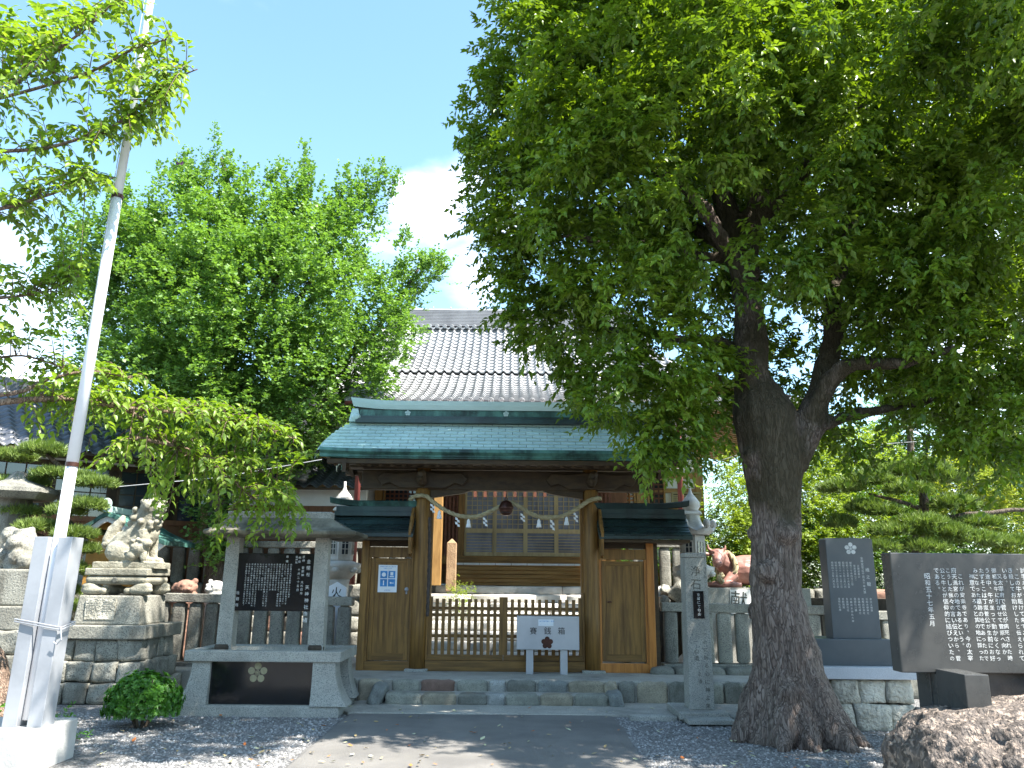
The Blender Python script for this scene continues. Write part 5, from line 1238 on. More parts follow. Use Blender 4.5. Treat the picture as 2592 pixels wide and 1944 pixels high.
MB().box(XF0 + .05, XF1 - .05, Yf + .05, Yf + 2 * pw_, 0, .8).build('core', K['old_stone'], gp)
zt_c = at(250, 1590, Yf - .1).z; zt_c0 = .80
z_cap0, z_cap1 = at(250, 1637, Yf - .08).z, at(250, 1584, Yf - .08).z
MB().box(XF0 - .03, XF1 + .07, Yf - .08, Yf + 2 * pw_ + .08, .80, z_cap1).build('cap_slab', K['old_stone'], gp, bev=.015)
z_b1 = at(250, 1507, Yf + .15).z
mb = MB(); bxc = pc_x + .02; mb.tbox((bxc, LY), (pw_ * .86, pw_ * .80), (pw_ * .80, pw_ * .76), z_cap1, z_b1); mb.build('inscribed_block', K['old_stone'], gp, bev=.02)
fyb = LY - pw_ * .80
mb = MB(); mb.box(bxc - .30, bxc + .10, fyb - .006, fyb + .03, z_cap1 + .07, z_b1 - .045); mb.build('inset_panel', K['blockwall'], gp)
for ch_, dx_ in (('献', -.21), ('奉', 0)): mb = MB(); vtext(mb, ch_, bxc + dx_, z_b1 - .06, fyb - .009, .18, brush=1); mb.build('character', K['old_stone'], gp)
# scroll footed table
z_t0, z_t1, z_t2, z_t3 = z_b1, z_b1 + .14, z_b1 + .26, z_b1 + .36
tx = bxc + .03; hx = pw_ * .80
mb = MB(); mb.tbox((tx, LY), (hx, pw_ * .7), (hx * 1.02, pw_ * .72), z_t1, z_t2); mb.build('table_apron', K['carved'], gp, bev=.05)
MB().box(tx - hx * 1.03, tx + hx * 1.03, LY - pw_ * .72, LY + pw_ * .72, z_t2 + .003, z_t3).build('table_top', K['carved'], gp, bev=.015)
for sx in (-1, 1):
    for sy in (-1, 1):
        mb = MB(); c = (tx + sx * hx * .72, LY + sy * pw_ * .55)
        mb.ball((c[0] + sx * .02, c[1], z_t0 + .07), (.17, .11, .075)); mb.ball((c[0] - sx * .14, c[1], z_t0 + .06), (.06, .09, .055)); mb.ball((c[0] + sx * .05, c[1], z_t0 + .12), (.13, .1, .06))
        mb.build('scroll_foot', K['carved'], gp, remesh=.018)
MB().lathe([(.001, 0), (.045, 0), (.03, -.012)], (tx, LY - pw_ * .73, (z_t1 + z_t2) / 2), 8, 'Y').build('small_crest', K['engraved'], gp)
# the lion, sitting, facing right (+X), head turned a little to the front
def seated_lion(name, c, s, mat, label, flip=1, cub=True):
    mb = MB()
    def b(x, y, z, rx, ry=None, rz=None): mb.ball((c[0] + flip * x * s, c[1] + y * s, c[2] + z * s), (rx * s, (ry or rx) * s, (rz or ry or rx) * s), 10, 14)
    def t(pts, rad): mb.tube([(c[0] + flip * x * s, c[1] + y * s, c[2] + z * s) for x, y, z in pts], [r * s for r in rad], 10)
    mb.box(c[0] - .56 * s, c[0] + .52 * s, c[1] - .33 * s, c[1] + .33 * s, c[2], c[2] + .11 * s)
    # haunch and trunk
    t([(-.34, 0, .32), (-.18, 0, .42), (.02, 0, .58), (.16, 0, .74)], [.20, .245, .25, .225])
    b(.14, 0, .62, .24, .23, .28)
    for sy in (-1, 1):
        b(-.22, sy * .19, .29, .22, .13, .19); t([(-.08, sy * .22, .22), (.02, sy * .22, .15), (.14, sy * .22, .15)], [.10, .075, .06]); b(.10, sy * .22, .145, .11, .07, .05)
        t([(.17, sy * .15, .66), (.23, sy * .17, .45), (.25, sy * .17, .28), (.27, sy * .17, .17)], [.12, .095, .078, .07]); b(.34, sy * .17, .15, .115, .075, .055)
        for q in range(3): b(.41, sy * .17 + (q - 1) * .045, .14, .035, .028, .035)
    # neck and head, turned towards the viewer
    t([(.12, 0, .74), (.18, -.03, .90), (.22, -.05, 1.0)], [.235, .22, .20])
    hx_, hy_, hz_ = .24, -.07, 1.06
    b(hx_, hy_, hz_, .205, .20, .175); b(hx_ + .16, hy_ - .04, hz_ - .03, .12, .13, .075); b(hx_ + .16, hy_ - .04, hz_ - .145, .10, .11, .04)
    b(hx_ + .25, hy_ - .05, hz_ + .02, .045, .07, .04); b(hx_ + .12, hy_ - .13, hz_ + .07, .05, .04, .04); b(hx_ + .16, hy_ + .06, hz_ + .07, .05, .04, .04)
    b(hx_ + .13, hy_ - .15, hz_ + .12, .07, .045, .03); b(hx_ + .18, hy_ + .06, hz_ + .12, .07, .05, .03)
    b(hx_ + .0, hy_ - .2, hz_ + .03, .07, .04, .08); b(hx_, hy_, hz_ + .19, .07, .07, .07); b(hx_ + .08, hy_, hz_ + .17, .06)
    # curls of the mane
    random.seed(8)
    for k in range(46):
        a = random.uniform(0, 6.28); h = random.uniform(.62, 1.18); r = .235 - max(0, h - 1.0) * .5
        xx = .10 + (h - .62) * .18 + r * math.cos(a); yy = -.03 + r * math.sin(a)
        if math.cos(a) > .35 and h > .9: continue
        b(xx, yy, h, .055)
    for q in (-1, 1): b(hx_ + .17 + .02 * q, hy_ - .10 + q * .07, hz_ + .055, .022)
    for k in range(9): b(.36 + .03 * (k % 2), -.16 + .055 * (k // 2), .88 - .06 * (k % 3), .045)
    # tail with curled locks
    t([(-.38, 0, .28), (-.47, 0, .46), (-.42, 0, .68), (-.30, 0, .84), (-.27, 0, .93)], [.09, .115, .11, .075, .03])
    for q in (-1, 1): t([(-.40, q * .07, .34), (-.50, q * .09, .50), (-.46, q * .07, .66), (-.36, q * .04, .80)], [.05, .06, .05, .02])
    for k in range(7): b(-.47 + .05 * math.cos(k), .1 * math.sin(k * 1.1), .30 + .03 * k, .06)
    if cub:   # cub under the front paw
        b(.20, -.27, .34, .17, .13, .14); b(.34, -.30, .43, .09, .09, .08); b(.10, -.30, .22, .11, .09, .09); b(.30, -.31, .22, .06, .05, .1)
        for k in range(8): b(.18 + .1 * math.cos(k * .8), -.33 - .02 * (k % 2), .42 + .07 * math.sin(k * .8), .04)
    return mb.build(name, K[mat], loc=c, remesh=.013 * s, rough=.006, rscale=14, label=label, cat='statue')
zl = z_t3; hL = at(410, 1262, LY).z - zl
seated_lion('guardian_lion', (tx + .05, LY, zl), hL / 1.24, 'carved', 'grey carved stone guardian lion sitting on the stepped pedestal at left')
# second pedestal cut by the left edge
gp2 = thing('edge_pedestal', 'tall mossy stone pedestal cut off by the left edge of the picture', 'pedestal', (at(-40, 1700, 11.2).x, 11.3, 0))
ex1 = at(62, 1600, 10.9).x
for r, (z0, z1, e) in enumerate(((0, .3, .1), (.3, .6, .05), (.6, .9, 0))): 
    blockrow(gp2, ex1 - 1.3, ex1 + e, 10.9 - e, z0, z1, 3, seed=80 + r, mat='old_stone'); blockrow(gp2, 11.1 - e, 12.2, 0, z0, z1, 3, seed=90 + r, side=ex1 + e)
MB().box(ex1 - 1.3, ex1 - .1, 11, 12.2, 0, .9).build('core', K['old_stone'], gp2)
za, zb_, zc_ = at(40, 1535, 10.9).z, at(40, 1440, 10.9).z, at(40, 1380, 10.9).z
MB().box(ex1 - 1.25, ex1 - .03, 10.93, 12.15, .9, za).build('plain_block', K['old_stone'], gp2, bev=.02); MB().box(ex1 - 1.2, ex1 - .06, 11.0, 12.1, za, zb_).build('upper_block', K['old_stone'], gp2, bev=.03)
mb = MB(); random.seed(12)
cx_ = ex1 - .35
for k in range(26): mb.ball((cx_ + random.uniform(-.32, .26), 11.3 + random.uniform(-.2, .2), zb_ + .02 + random.uniform(0, .45)), random.uniform(.06, .12))
mb.tube([(cx_, 11.3, zb_), (cx_ - .05, 11.3, zb_ + .3), (cx_ - .1, 11.3, zb_ + .55)], [.26, .2, .12], 10)
mb.build('carved_figure', K['old_stone'], remesh=.016, rough=.02, rscale=8, label='knobbly carved stone figure on the pedestal at the left edge', cat='statue', loc=(cx_, 11.3, zb_))
q = at(20, 1235, 11.6)
le = thing('roofed_lantern', 'grey slab roof of a stone lantern behind the flagpole at the left edge', 'lantern', (q.x - .35, 12.4, 0))
MB().lathe([(.5, q.z - .1), (.62, q.z), (.60, q.z + .06), (.2, q.z + .2), (.08, q.z + .34)], (q.x - .35, 12.4, 0), 6).build('lantern_cap', K['fence_stone'], le); MB().lathe([(.3, 0), (.22, .3), (.17, 1.2), (.22, q.z - .6), (.24, q.z - .1)], (q.x - .35, 12.4, 0), 12).build('lantern_body', K['old_stone'], le)
# small stone heads behind the left fence
def small_lion(px, py, Y, s, mat, label, flip=1):
    p = at(px, py, Y); mb = MB()
    def b(x, y, z, a, b_=None, c_=None): mb.ball((p.x + flip * x * s, Y + y * s, p.z + z * s), (a * s, (b_ or a) * s, (c_ or b_ or a) * s), 9, 12)
    b(0, 0, -.30, .34, .3, .36); b(0, -.02, 0, .27, .26, .22); b(.14, -.17, -.04, .14, .13, .1); b(.18, -.28, -.02, .06, .04, .04); b(.02, -.24, .08, .06, .05, .05); b(.2, -.2, .08, .05)
    b(-.24, -.05, .02, .09, .06, .12); b(.24, .02, .02, .07, .06, .1)
    for k in range(14): b(.26 * math.cos(k * .9) - .05, .05 + .12 * math.sin(k), -.02 - .05 * k + .2, .075)
    mb.tube([(p.x, Y, 0.1), (p.x, Y, p.z - .35 * s)], [.17, .15], 10)
    return mb.build('small_stone_lion', K[mat], loc=(p.x, Y, .1), remesh=.014, rough=.006, rscale=12, label=label, cat='statue')
small_lion(470, 1489, 13.2, .62, 'redstone', 'small brown stone lion head peeping over the left fence')
small_lion(548, 1489, 13.2, .55, 'pale_stone', 'small pale grey stone lion head beside the notice stand post', -1)

# =================================================================== flagpole
FY = 7.42
q0, q1 = at(118, 1760, FY), at(160, 1300, FY)
pxp = -4.4
fp = thing('flagpole', 'tall white flagpole clamped in a grey steel channel on a concrete block', 'flagpole', (pxp, FY, 0))
bz_ = .336
MB().box(-5.3, at(55, 1900, 7.0).x, 7.0, 7.85, -.02, bz_).build('concrete_block', K['concrete_w'], fp, bev=.012)
def polept(px, py): return at(px, py, FY)
pb = polept(95, 1800); pt = polept(372, -60)
b_ = Vector((polept(150, 1400).x, FY, 0)); tpt = polept(290, 400)
print('pole', pb, pt, tpt)
xs_ = (polept(152, 1365).x + polept(262, 600).x) / 2
P0 = Vector((polept(91, 1700).x, FY, bz_ + .05)); P1 = polept(246, 800); P2 = polept(362, 10); 
d = (P1 - P0) 
zz = [bz_ + .05, 2.1, 2.62, 2.64, 3.9, 3.92, 6.5, 9.2]
def px_at(z): return P0.x + (P1.x - P0.x) * (z - P0.z) / (P1.z - P0.z)
MB().tube([(px_at(z), FY, z) for z in (bz_ + .05, 2.64)], [.054, .051], 18).build('lower_pole', K['whitepole'], fp, smooth=True)
MB().tube([(px_at(z), FY, z) for z in (2.6, 5.4)], [.055, .049], 18).build('middle_pole', K['whitepole'], fp, smooth=True)
MB().tube([(px_at(z), FY, z) for z in (5.36, 9.8)], [.045, .032], 18).build('upper_pole', K['whitepole'], fp, smooth=True)
for z in (2.62, 5.38): MB().tube([(px_at(z - .02), FY, z - .02), (px_at(z + .02), FY, z + .02)], .059, 18).build('joint_ring', K['bell'], fp)
zt_ch = at(130, 1358, FY - .15).z
for sx, nm in ((-1, 'steel_channel'), (1, 'steel_channel')):
    x = px_at(1.2) + sx * .108
    mb = MB(); poly = [(-.064, -.10), (.064, -.10), (.064, .10), (.050, .10), (.050, -.08), (-.050, -.08), (-.050, .10), (-.064, .10)]
    x0_, x1_ = px_at(bz_) + sx * .108, px_at(zt_ch) + sx * .108
    n = len(poly); V = [(x0_ + a, FY + b2, bz_) for a, b2 in poly] + [(x1_ + a, FY + b2, zt_ch) for a, b2 in poly]
    mb.add(V, [tuple(range(n)), tuple(range(2 * n - 1, n - 1, -1))] + [(i, i + n, (i + 1) % n + n, (i + 1) % n) for i in range(n)]); mb.build(nm, K['steel'], fp, bev=.004)
for z in (1.18,):
    x = px_at(z); mb = MB()
    for dz in (0, .02): mb.tube([(x - .21, FY - .115, z + dz + .03), (x - .02, FY - .12, z + dz), (x + .21, FY - .115, z + dz - .04), (x + .215, FY + .1, z + dz), (x - .21, FY + .1, z + dz), (x - .21, FY - .115, z + dz + .03)], .007, 6)
    mb.tube([(x + .21, FY - .12, z - .02), (x + .24, FY - .14, z - .12), (x + .2, FY - .13, z - .16), (x + .17, FY - .13, z - .14)], .006, 5); mb.build('binding_cord', K['steel'], fp)
MB().tube([(px_at(3) - .08, FY - .02, 1.25), (px_at(9) - .05, FY - .02, 9.4)], .004, 5).build('halyard', K['wire'], fp)

# =================================================================== marker post
MYp = 10.2
mp_ = thing('stone_marker', 'upright grey stone marker post with carved characters and a small black plate', 'marker', (at(1777, 1790, MYp).x, MYp + .1, 0))
mx = ORG[mp_.name].x
ztm = at(1762, 1400, MYp).z; s_l = at(1777, 1790, MYp)
zbm_ = .115
MB().tbox((mx, MYp + .13), (.152, .15), (.137, .137), zbm_, ztm - .06).build('post_shaft', K['granite'], mp_, bev=.008)
MB().box(mx - .137, mx + .137, MYp - .004, MYp + .264, ztm - .058, ztm).build('post_cap', K['granite'], mp_, bev=.012)
a, b = at(1720, 1800, 9.95).x, at(1848, 1800, 9.95).x
MB().box(a, b, 9.95, 10.75, .035, zbm_).build('base_slab', K['granite'], mp_, bev=.01)
MB().box(at(1742, 1820, 9.7).x, at(1862, 1820, 9.7).x, 9.7, 9.948, .02, .075).build('step_slab', K['granite'], mp_, bev=.01)
fyp = lambda z: MYp + .13 - (.15 - .013 * (z - zbm_) / (ztm - zbm_)) - .0035
mb = MB(); vtext(mb, 'きよめいし', at(1785, 1460, MYp).x, at(1785, 1434, MYp).z, fyp(1.7), .032, .058, brush=1)
vtext(mb, '一心に祈る心に神よ来', at(1786, 1660, MYp).x, at(1786, 1598, MYp).z, fyp(1.0) , .062, .092, brush=1.5); vtext(mb, '心清', at(1762, 1660, MYp).x, at(1762, 1640, MYp).z, fyp(.9), .065, .085, brush=1.5); vtext(mb, '之道', at(1768, 1660, MYp).x, at(1768, 1700, MYp).z, fyp(.5), .05, .085, brush=1.5)
mb.V = [(x, fyp(z) , z) for x, y, z in mb.V]; mb.build('carved_writing', K['engraved'], mp_, kind='stuff')
for k_, ch_ in enumerate('浄石'): mb = MB(); vtext(mb, ch_, at(1760, 1460, MYp).x, at(1760, 1430, MYp).z - k_ * .16, 0, .145, brush=1); mb.V = [(x, fyp(z), z) for x, y, z in mb.V]; mb.build('character', K['engraved'], mp_)
z1, z0 = at(1767, 1496, MYp).z, at(1767, 1565, MYp).z; x0, x1 = at(1754, 1530, MYp).x, at(1781, 1530, MYp).x
pl2 = MB().box(x0, x1, MYp - .03, MYp + .0, z0, z1).build('black_plate', K['blackstone'], mp_, bev=.003)
mb = MB(); vtext(mb, '京城にて句会', (x0 + x1) / 2, z1 - .025, MYp - .033, .042, .046, brush=1.3); mb.build('lettering', K['white_ink'], pl2, kind='stuff')

# =================================================================== ox statue
OXY = 13.8
px0, px1 = at(1790, 1500, OXY).x, at(2052, 1500, OXY).x; zpt = at(1850, 1488, OXY).z
pl3 = thing('ox_plinth', 'pale granite plinth with a large carved character under the lying ox', 'plinth', ((px0 + px1) / 2, OXY + .4, .1))
MB().box(px0, px1, OXY, OXY + .85, .1, zpt).build('plinth_body', K['granite'], pl3, bev=.01)
a, b = at(1847, 1500, OXY).x, at(1990, 1500, OXY).x
MB().box(a, b, OXY - .012, OXY - .001, zpt - .42, zpt - .03).build('white_panel', K['plaster'], pl3, bev=.004)
mb = MB(); vtext(mb, '献', a + .15, zpt - .05, OXY - .016, .28, brush=1); mb.build('character', K['engraved'], pl3)
ox = thing('ox_statue', 'red brown statue of a lying ox with pale rope collar on the granite plinth', 'statue', ((px0 + px1) / 2, OXY + .42, zpt))
hx, hz = at(1824, 1420, OXY).x, at(1812, 1420, OXY).z
mb = MB(); cy = OXY + .42
B = lambda x, y, z, a, b_, c_: mb.ball((hx + x, cy + y, zpt + z), (a, b_, c_), 10, 14)
mb.tube([(hx + .22, cy, zpt + .30), (hx + .5, cy + .02, zpt + .30), (hx + .85, cy + .04, zpt + .30), (hx + 1.15, cy + .06, zpt + .24)], [.20, .255, .27, .20], 14)
B(.22, -.0, .36, .19, .2, .2); B(1.1, .05, .22, .22, .26, .2)
mb.tube([(hx + .25, cy, zpt + .36), (hx + .12, cy - .06, zpt + .43), (hx + .03, cy - .12, zpt + .50)], [.19, .155, .12], 12)
mb.tube([(hx + .05, cy - .13, zpt + .54), (hx + .01, cy - .24, zpt + .47), (hx - .03, cy - .33, zpt + .40)], [.125, .10, .075], 12)
B(-.035, -.355, .395, .085, .065, .065); B(-.06, -.40, .40, .03, .02, .02); B(.0, -.40, .40, .03, .02, .02); B(.02, -.12, .60, .12, .09, .06); B(-.06, -.22, .53, .03, .035, .03); B(.09, -.22, .53, .03, .035, .03)
for s_ in (-1, 1):
    mb.tube([(hx + .02 + s_ * .09, cy - .11, zpt + .62), (hx + .02 + s_ * .15, cy - .12, zpt + .66), (hx + .02 + s_ * .155, cy - .13, zpt + .74)], [.035, .026, .008], 8)
    mb.tube([(hx + .02 + s_ * .11, cy - .10, zpt + .56), (hx + .02 + s_ * .20, cy - .10, zpt + .57), (hx + .02 + s_ * .26, cy - .12, zpt + .59)], [.03, .045, .012], 8)
mb.tube([(hx + .28, cy - .18, zpt + .22), (hx + .12, cy - .26, zpt + .09), (hx + .02, cy - .28, zpt + .05)], [.11, .07, .05], 10); mb.tube([(hx + .04, cy - .28, zpt + .06), (hx + .2, cy - .34, zpt + .055), (hx + .36, cy - .33, zpt + .05)], [.055, .055, .045], 10)
mb.tube([(hx + .95, cy - .12, zpt + .2), (hx + .78, cy - .30, zpt + .12), (hx + .62, cy - .32, zpt + .05), (hx + .9, cy - .34, zpt + .05)], [.17, .12, .06, .05], 10)
mb.tube([(hx + 1.3, cy, zpt + .3), (hx + 1.38, cy - .05, zpt + .15), (hx + 1.2, cy - .3, zpt + .06)], [.03, .025, .04], 8)
B(.0, -.14, .05, .2, .2, .06)
mb.build('ox_body', K['oxred'], ox, remesh=.014, rough=.008, rscale=6)
for s_ in (-1, 1): MB().ball((hx + .01 + s_ * .085, cy - .235, zpt + .54), (.022, .018, .02)).build('eye', K['engraved'], ox)
ring = [Vector((hx + .15 + .19 * math.cos(a) * .55 + .02, cy - .06 + .19 * math.cos(a) * -.75, zpt + .42 + .20 * math.sin(a))) + Vector((.06, 0, 0)) * math.sin(a) for a in [i * math.pi / 12 for i in range(25)]]
mb = MB()
ring = [Vector((hx + .17 + .13 * math.cos(t), cy - .08 - .17 * math.cos(t + .4), zpt + .38 + .22 * math.sin(t))) for t in [i * math.pi / 10 for i in range(21)]]
rope('rope_collar', ring, .045, K['rope'], ox, tw=18)
rope('rope_tail', [Vector((hx + .06, cy - .26, zpt + .22)), Vector((hx - .02, cy - .32, zpt + .15)), Vector((hx + .05, cy - .34, zpt + .09))], .045, K['rope'], ox, tw=18)
# garden rocks at the right of the side door
gr = thing('garden_rocks', 'heap of pale jagged garden rocks seen between the side door and the marker', 'rocks', (at(1700, 1505, 14.2).x, 14.2, .1))
random.seed(6)
for k in range(14):
    px = 1672 + random.uniform(0, 110); p = at(px, random.uniform(1492, 1530), 14.2 + random.uniform(-.1, .5)); s_ = random.uniform(.12, .3)
    me = rough_block(s_ * 1.3, s_, s_, .4, .09, k, 4, 'rock'); me.materials.append(K['old_stone' if k % 3 else 'pale_stone']); piece('rock', me, gr, p, (random.random(), random.random(), random.random()))
MB().box(at(1665, 1520, 14.2).x, 9, 14.3, 15.1, .1, 1.35).build('rock_bank', K['earth'], gr)

# =================================================================== grey tablet on stone block wall
SY = 9.55
bw = thing('block_base', 'rough pale stone block base with a smooth slab under the blue grey tablet', 'stonework', (at(2190, 1850, SY).x, SY + .5, 0))
wx0, wx1 = at(2045, 1800, SY).x, at(2318, 1800, SY).x
zw = [0, at(2180, 1783, SY).z, at(2180, 1719, SY).z]
blockrow(bw, wx0 - .08, wx1, SY, -.02, zw[1], 4, seed=101); blockrow(bw, wx0 - .06, wx1 - .01, SY + .01, zw[1], zw[2], 4, seed=104)
blockrow(bw, SY + .2, SY + 1.0, 0, -.02, zw[2], 2, seed=107, side=wx0 + .14)
MB().box(wx0 + .1, wx1 - .05, SY + .12, SY + 1.0, 0, zw[2]).build('core', K['old_stone'], bw)
MB().box(wx0 + .0, wx1 + .06, SY - .05, SY + 1.05, zw[2], at(2180, 1688, SY).z).build('white_slab', K['granite'] if False else M('sawn_pale_granite', (.5, .52, .55), (.42, .44, .47), 3, .6, .1, 60, speck=(.3, .31, .33), sscale=160), bw, bev=.008)
tb = thing('memorial_tablet', 'blue grey polished stone tablet with white plum crest and many small characters', 'memorial stone', (at(2170, 1690, SY + .1).x, SY + .3, at(2180, 1688, SY).z))
z0 = ORG[tb.name].z; zb = at(2170, 1618, SY + .1).z
MB().box(at(2060, 1650, SY + .1).x + .02, at(2262, 1650, SY + .1).x, SY + .1, SY + .65, z0, zb).build('tablet_base', K['bluestone'], tb, bev=.006)
ty = SY + .17; zt = at(2150, 1362, ty).z
tx0, tx1 = at(2100, 1500, ty).x - .0, at(2218, 1500, ty).x + .01
ccut = .035
poly = [(tx0, zb), (tx1, zb), (tx1, zt - ccut)] + [(tx1 - ccut + ccut * math.cos(a), zt - ccut + ccut * math.sin(a)) for a in (.4, .8, 1.2)] + [(tx1 - ccut, zt), (tx0 + .02, zt), (tx0, zt - .02)]
MB().prism(poly, ty, ty + .22).build('tablet_slab', K['bluestone'], tb, bev=.004)
tl = MB(); pxx = (tx0 + tx1) / 2 + .015; plum(tl, pxx, zt - .125, ty - .001, .048, .026, .002)
cw = (tx1 - tx0); Ht = zt - zb
f = lambda u: tx0 + cw * u
vtext(tl, '維之龍', f(.84), zt - Ht * .30, ty - .003, .048, .082, brush=1)
vtext(tl, '金神宮菅公千百五十年大祭', f(.74), zt - Ht * .19, ty - .003, .033, .036)
cols_ = ['正暦道真公', '菅原道真公二', '昭和二十年四月三日', '昭和二十五年十月五日', '昭和二十九年三月八日', '昭和三十一年二月二日', '昭和三十三年五月七日', '昭和四十五年八月九日']
for i, c_ in enumerate(cols_): vtext(tl, c_, f(.65 - i * .078), zt - Ht * (.24 if i > 1 else .27), ty - .003, .028, .031)
low = ['宮大工棟梁', '石材大徳神社', '社殿改修神社', '役員総代神社', '造園石川講', '社務所天神社大神', '朱塗師石社', '本殿改築', '金幣社石神']
for i, c_ in enumerate(low): vtext(tl, c_, f(.85 - i * .083), zt - Ht * .60, ty - .003, .028, .032 if i != 5 else .036)
tl.build('lettering', K['white_ink'], tb, kind='stuff')

# =================================================================== black board on boulder
BY2 = 6.85
xL = at(2268, 1550, BY2).x - .0; ztop_b = at(2300, 1399, BY2).z; zbot_b = at(2300, 1703, BY2).z; wB = 1.75
bb = thing('stone_board', 'wide polished dark grey stone board with white handwritten characters above the brown boulder', 'memorial stone', (xL + wB / 2, BY2 + .1, zbot_b))
sl = MB().box(xL, xL + wB, BY2, BY2 + .17, zbot_b, ztop_b).build('board_slab', K['boardstone'], bb, bev=.008)
fz = at(2470, 1708, 6.42).z; fw_ = at(2505, 1730, 6.42).x - at(2443, 1730, 6.42).x
for x in (at(2443, 1730, 6.42).x, at(2443, 1730, 6.42).x + .95): MB().box(x, x + fw_, 6.42, BY2 - .005, fz - .3, fz).box(x, x + fw_, BY2 - .003, BY2 + .25, fz - .3, min(fz, zbot_b) - .004).build('foot_block', K['boardstone'], bb, bev=.005)
MB().box(at(2350, 1720, 6.95).x, xL + wB - .2, 6.93, 7.15, zbot_b - .35, zbot_b - .004).build('support_beam', K['boardstone'], bb, bev=.005)
mb = MB()
def bcol(px, py, text, s=.0455, p=.0502):
    q = at(px, py, BY2); vtext(mb, text, q.x, q.z, BY2 - .0035, s, p, brush=1, sk=-.0)
bcol(2345, 1450, '昭和五十七年五月', .052, .0545)
colsb = [(2368, 1437, 'である。'), (2383, 1437, '公と牛とが信仰的に結びついたの'), (2398, 1437, 'こうした我々の言い伝えから、菅'), (2412, 1437, '府天満宮の地であるという。'), (2429, 1452, 'これが安楽寺であり、今の太宰'),
         (2457, 1452, '神意であろうと其の地に葬った'), (2467, 1437, 'みになった墓跡の地であったので'), (2482, 1437, 'たずそこは丁度菅公が生前にお好'), (2497, 1437, 'う途中、牛が坐って動かなくなっ'), (2514, 1437, '御柩を牛に引かせて菅原へ向か'), (2528, 1452, '又太宰府で菅公が病死された時'),
         (2540, 1437, 'いる。'), (2555, 1437, 'き殺してお助けしたと伝えられて'), (2570, 1437, '、この牛が駈けて来てこの者を突'), (2587, 1437, '討手が菅公に迫った時白い牛がい'), (2604, 1437, 'た、牛が菅公を助けた話が伝わる'), (2622, 1437, '太宰府へ向かう途中で襲われた時')]
for a_ in colsb: bcol(*a_)
mb.build('lettering', K['white_ink'], sl, kind='stuff')
bo = MB()
c0 = (xL + .98, 6.42, .0)
bm = bmesh.new(); bmesh.ops.create_icosphere(bm, subdivisions=6, radius=1)
zrock = at(2330, 1752, 6.6).z - .02
for v in bm.verts:
    n_ = v.co.copy(); p = Vector((math.copysign(abs(n_.x) ** .62, n_.x) * 1.27, math.copysign(abs(n_.y) ** .7, n_.y) * .85, math.copysign(abs(n_.z) ** .55, n_.z) * zrock))
    q = p + Vector(c0); f1 = noise.fractal(q * 1.3, 1, 2, 3) * .13; f2 = noise.fractal(q * 5, .9, 2.1, 4) * .05; f3 = -abs(noise.noise(Vector((q.x * 12, q.y * 12, q.z * 6)))) * .05 - abs(noise.noise(q * 27)) * .018
    fl = 1 if n_.z < .75 else .45; p += n_ * (f1 * fl + f2 * fl + f3)
    v.co = p
me = bpy.data.meshes.new('boulder'); bm.to_mesh(me); bm.free(); me.polygons.foreach_set('use_smooth', [True] * len(me.polygons))
put('boulder', me, K['boulder'], None, c0, 'big pitted brown boulder in the right foreground under the stone board', 'boulder')

# fallen leaves, single ones on the path and gravel
lm = [M('dry_leaf_tan', (.42, .33, .18), (.3, .22, .1), 20, .7, 0), M('dry_leaf_orange', (.50, .17, .04), (.4, .12, .03), 20, .7, 0), M('dry_leaf_pale', (.5, .5, .34), (.4, .38, .2), 20, .7, 0)]
lfm = []
for m_ in lm:
    mb = MB(); mb.add([(-.045, 0, .004), (-.02, .02, .012), (.02, .018, .010), (.05, 0, .016), (.02, -.018, .006), (-.02, -.02, .008), (0, 0, .002)], [(0, 6, 1), (1, 6, 2), (2, 6, 3), (3, 6, 4), (4, 6, 5), (5, 6, 0)]); me = mb.mesh('fallen_leaf', fix=False); me.materials.append(m_); lfm.append(me)
random.seed(17)
for k in range(170):
    py = 1790 + 154 * random.random() ** .8; px = random.uniform(560, 2150) if random.random() < .8 else random.uniform(250, 900); p = ground(px, py, .02)
    if p.y < 10.2 and not (px < 2150): continue
    z = .028 if (-1.9 < p.x < 1.2) else .018
    if p.y > 10.2 and p.x > -2.2: z = .036
    lk = random.choice((0, 0, 2, 2, 1))
    piece('fallen_leaf', lfm[lk], None, (p.x, p.y, z), (random.uniform(-.3, .3), random.uniform(-.3, .3), random.uniform(0, 6.3)), (random.uniform(.35, .85),) * 3, label=('small tan', 'small orange', 'small pale yellow')[lk] + ' fallen leaf lying on the ' + ('asphalt path' if -1.95 < p.x < 1.25 else 'grey gravel'), cat='leaf', group=('tan', 'orange', 'pale yellow')[lk] + ' fallen leaves on the ' + ('path' if -1.95 < p.x < 1.25 else 'gravel'))
# =================================================================== camphor tree
def E(px, py, Y, r, ry=None, w=None, rz=None):
    c = at(px, py, Y); zc = (c - Vector((0, 0, EYE))).dot(CM.to_3x3() @ Vector((0, 0, -1))); R_ = r * zc / FPX
    return (tuple(c), (R_, (ry or R_), (rz * zc / FPX if rz else R_)), w or (R_ ** 2))
tb_ = Vector((3.03, 9.0, 0))
ct = thing('camphor_tree', 'huge camphor tree with a thick dark trunk and dense dark green crown', 'tree', tb_)
mb = MB()
def T(px, py, Y=9.0): return at(px, py, Y)
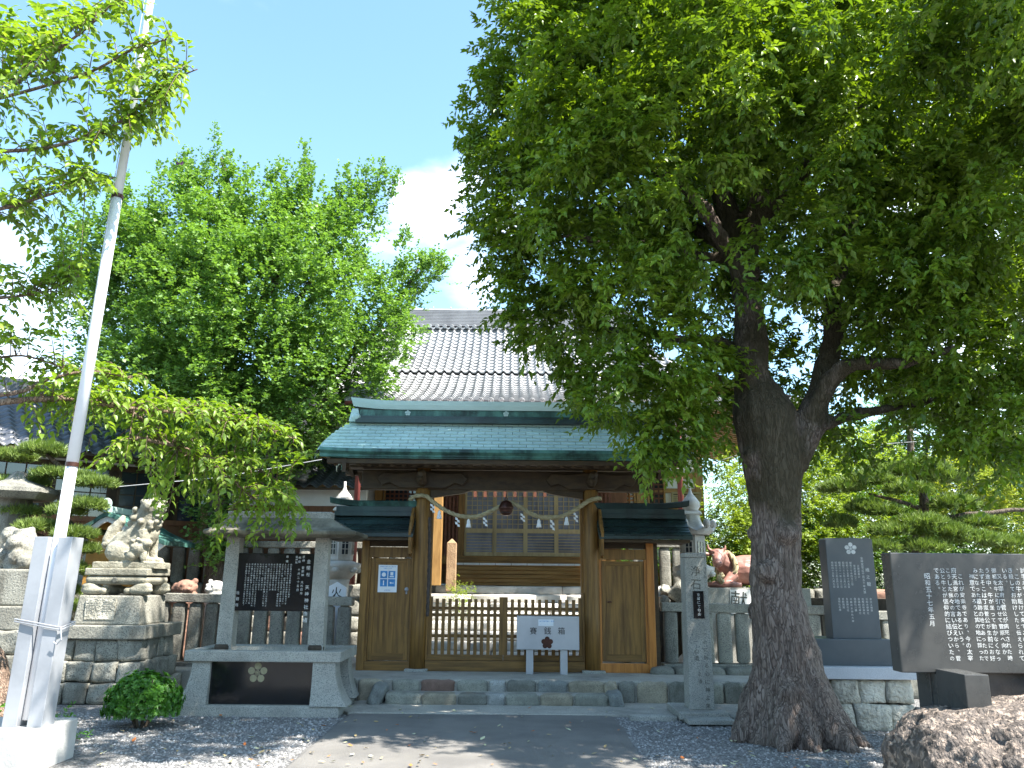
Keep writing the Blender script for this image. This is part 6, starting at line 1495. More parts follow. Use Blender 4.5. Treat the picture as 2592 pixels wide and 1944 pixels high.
# trunk through measured axis points: (centre px, py, half width px)
ax = [(2010, 1850, 142), (2008, 1790, 118), (2002, 1700, 96), (1990, 1600, 82), (1972, 1500, 71), (1970, 1400, 69), (1972, 1300, 70), (1965, 1200, 84), (1958, 1110, 94), (1940, 1050, 92), (1925, 1000, 70), (1915, 960, 48)]
pts = []; rad = []
for px, py, h in ax:
    p = at(px - 8, py, 9.0); pts.append(p); rad.append(h * .87 * 8.75 / FPX)
pts[0].z = -.05; mb.tube(pts, rad, 28)
for (dx, dy, L_, r) in ((-1, -.2, .75, .16), (-.5, -1, .8, .17), (.6, -.9, .95, .19), (1, -.1, .9, .18), (.2, 1, .7, .2), (-.9, .6, .6, .17), (1, .7, .6, .15), (0.05, -1, .7, .14), (1, -.55, 1.0, .13)):
    d = Vector((dx, dy, 0)).normalized(); c = pts[0].copy(); c.z = 0
    mb.tube([c + d * .2 + Vector((0, 0, .75)), c + d * .36 + Vector((0, 0, .32)), c + d * (.34 + L_ * .24) + Vector((0, 0, .08)), c + d * (.34 + L_ * .46) + Vector((0, 0, -.02))], [r * .8, r, r * .75, r * .3], 9)
# right fork
limb(mb, [T(2000, 1180), T(2050, 1070, 8.95), T(2085, 960, 9.0), T(2110, 830, 9.1), T(2120, 700, 9.2), T(2180, 480, 9.3)], .20, .07, 5, .05, 14)
limb(mb, [T(2050, 1060, 8.9), T(2110, 960, 8.7), T(2180, 920, 8.5), T(2290, 915, 8.3), T(2420, 880, 8.1)], .13, .04, 5, .06, 12)
limb(mb, [T(2060, 1100), T(2130, 1060, 8.9), T(2250, 1030, 8.8), T(2380, 1010, 8.7)], .10, .03, 5, .06)
# left / main upward stem
limb(mb, [T(1925, 1120), T(1905, 980), T(1895, 850, 9.1), T(1880, 720, 9.3), T(1860, 600, 9.4), T(1800, 380, 9.5)], .24, .12, 5, .05, 16)
limb(mb, [T(1890, 760, 9.2), T(1850, 640, 9.0), T(1770, 520, 8.6), T(1640, 400, 8.2), T(1500, 300, 8.0)], .14, .04, 5, .08)
limb(mb, [T(1885, 700, 9.2), T(1910, 560, 9.2), T(1930, 440, 9.1), T(1950, 260, 9.0)], .16, .06, 5, .08)
limb(mb, [T(1900, 560, 9.3), T(1990, 470, 9.0), T(2080, 380, 8.7), T(2200, 250, 8.3)], .17, .05, 5, .08)
limb(mb, [T(1910, 500, 9.2), T(2040, 430, 9.4), T(2120, 330, 9.6)], .13, .05, 5, .08)
limb(mb, [T(1880, 640, 9.3), T(1780, 590, 9.8), T(1650, 540, 10.2), T(1500, 500, 10.5)], .14, .04, 5, .08)
limb(mb, [T(1860, 650, 9.2), T(1750, 640, 9.1), T(1600, 620, 9.0), T(1420, 600, 8.9)], .09, .03, 5, .08)
limb(mb, [T(1830, 960, 9.0), T(1800, 950, 8.9), T(1770, 960, 8.8), T(1700, 1000, 8.7)], .05, .02, 5, .05)
limb(mb, [T(1900, 900, 9.1), T(1790, 860, 9.2), T(1640, 850, 9.2), T(1480, 820, 9.1)], .09, .03, 5, .08)
# branch stubs and root plate noise
for k in range(26):
    a = random.uniform(0, 6.28); h = random.uniform(.1, 3.0); i = min(len(pts) - 2, int(h / 3.3 * 9)); 
    c = pts[i].lerp(pts[i + 1], .5); mb.ball((c.x + rad[i] * .86 * math.cos(a), c.y + rad[i] * .86 * math.sin(a), c.z), random.uniform(.07, .15), 6, 8)
mb.build('trunk', K['bark'], ct, remesh=.028, rough=.028, rscale=(7, 7, 2.6))
rng = np.random.default_rng(5)
ells = [E(1370, 120, 9.0, 165), E(1300, 300, 9.2, 120), E(1245, 430, 9.3, 80), E(1330, 470, 8.9, 150), E(1350, 640, 9.1, 120), E(1400, 780, 9.2, 140), E(1320, 760, 9.2, 80), E(1450, 900, 9.0, 95),
        E(1420, 850, 9.4, 90), E(1540, 960, 8.7, 125), E(1640, 1050, 8.5, 105), E(1700, 1120, 8.4, 48), E(1555, 1030, 8.4, 62), E(1500, 250, 8.0, 200), E(1500, 520, 8.2, 170), E(1560, 740, 8.4, 160),
        E(1660, 900, 8.3, 130), E(1740, 860, 8.3, 90), E(1700, 60, 7.4, 210), E(1720, 330, 7.6, 190), E(1950, 130, 7.2, 220), E(1930, 340, 7.6, 130), E(2200, 120, 7.3, 230), E(2130, 380, 7.7, 190),
        E(2400, 260, 7.4, 240), E(2330, 560, 7.9, 210), E(2500, 500, 7.6, 220), E(2480, 800, 8.0, 190), E(2300, 790, 8.3, 140), E(2200, 700, 8.4, 120), E(2560, 1000, 8.2, 140), E(2420, 1000, 8.4, 120), E(2300, 1080, 8.6, 80),
        E(2150, 860, 9.6, 90), E(2180, 1090, 8.9, 60), E(2540, 1130, 8.4, 80), E(2030, 640, 9.9, 140), E(1760, 620, 10.2, 160), E(1650, 480, 10.6, 230), E(1950, 430, 10.8, 260), E(2250, 480, 10.6, 260), E(1560, 700, 10.4, 180),
        E(2080, 760, 10.4, 120), E(2350, 820, 10.3, 180), E(1800, 760, 10.2, 120), E(1990, 300, 9.0, 200), E(1700, 200, 9.6, 280), E(2350, 250, 9.8, 280), E(2380, 560, 10.8, 260), E(1480, 380, 10.0, 200), E(1850, 690, 7.9, 90), E(2010, 610, 7.8, 110), E(1720, 570, 7.7, 110), E(2100, 700, 8.0, 90), E(1600, 420, 7.9, 120), E(1420, 330, 8.4, 120), E(1300, 560, 9.3, 80), E(2200, 960, 9.6, 80), E(2560, 870, 8.3, 120), E(2480, 930, 8.6, 100), E(2380, 930, 9.6, 110), E(2580, 780, 9.8, 140), E(2600, 1080, 9.2, 90), E(2490, 1080, 9.0, 70), E(1600, 1030, 8.6, 75), E(1680, 1070, 8.6, 85), E(1760, 1050, 8.8, 90), E(1800, 970, 9.0, 90), E(1725, 1140, 8.4, 45), E(1830, 1080, 9.6, 60), E(1900, 900, 9.9, 110), E(2010, 960, 10.2, 100), E(2100, 1060, 9.9, 70), E(1250, 360, 9.2, 70), E(1290, 680, 9.4, 60)]
# crown above the frame, its last clumps added to shade gravel and lion pedestal
ells += [((2.9, 9.6, 9.9), (2.7, 2.2, 1.1), 8.0), ((5.4, 9.2, 8.4), (1.9, 1.8, 1.5), 4.0), ((6.2, 7.6, 6.0), (1.5, 1.9, 1.5), 4.0), ((5.2, 5.9, 7.0), (1.5, 1.2, 1.2), 3.0), ((1.2, 9.4, 8.8), (1.2, 1.3, 1.2), 3.0), ((1.3, 6.0, 9.0), (1.5, 1.2, .9), 2.0), ((.4, 8.2, 10.4), (1.2, 1.1, .8), .6)]
C, O = shell(ells, 40, .5, .92)
print('camphor clumps', len(C))
crown('crown', ct, L_CAM, C, O, 12, .28, 12, .092, .50, up=.15, droop=.35, spread=.7, down=.45, jit=.09); print('camphor leaves', len(C) * 144)

# =================================================================== ginkgo
rng = np.random.default_rng(8)
gt = thing('ginkgo_tree', 'broad bright green ginkgo tree with upright shoots behind the left fence', 'tree', (at(555, 1400, 15.0).x, 15.0, .1))
mb = MB(); gb = ORG[gt.name]
G = lambda px, py, Y=15.0: at(px, py, Y)
limb(mb, [gb, G(552, 1400), G(560, 1200), G(575, 1000), G(590, 800), G(600, 600), G(560, 400)], .26, .04, 5, .05, 14)
for e in ([G(570, 1050), G(480, 900), G(380, 760), G(320, 600)], [G(575, 1020), G(680, 880), G(780, 720), G(860, 560)], [G(580, 900), G(700, 700), G(770, 520), G(780, 430)], [G(575, 1000, 15), G(800, 960), G(960, 820), G(1060, 680)], [G(580, 850), G(500, 650), G(480, 480)], [G(570, 1000), G(420, 950), G(280, 880)]):
    limb(mb, e, .11, .02, 5, .07)
mb.build('trunk', K['bark2'], gt, smooth=True)
ells = [E(330, 640, 14.8, 140), E(470, 590, 14.6, 130), E(620, 640, 14.4, 140), E(780, 610, 14.6, 125), E(880, 620, 15, 90), E(940, 770, 15, 90), E(1000, 740, 15.2, 50), E(860, 800, 14.4, 150), E(700, 780, 14.0, 170), E(520, 760, 14.0, 170), E(350, 800, 14.4, 150), E(260, 720, 15, 110),
        E(450, 950, 14.2, 170), E(640, 960, 14.0, 170), E(820, 960, 14.4, 140), E(940, 880, 14.8, 100), E(760, 1060, 14.4, 90), E(300, 950, 15, 110), E(620, 800, 16.2, 260), E(900, 1010, 15.2, 70), E(400, 760, 16.2, 180), E(560, 1080, 14.6, 130), E(700, 1130, 14.9, 80), E(420, 1090, 15, 90),
        E(540, 500, 14.8, 60, w=.5), E(770, 520, 14.8, 50, w=.4), E(900, 540, 15, 50, w=.4), E(1060, 690, 15.2, 28, w=.2), E(555, 1240, 14.95, 30, rz=140, w=.6), E(560, 1370, 14.95, 24, rz=60, w=.25)]
C, O = shell(ells, 42)
# upright shoots poking out of the top
sp = []
for px, py, top in ((541, 440, 338), (520, 470, 400), (575, 470, 400), (770, 450, 375), (780, 480, 420), (905, 490, 425), (940, 500, 415), (960, 480, 440), (985, 500, 455), (1095, 720, 650), (1070, 700, 655), (860, 500, 430), (680, 480, 440), (400, 500, 420), (440, 480, 420), (1010, 640, 590), (470, 440, 395), (300, 560, 500), (710, 470, 420), (620, 500, 440), (1000, 720, 660), (1110, 700, 668)):
    for k in range(16):
        t = k / 15; q = at(px + (t * (12 if px > 850 else 2)) * 2, py + (top - py) * t, 14.8); sp.append((q.x + rng.normal() * .03, q.y + rng.normal() * .1, q.z, 1 - t * .6))
sp = np.array(sp)
print('ginkgo clumps', len(C))
p, a, n, L_, t = sprays(C, O, 16, .30, 10, .062, up=.55, droop=.1, spread=.75, down=.12, jit=.14)
p2, a2, n2, L2, t2 = sprays(sp[:, :3], np.tile([0, 0, 1.0], (len(sp), 1)), 3, .16, 6, .055, up=.8, droop=0, spread=.7, down=0, jit=.05)
leaf_mesh('crown', np.concatenate([p, p2]), np.concatenate([a, a2]), np.concatenate([n, n2]), np.concatenate([L_, L2]), 1.0, L_GIN, gt, TFAN, np.concatenate([t, t2]))

# =================================================================== cherry tree reaching in from the left
rng = np.random.default_rng(3)
cb_ = ground(70, 1835)
ch = thing('cherry_tree', 'cherry tree leaning out of the left edge with drooping fresh green branches', 'tree', (cb_.x - .1, 8.75, 0))
o_ = ORG[ch.name]; mb = MB()
mb.tube(wiggle([o_ + Vector((.1, 0, -.1)), o_ + Vector((-.05, 0, .35)), o_ + Vector((-.35, .05, .9)), o_ + Vector((-.85, 0, 1.7)), o_ + Vector((-1.2, -.1, 2.6)), o_ + Vector((-1.35, -.4, 3.8))], 4, .05), [.36 - .008 * i for i in range(21)], 18)
for d, L_ in (((1, -.4, 0), .7), ((.3, -1, 0), .6), ((-1, -.2, 0), .7), ((1, .3, 0), .5), ((.7, -.9, 0), .55)):
    d = Vector(d).normalized(); mb.tube([o_ + d * .12 + Vector((0, 0, .5)), o_ + d * .3 + Vector((0, 0, .2)), o_ + d * (.3 + L_ * .5) + Vector((0, 0, .04)), o_ + d * (.3 + L_) + Vector((0, 0, -.03))], [.16, .15, .09, .04], 9)
mb.build('trunk', K['bark3'], ch, remesh=.025, rough=.02, rscale=(6, 6, 3))
top = o_ + Vector((-1.3, -.4, 3.6))
def CB(lst): return [at(x, y, Y) for x, y, Y in lst]
BR = [CB([(-160, 420, 7.4), (-40, 270, 7.2), (140, 130, 7.0), (230, 60, 6.9), (300, -10, 6.8)]), CB([(-160, 420, 7.4), (-50, 268, 7.2), (200, 190, 7.1), (340, 122, 7.0), (430, 98, 7.0)]),
      CB([(-160, 450, 7.4), (-30, 388, 7.2), (150, 365, 7.2), (280, 322, 7.1), (400, 232, 7.0), (500, 175, 7.0)]), CB([(-160, 560, 7.4), (-50, 540, 7.3), (100, 500, 7.2), (200, 470, 7.2), (290, 448, 7.2)]),
      CB([(-160, 800, 7.6), (-40, 760, 7.6), (100, 740, 7.6), (200, 700, 7.6)]), CB([(-160, 960, 7.6), (-60, 920, 7.6), (60, 900, 7.7), (160, 930, 7.8)]),
      CB([(-160, 1060, 7.4), (0, 1020, 7.5), (200, 1010, 7.9), (330, 1045, 8.3), (440, 1130, 8.8), (540, 1180, 9.1), (640, 1260, 9.4)]),
      CB([(200, 1012, 7.9), (360, 1040, 8.3), (500, 1050, 8.8), (620, 1075, 9.2), (740, 1110, 9.5)]), CB([(330, 1108, 8.3), (450, 1130, 8.8), (560, 1170, 9.2), (660, 1190, 9.5), (730, 1240, 9.6)]),
      CB([(0, 1000, 7.5), (120, 960, 7.7), (230, 940, 8.0), (330, 960, 8.3)])]
mb = MB()
for i, b in enumerate(BR):
    r0 = .05 if i in (6,) else .032
    limb(mb, ([top] if b[0].x < -4.5 else []) + b, r0 if b[0].x < -4.5 else .028, .006, 5, .03, 7)
allp = [];
for b in BR: allp += wiggle(b, 8, .02)
AP = np.array([tuple(p) for p in allp])
regs = [(60, 60, 130, 70, 7.0, 26), (230, 60, 110, 70, 6.95, 24), (330, 20, 60, 40, 6.9, 8), (130, 200, 150, 60, 7.1, 26), (350, 170, 100, 60, 7.0, 22), (420, 240, 70, 50, 7.0, 16), (60, 360, 90, 60, 7.2, 16), (220, 350, 110, 60, 7.15, 24), (350, 310, 80, 70, 7.1, 20), (150, 440, 130, 50, 7.2, 22), (60, 500, 90, 50, 7.25, 14), (270, 450, 50, 30, 7.2, 6), (440, 100, 40, 25, 7, 4), (450, 320, 25, 30, 7, 4),
        (120, 600, 90, 40, 7.5, 9), (80, 700, 120, 70, 7.6, 24), (200, 650, 60, 50, 7.6, 10), (130, 790, 90, 50, 7.6, 14), (30, 830, 60, 40, 7.6, 8), (40, 950, 60, 40, 7.6, 7),
        (150, 960, 80, 50, 7.9, 20), (280, 950, 70, 50, 8.2, 20), (240, 1040, 110, 50, 8.1, 26), (370, 1020, 80, 50, 8.5, 22), (120, 1060, 70, 40, 7.8, 10), (480, 1040, 80, 45, 8.9, 24), (430, 1120, 90, 50, 8.8, 26), (580, 1060, 80, 45, 9.2, 24), (680, 1090, 80, 40, 9.4, 20), (560, 1150, 90, 45, 9.1, 26), (770, 1130, 30, 25, 9.6, 5), (640, 1200, 80, 60, 9.4, 24), (700, 1280, 60, 50, 9.5, 16), (620, 1330, 50, 50, 9.5, 9), (740, 1330, 60, 25, 9.5, 8), (280, 1150, 60, 30, 8.3, 8), (400, 1230, 40, 35, 8.9, 8), (410, 1290, 20, 30, 8.9, 4), (520, 1230, 60, 30, 9.2, 10), (240, 1170, 30, 20, 8.2, 4), (560, 1370, 30, 25, 9.6, 3)]
Pn = []; Dn = []; Nn = []; Ln = []; Tn = []
for (cx, cy, rx, ry, Y, n) in regs:
    for k in range(int(n * 1.15)):
        a = rng.random() * 6.28; r = math.sqrt(rng.random()); tip = at(cx + rx * r * math.cos(a), cy + ry * r * math.sin(a), Y + rng.normal() * .28)
        dd = np.linalg.norm(AP - np.array(tip), axis=1); j = np.argsort(dd)[rng.integers(0, 12)]; s_ = Vector(AP[j])
        if (tip - s_).length > 1.3: s_ = tip + (s_ - tip).normalized() * 1.3
        if (tip - s_).length < .18: s_ = tip - Vector((.3, 0, .05))
        mid = s_.lerp(tip, .5) + Vector((0, 0, .08)); path = wiggle([s_, mid, tip + Vector((0, 0, -.05))], 4, .015)
        mb.tube(path, [.007 - .0008 * i for i in range(len(path))][:len(path)], 4, cap=False)
        L_ = (tip - s_).length; nl = int(max(6, L_ / .030))
        for q in range(nl):
            t = .15 + .85 * (q + rng.random() * .6) / nl; f_ = t * (len(path) - 1); i0 = min(int(f_), len(path) - 2); pp = path[i0].lerp(path[i0 + 1], f_ - i0); d = (path[i0 + 1] - path[i0]).normalized()
            sd = d.cross(Vector((rng.normal() * .3, rng.normal() * .3, 1))).normalized() * (1 if q % 2 else -1)
            axv = (d * (.5 + .3 * rng.random()) + sd * (.7 + .2 * rng.random()) + Vector((rng.normal() * .2, rng.normal() * .2, -.16 + rng.normal() * .25))).normalized()
            Pn.append(tuple(pp + axv * .012)); Dn.append(tuple(axv)); Nn.append((rng.normal() * .35, rng.normal() * .35, 1)); Ln.append(.066 + .045 * rng.random()); Tn.append(min(1, max(0, .35 * rng.random() + .65 * rng.random())))
mb.build('branches', K['bark3'], ch, smooth=True, fix=False)
leaf_mesh('crown', np.array(Pn), np.array(Dn), np.array(Nn), np.array(Ln), .52, L_CHE, ch, T8, np.array(Tn))
print('cherry leaves', len(Pn))

# =================================================================== pines and garden trees
def pads(name, label, base, padlist, trunk, cat='tree', mat=L_PIN, dens=170, needle=.10):
    t = thing(name, label, cat, base); mb = MB()
    for path, r0, r1 in trunk: limb(mb, path, r0, r1, 5, .05)
    mb.build('trunk', K['bark2'], t, smooth=True)
    PP = []; DD = []
    for px, py, Y, rx, rz in padlist:
        c = at(px, py, Y); zc = Y; rX = rx * zc / FPX; rZ = rz * zc / FPX; n = int(dens * rX * rX * 16) + 60
        u = nrm(rng.normal(size=(n, 3))); u[:, 2] = np.abs(u[:, 2]) * .9 - .25 * (rng.random(n) < .3); s_ = (.6 + .4 * rng.random(n))[:, None]
        p = np.array(c) + u * s_ * np.array([rX, rX * .85, rZ]); PP.append(p); DD.append(nrm(u * .5 + np.array([0, 0, .9])))
    P0 = np.concatenate(PP); D0 = np.concatenate(DD); k = 9
    P_2 = np.repeat(P0, k, 0) + rng.normal(size=(len(P0) * k, 3)) * .012; D_2 = nrm(np.repeat(D0, k, 0) + rng.normal(size=(len(P0) * k, 3)) * .5)
    tint = np.clip(np.repeat(rng.random(len(P0)), k) * .6 + .4 * rng.random(len(P_2)), 0, 1)
    leaf_mesh('crown', P_2, D_2, rng.normal(size=P_2.shape), needle * (.7 + .6 * rng.random(len(P_2))), .15, mat, t, TNEE, tint)
    return t
q = at(190, 1500, 12.0)
pads('pruned_pine', 'cloud pruned pine with flat needle pads beside the guardian lion', (at(190, 1500, 13.0).x, 13.0, .1),
     [(110, 1145, 12.4, 60, 22), (130, 1205, 12.4, 50, 15), (60, 1225, 12.6, 60, 14), (240, 1228, 12.2, 55, 14), (200, 1212, 12.5, 40, 14), (215, 1285, 12.1, 55, 22), (165, 1300, 12.3, 45, 18), (45, 1300, 12.4, 50, 18), (190, 1358, 12.0, 55, 20), (100, 1340, 12.3, 60, 20), (195, 1395, 12.1, 55, 17), (180, 1450, 12.1, 45, 22), (130, 1420, 12.4, 60, 25), (185, 1540, 12.1, 50, 14), (150, 1500, 12.3, 50, 20), (30, 1160, 12.8, 60, 20)],
     [([Vector((at(190, 1500, 13.0).x, 13.0, .1)), at(170, 1500, 12.8), at(200, 1380, 12.6), at(150, 1280, 12.6), at(170, 1210, 12.6), at(120, 1150, 12.6)], .09, .03), ([at(170, 1300, 12.6), at(215, 1290, 12.3)], .03, .015), ([at(170, 1220, 12.6), at(235, 1230, 12.3)], .03, .015), ([at(190, 1400, 12.6), at(90, 1350, 12.5)], .03, .015)])
pads('garden_pine', 'dark green garden pine with layered pads behind the black board', (at(2330, 1450, 14.0).x, 14.0, .1),
     [(2130, 1240, 13.6, 60, 22), (2200, 1220, 13.4, 60, 24), (2250, 1200, 13.8, 70, 26), (2330, 1190, 13.6, 70, 26), (2390, 1215, 13.6, 60, 24), (2300, 1245, 13.2, 60, 22), (2190, 1290, 13.4, 50, 24), (2240, 1300, 13.2, 50, 24), (2330, 1330, 13.0, 70, 28), (2420, 1280, 13.4, 60, 26), (2260, 1350, 13.0, 60, 24), (2380, 1350, 13.0, 70, 26), (2460, 1370, 13.0, 70, 26), (2480, 1330, 13.4, 60, 22), (2225, 1390, 12.9, 50, 20), (2340, 1390, 12.9, 60, 24), (2540, 1380, 13.2, 60, 26), (2130, 1330, 13.6, 40, 24)],
     [([Vector((at(2330, 1450, 14.0).x, 14.0, .1)), at(2320, 1400, 13.9), at(2340, 1280, 13.8), at(2310, 1200, 13.8), at(2305, 1080, 13.8)], .12, .05), ([at(2335, 1290, 13.8), at(2200, 1250, 13.6)], .05, .02), ([at(2330, 1330, 13.8), at(2480, 1300, 13.6), at(2600, 1290, 13.5)], .06, .03)], dens=130)
def bush(name, label, base, els, per, mat, ll, cat='tree', k=12, lpt=10, trunk=None, tl=.28, wid=.5, tpl=T4, up=.35, br='bark2', **kw):
    t = thing(name, label, cat, base); 
    if trunk:
        mb = MB()
        for path, r0, r1 in trunk: limb(mb, path, r0, r1, 5, .05)
        mb.build('trunk', K[br], t, smooth=True)
    C, O = shell(els, per); crown('crown', t, mat, C, O, k, tl, lpt, ll, wid, tpl, up=up, **kw); return t
b_ = at(1900, 1450, 15.5); 
bush('plum_tree', 'yellow green plum tree behind the ox statue and big trunk', (b_.x, 16.1, .1), [E(1860, 1430, 16.0, 60), E(1950, 1430, 16.0, 80), E(1790, 1450, 16.2, 40), E(2060, 1420, 16.0, 70), E(1850, 1330, 16.1, 70), E(1880, 1240, 16.3, 70), E(1790, 1375, 15.9, 40), E(1870, 1180, 16.5, 45), E(1920, 1360, 15.9, 70), E(2120, 1190, 16.5, 90), E(2080, 1270, 16.3, 90), E(2080, 1360, 15.9, 80), E(2140, 1375, 15.9, 60), E(2180, 1150, 16.7, 70), E(1990, 1300, 16.5, 110), E(1850, 1375, 16.1, 60), E(1740, 1375, 15.9, 25, w=.1), E(2060, 1150, 17.0, 70), E(2230, 1260, 17.0, 110), E(2190, 1340, 16.5, 90), E(2000, 1375, 16.1, 80)], 70, L_YEL, .062, k=13,
     trunk=[([Vector((b_.x, 16.1, .1)), at(1930, 1400, 16.1), at(1950, 1300, 16.2), at(1900, 1220, 16.3)], .1, .03), ([at(1930, 1400, 16.1), at(2040, 1300, 16.3), at(2100, 1200, 16.5)], .06, .02), ([at(1930, 1380, 16.1), at(1860, 1330, 16.1)], .04, .02)])
b_ = at(2520, 1450, 16.5)
bush('maple_tree', 'bright yellow tinged maple crown at the right edge behind the garden pine', (b_.x, 16.5, .1), [E(2560, 1200, 16, 90), E(2480, 1240, 16, 80), E(2600, 1290, 15.6, 120), E(2420, 1190, 16.5, 60), E(2520, 1330, 16, 80), E(2680, 1250, 16, 110), E(2400, 1290, 16.4, 70), E(2350, 1250, 16.8, 90), E(2300, 1330, 16.8, 90), E(2420, 1360, 16.4, 90)], 48, L_MAP, .07, k=12,
     trunk=[([Vector((b_.x, 16.5, .1)), at(2520, 1350, 16.5), at(2540, 1250, 16.4)], .12, .04)])
b_ = at(2300, 1450, 20)
bush('background_tree', 'dark green tree rising behind the pine at right', (b_.x, 20, .1), [E(2300, 1120, 20, 120), E(2450, 1080, 20, 130), E(2560, 1040, 20, 140), E(2200, 1180, 20, 100), E(2400, 1200, 19.5, 150), E(2600, 1180, 19.5, 140), E(2250, 1300, 19, 130), E(2480, 1330, 19, 160), E(2680, 1300, 19, 160), E(2150, 1250, 19.5, 100), E(2130, 1130, 20, 70), E(2350, 1180, 19, 120)], 26, L_BAK, .10, k=13, tl=.45,
     trunk=[([Vector((b_.x, 20, .1)), at(2320, 1300, 20), at(2350, 1100, 20)], .2, .05)])
b_ = at(1870, 1400, 24)
bush('distant_conifer', 'dull green conifer far behind the plum tree right of the hall', (b_.x, 24, .1), [E(1900, 1180, 24, 40), E(1905, 1260, 24, 50), E(1890, 1350, 24, 60)], 34, L_BAK, .12, k=12, tl=.4, trunk=[([Vector((b_.x, 24, .1)), at(1900, 1200, 24)], .14, .03)])
# dark evergreen behind everything on the left so that no bare horizon shows
b_ = at(120, 1400, 24)
bush('background_tree', 'leafy tree showing low behind the office roof at the left edge', (-14, 23, .1), [((-16, 23, 4.2), (3, 2, 2.6), 6), ((-12, 24, 4.0), (2.5, 2, 2.0), 5), ((-9, 25, 3.8), (2, 2, 2), 4)], 20, L_BAK, .11, k=12, tl=.5, trunk=[([Vector((-14, 23, .1)), Vector((-14, 23, 4))], .2, .08)])
bush('hedge', 'dense green hedge closing the garden behind the right stone fence', (8, 16.5, .1), [((3.2, 17.2, 1.6), (1.0, .8, .9), 1.2), ((6.5, 16.8, 1.5), (1.4, .8, 1.2), 1.8), ((9, 16.5, 1.6), (1.6, .8, 1.3), 2), ((5.2, 16.3, 2.0), (1.5, .8, 1.1), 2), ((7.4, 16.0, 2.2), (1.6, .8, 1.3), 2.4)], 70, L_BAK, .06, k=12, cat='hedge')
# round clipped shrub in front of the lion
sq = ground(345, 1845)
rng = np.random.default_rng(31)
sh = thing('round_shrub', 'round clipped bright green shrub on the gravel before the lion pedestal', 'shrub', (sq.x, 9.35, 0))
n_ = 1350; u = nrm(rng.normal(size=(n_, 3))); u[:, 2] = np.abs(u[:, 2]) * 1.1 - .22; u = nrm(u); rr_ = .42 * (.72 + .22 * rng.random((n_, 1)) + np.array([.16 * noise.noise(Vector(q_) * 2.6) + .1 * noise.noise(Vector(q_) * 6) for q_ in u])[:, None])
C = np.array([sq.x, 9.35, .22]) + u * rr_ * np.array([1, .95, .88]); C[:, 2] = np.maximum(C[:, 2], .03)
mb = MB()
for k in range(14): a = k * .9; mb.tube([(sq.x + .05 * math.cos(a), 9.35 + .05 * math.sin(a), 0), (sq.x + .22 * math.cos(a), 9.35 + .2 * math.sin(a), .25 + .02 * k)], [.014, .006], 5)
mb.build('stems', K['bark2'], sh)
nl = 9; ang_ = rng.random((n_, nl)) * 6.28; uu = np.repeat(u, nl, 0); t1 = nrm(np.cross(uu, rng.normal(size=uu.shape))); D_ = nrm(uu * .55 + t1 * .9); P_l = np.repeat(C, nl, 0)
leaf_mesh('foliage', P_l, D_, nrm(uu + rng.normal(size=uu.shape) * .25), (.034 + .02 * rng.random(len(P_l))), .46, L_BOX, sh, T4, np.clip(np.repeat(rng.random(n_), nl) * .7 + .3 * rng.random(len(P_l)), 0, 1))
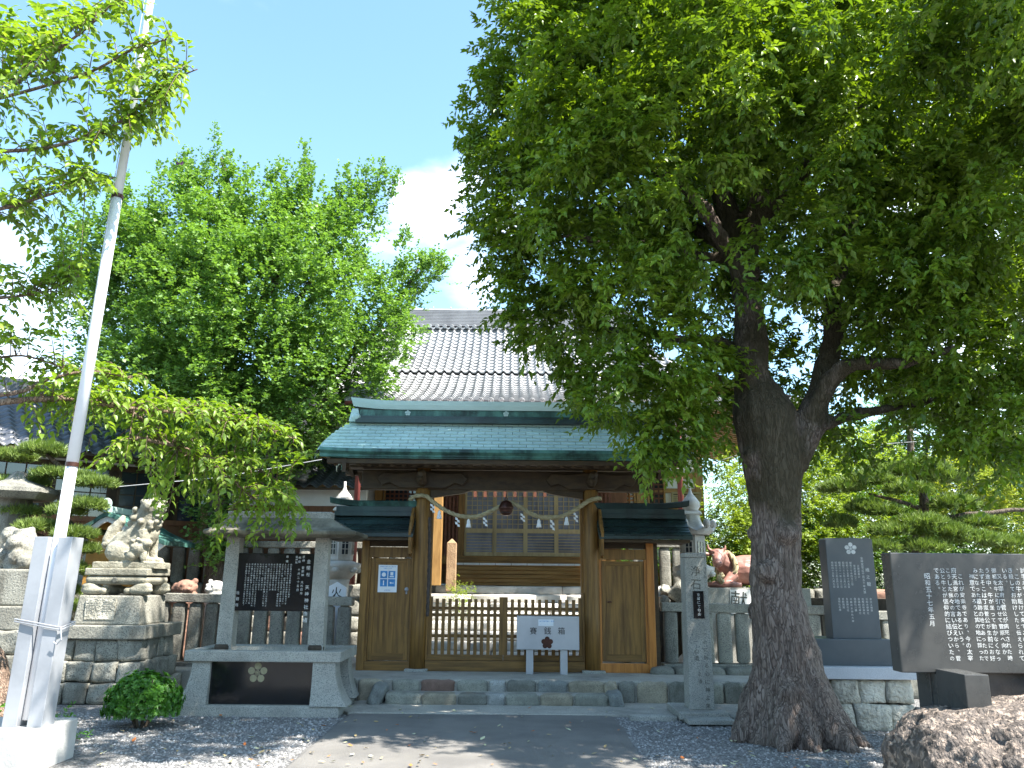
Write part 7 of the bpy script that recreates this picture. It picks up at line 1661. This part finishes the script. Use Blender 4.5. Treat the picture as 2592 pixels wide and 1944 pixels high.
# weeds at the roots of the cherry
for px, py, Y, lab in ((112, 1815, 8.4, 'small tuft of bright weeds at the cherry roots beside the steel channel'), (8, 1790, 8.4, 'small green weed tuft at the left edge behind the concrete block')):
    g = at(px, py, Y); C = np.array([[g.x, Y, .05]]) + rng.normal(size=(26, 3)) * np.array([.09, .09, .03]); C[:, 2] = np.abs(C[:, 2]) + .02
    t = thing('weed', lab, 'plant', (g.x, Y, 0)); crown('leaves', t, L_BOX, C, np.tile([0, 0, 1.0], (26, 1)), 4, .12, 6, .05, .5, up=.6)
g = at(1186, 1500, 14.9); C = np.array([[g.x - .15, 15.0, HZ - .2]]) + rng.normal(size=(30, 3)) * np.array([.04, .05, .12])
t = thing('weed', 'bright green plant growing beside the top of the stone stairs', 'plant', (g.x - .35, 15.0, .12)); crown('leaves', t, L_YEL, C, np.tile([0, 0, 1.0], (30, 1)), 5, .1, 7, .04, .3, up=.8)
# the other side of the street, mirrored in the polished stones
sb = thing('street_house', 'long grey house across the street behind the viewer', 'building', (0, -16, 0))
MB().box(-22, 22, -20, -16, 0, 4.2).build('wall', K['brownboard'], sb); MB().prism([(-21, 4.1), (-15.2, 4.1), (-18, 6.2)], -22.5, 22.5, 'YZ').build('roof', K['tiledark'], sb)
for i in range(12): w = MB().box(-20.5 + i * 3.5, -18.9 + i * 3.5, -16.0, -15.95, 1.0, 2.4).build('window', K['glass'], sb); MB().box(-20.6 + i * 3.5, -18.8 + i * 3.5, -15.95, -15.9, .9, .99).build('sill', K['granite'], w)
for k_, (x_, y_) in enumerate(((-9, -9), (9, -10))):
    bush('street_tree', ('leafy street tree behind the viewer to the left', 'leafy street tree behind the viewer to the right')[k_], (x_, y_, 0), [((x_, y_, 5), (3, 3, 2.6), 7), ((x_ + 2, y_, 4.2), (2, 2, 2), 4), ((x_ - 2, y_, 4.4), (2, 2, 2), 4)], 14, L_BAK, .13, k=12, tl=.5, trunk=[([Vector((x_, y_, 0)), Vector((x_, y_, 2.5)), Vector((x_ + .3, y_, 5))], .22, .08)])
# butterfly
q = at(454, 414, 8.0)
bf = thing('butterfly', 'dark purple butterfly in flight before the ginkgo', 'butterfly', q)
for s_ in (-1, 1):
    mb = MB(); mb.add([(q.x, q.y, q.z), (q.x + s_ * .035, q.y, q.z + .035), (q.x + s_ * .045, q.y + .01, q.z + .005), (q.x + s_ * .02, q.y, q.z - .02), (q.x, q.y + .002, q.z + .002), (q.x + s_ * .035, q.y + .002, q.z + .036), (q.x + s_ * .045, q.y + .012, q.z + .006), (q.x + s_ * .02, q.y + .002, q.z - .019)], [(0, 1, 2, 3), (7, 6, 5, 4), (0, 4, 5, 1), (1, 5, 6, 2), (2, 6, 7, 3), (3, 7, 4, 0)]); mb.build('wing', K['purple'], bf)
MB().tube([(q.x, q.y, q.z - .015), (q.x, q.y - .003, q.z + .018)], .004, 6).build('body', K['black_ink'], bf)
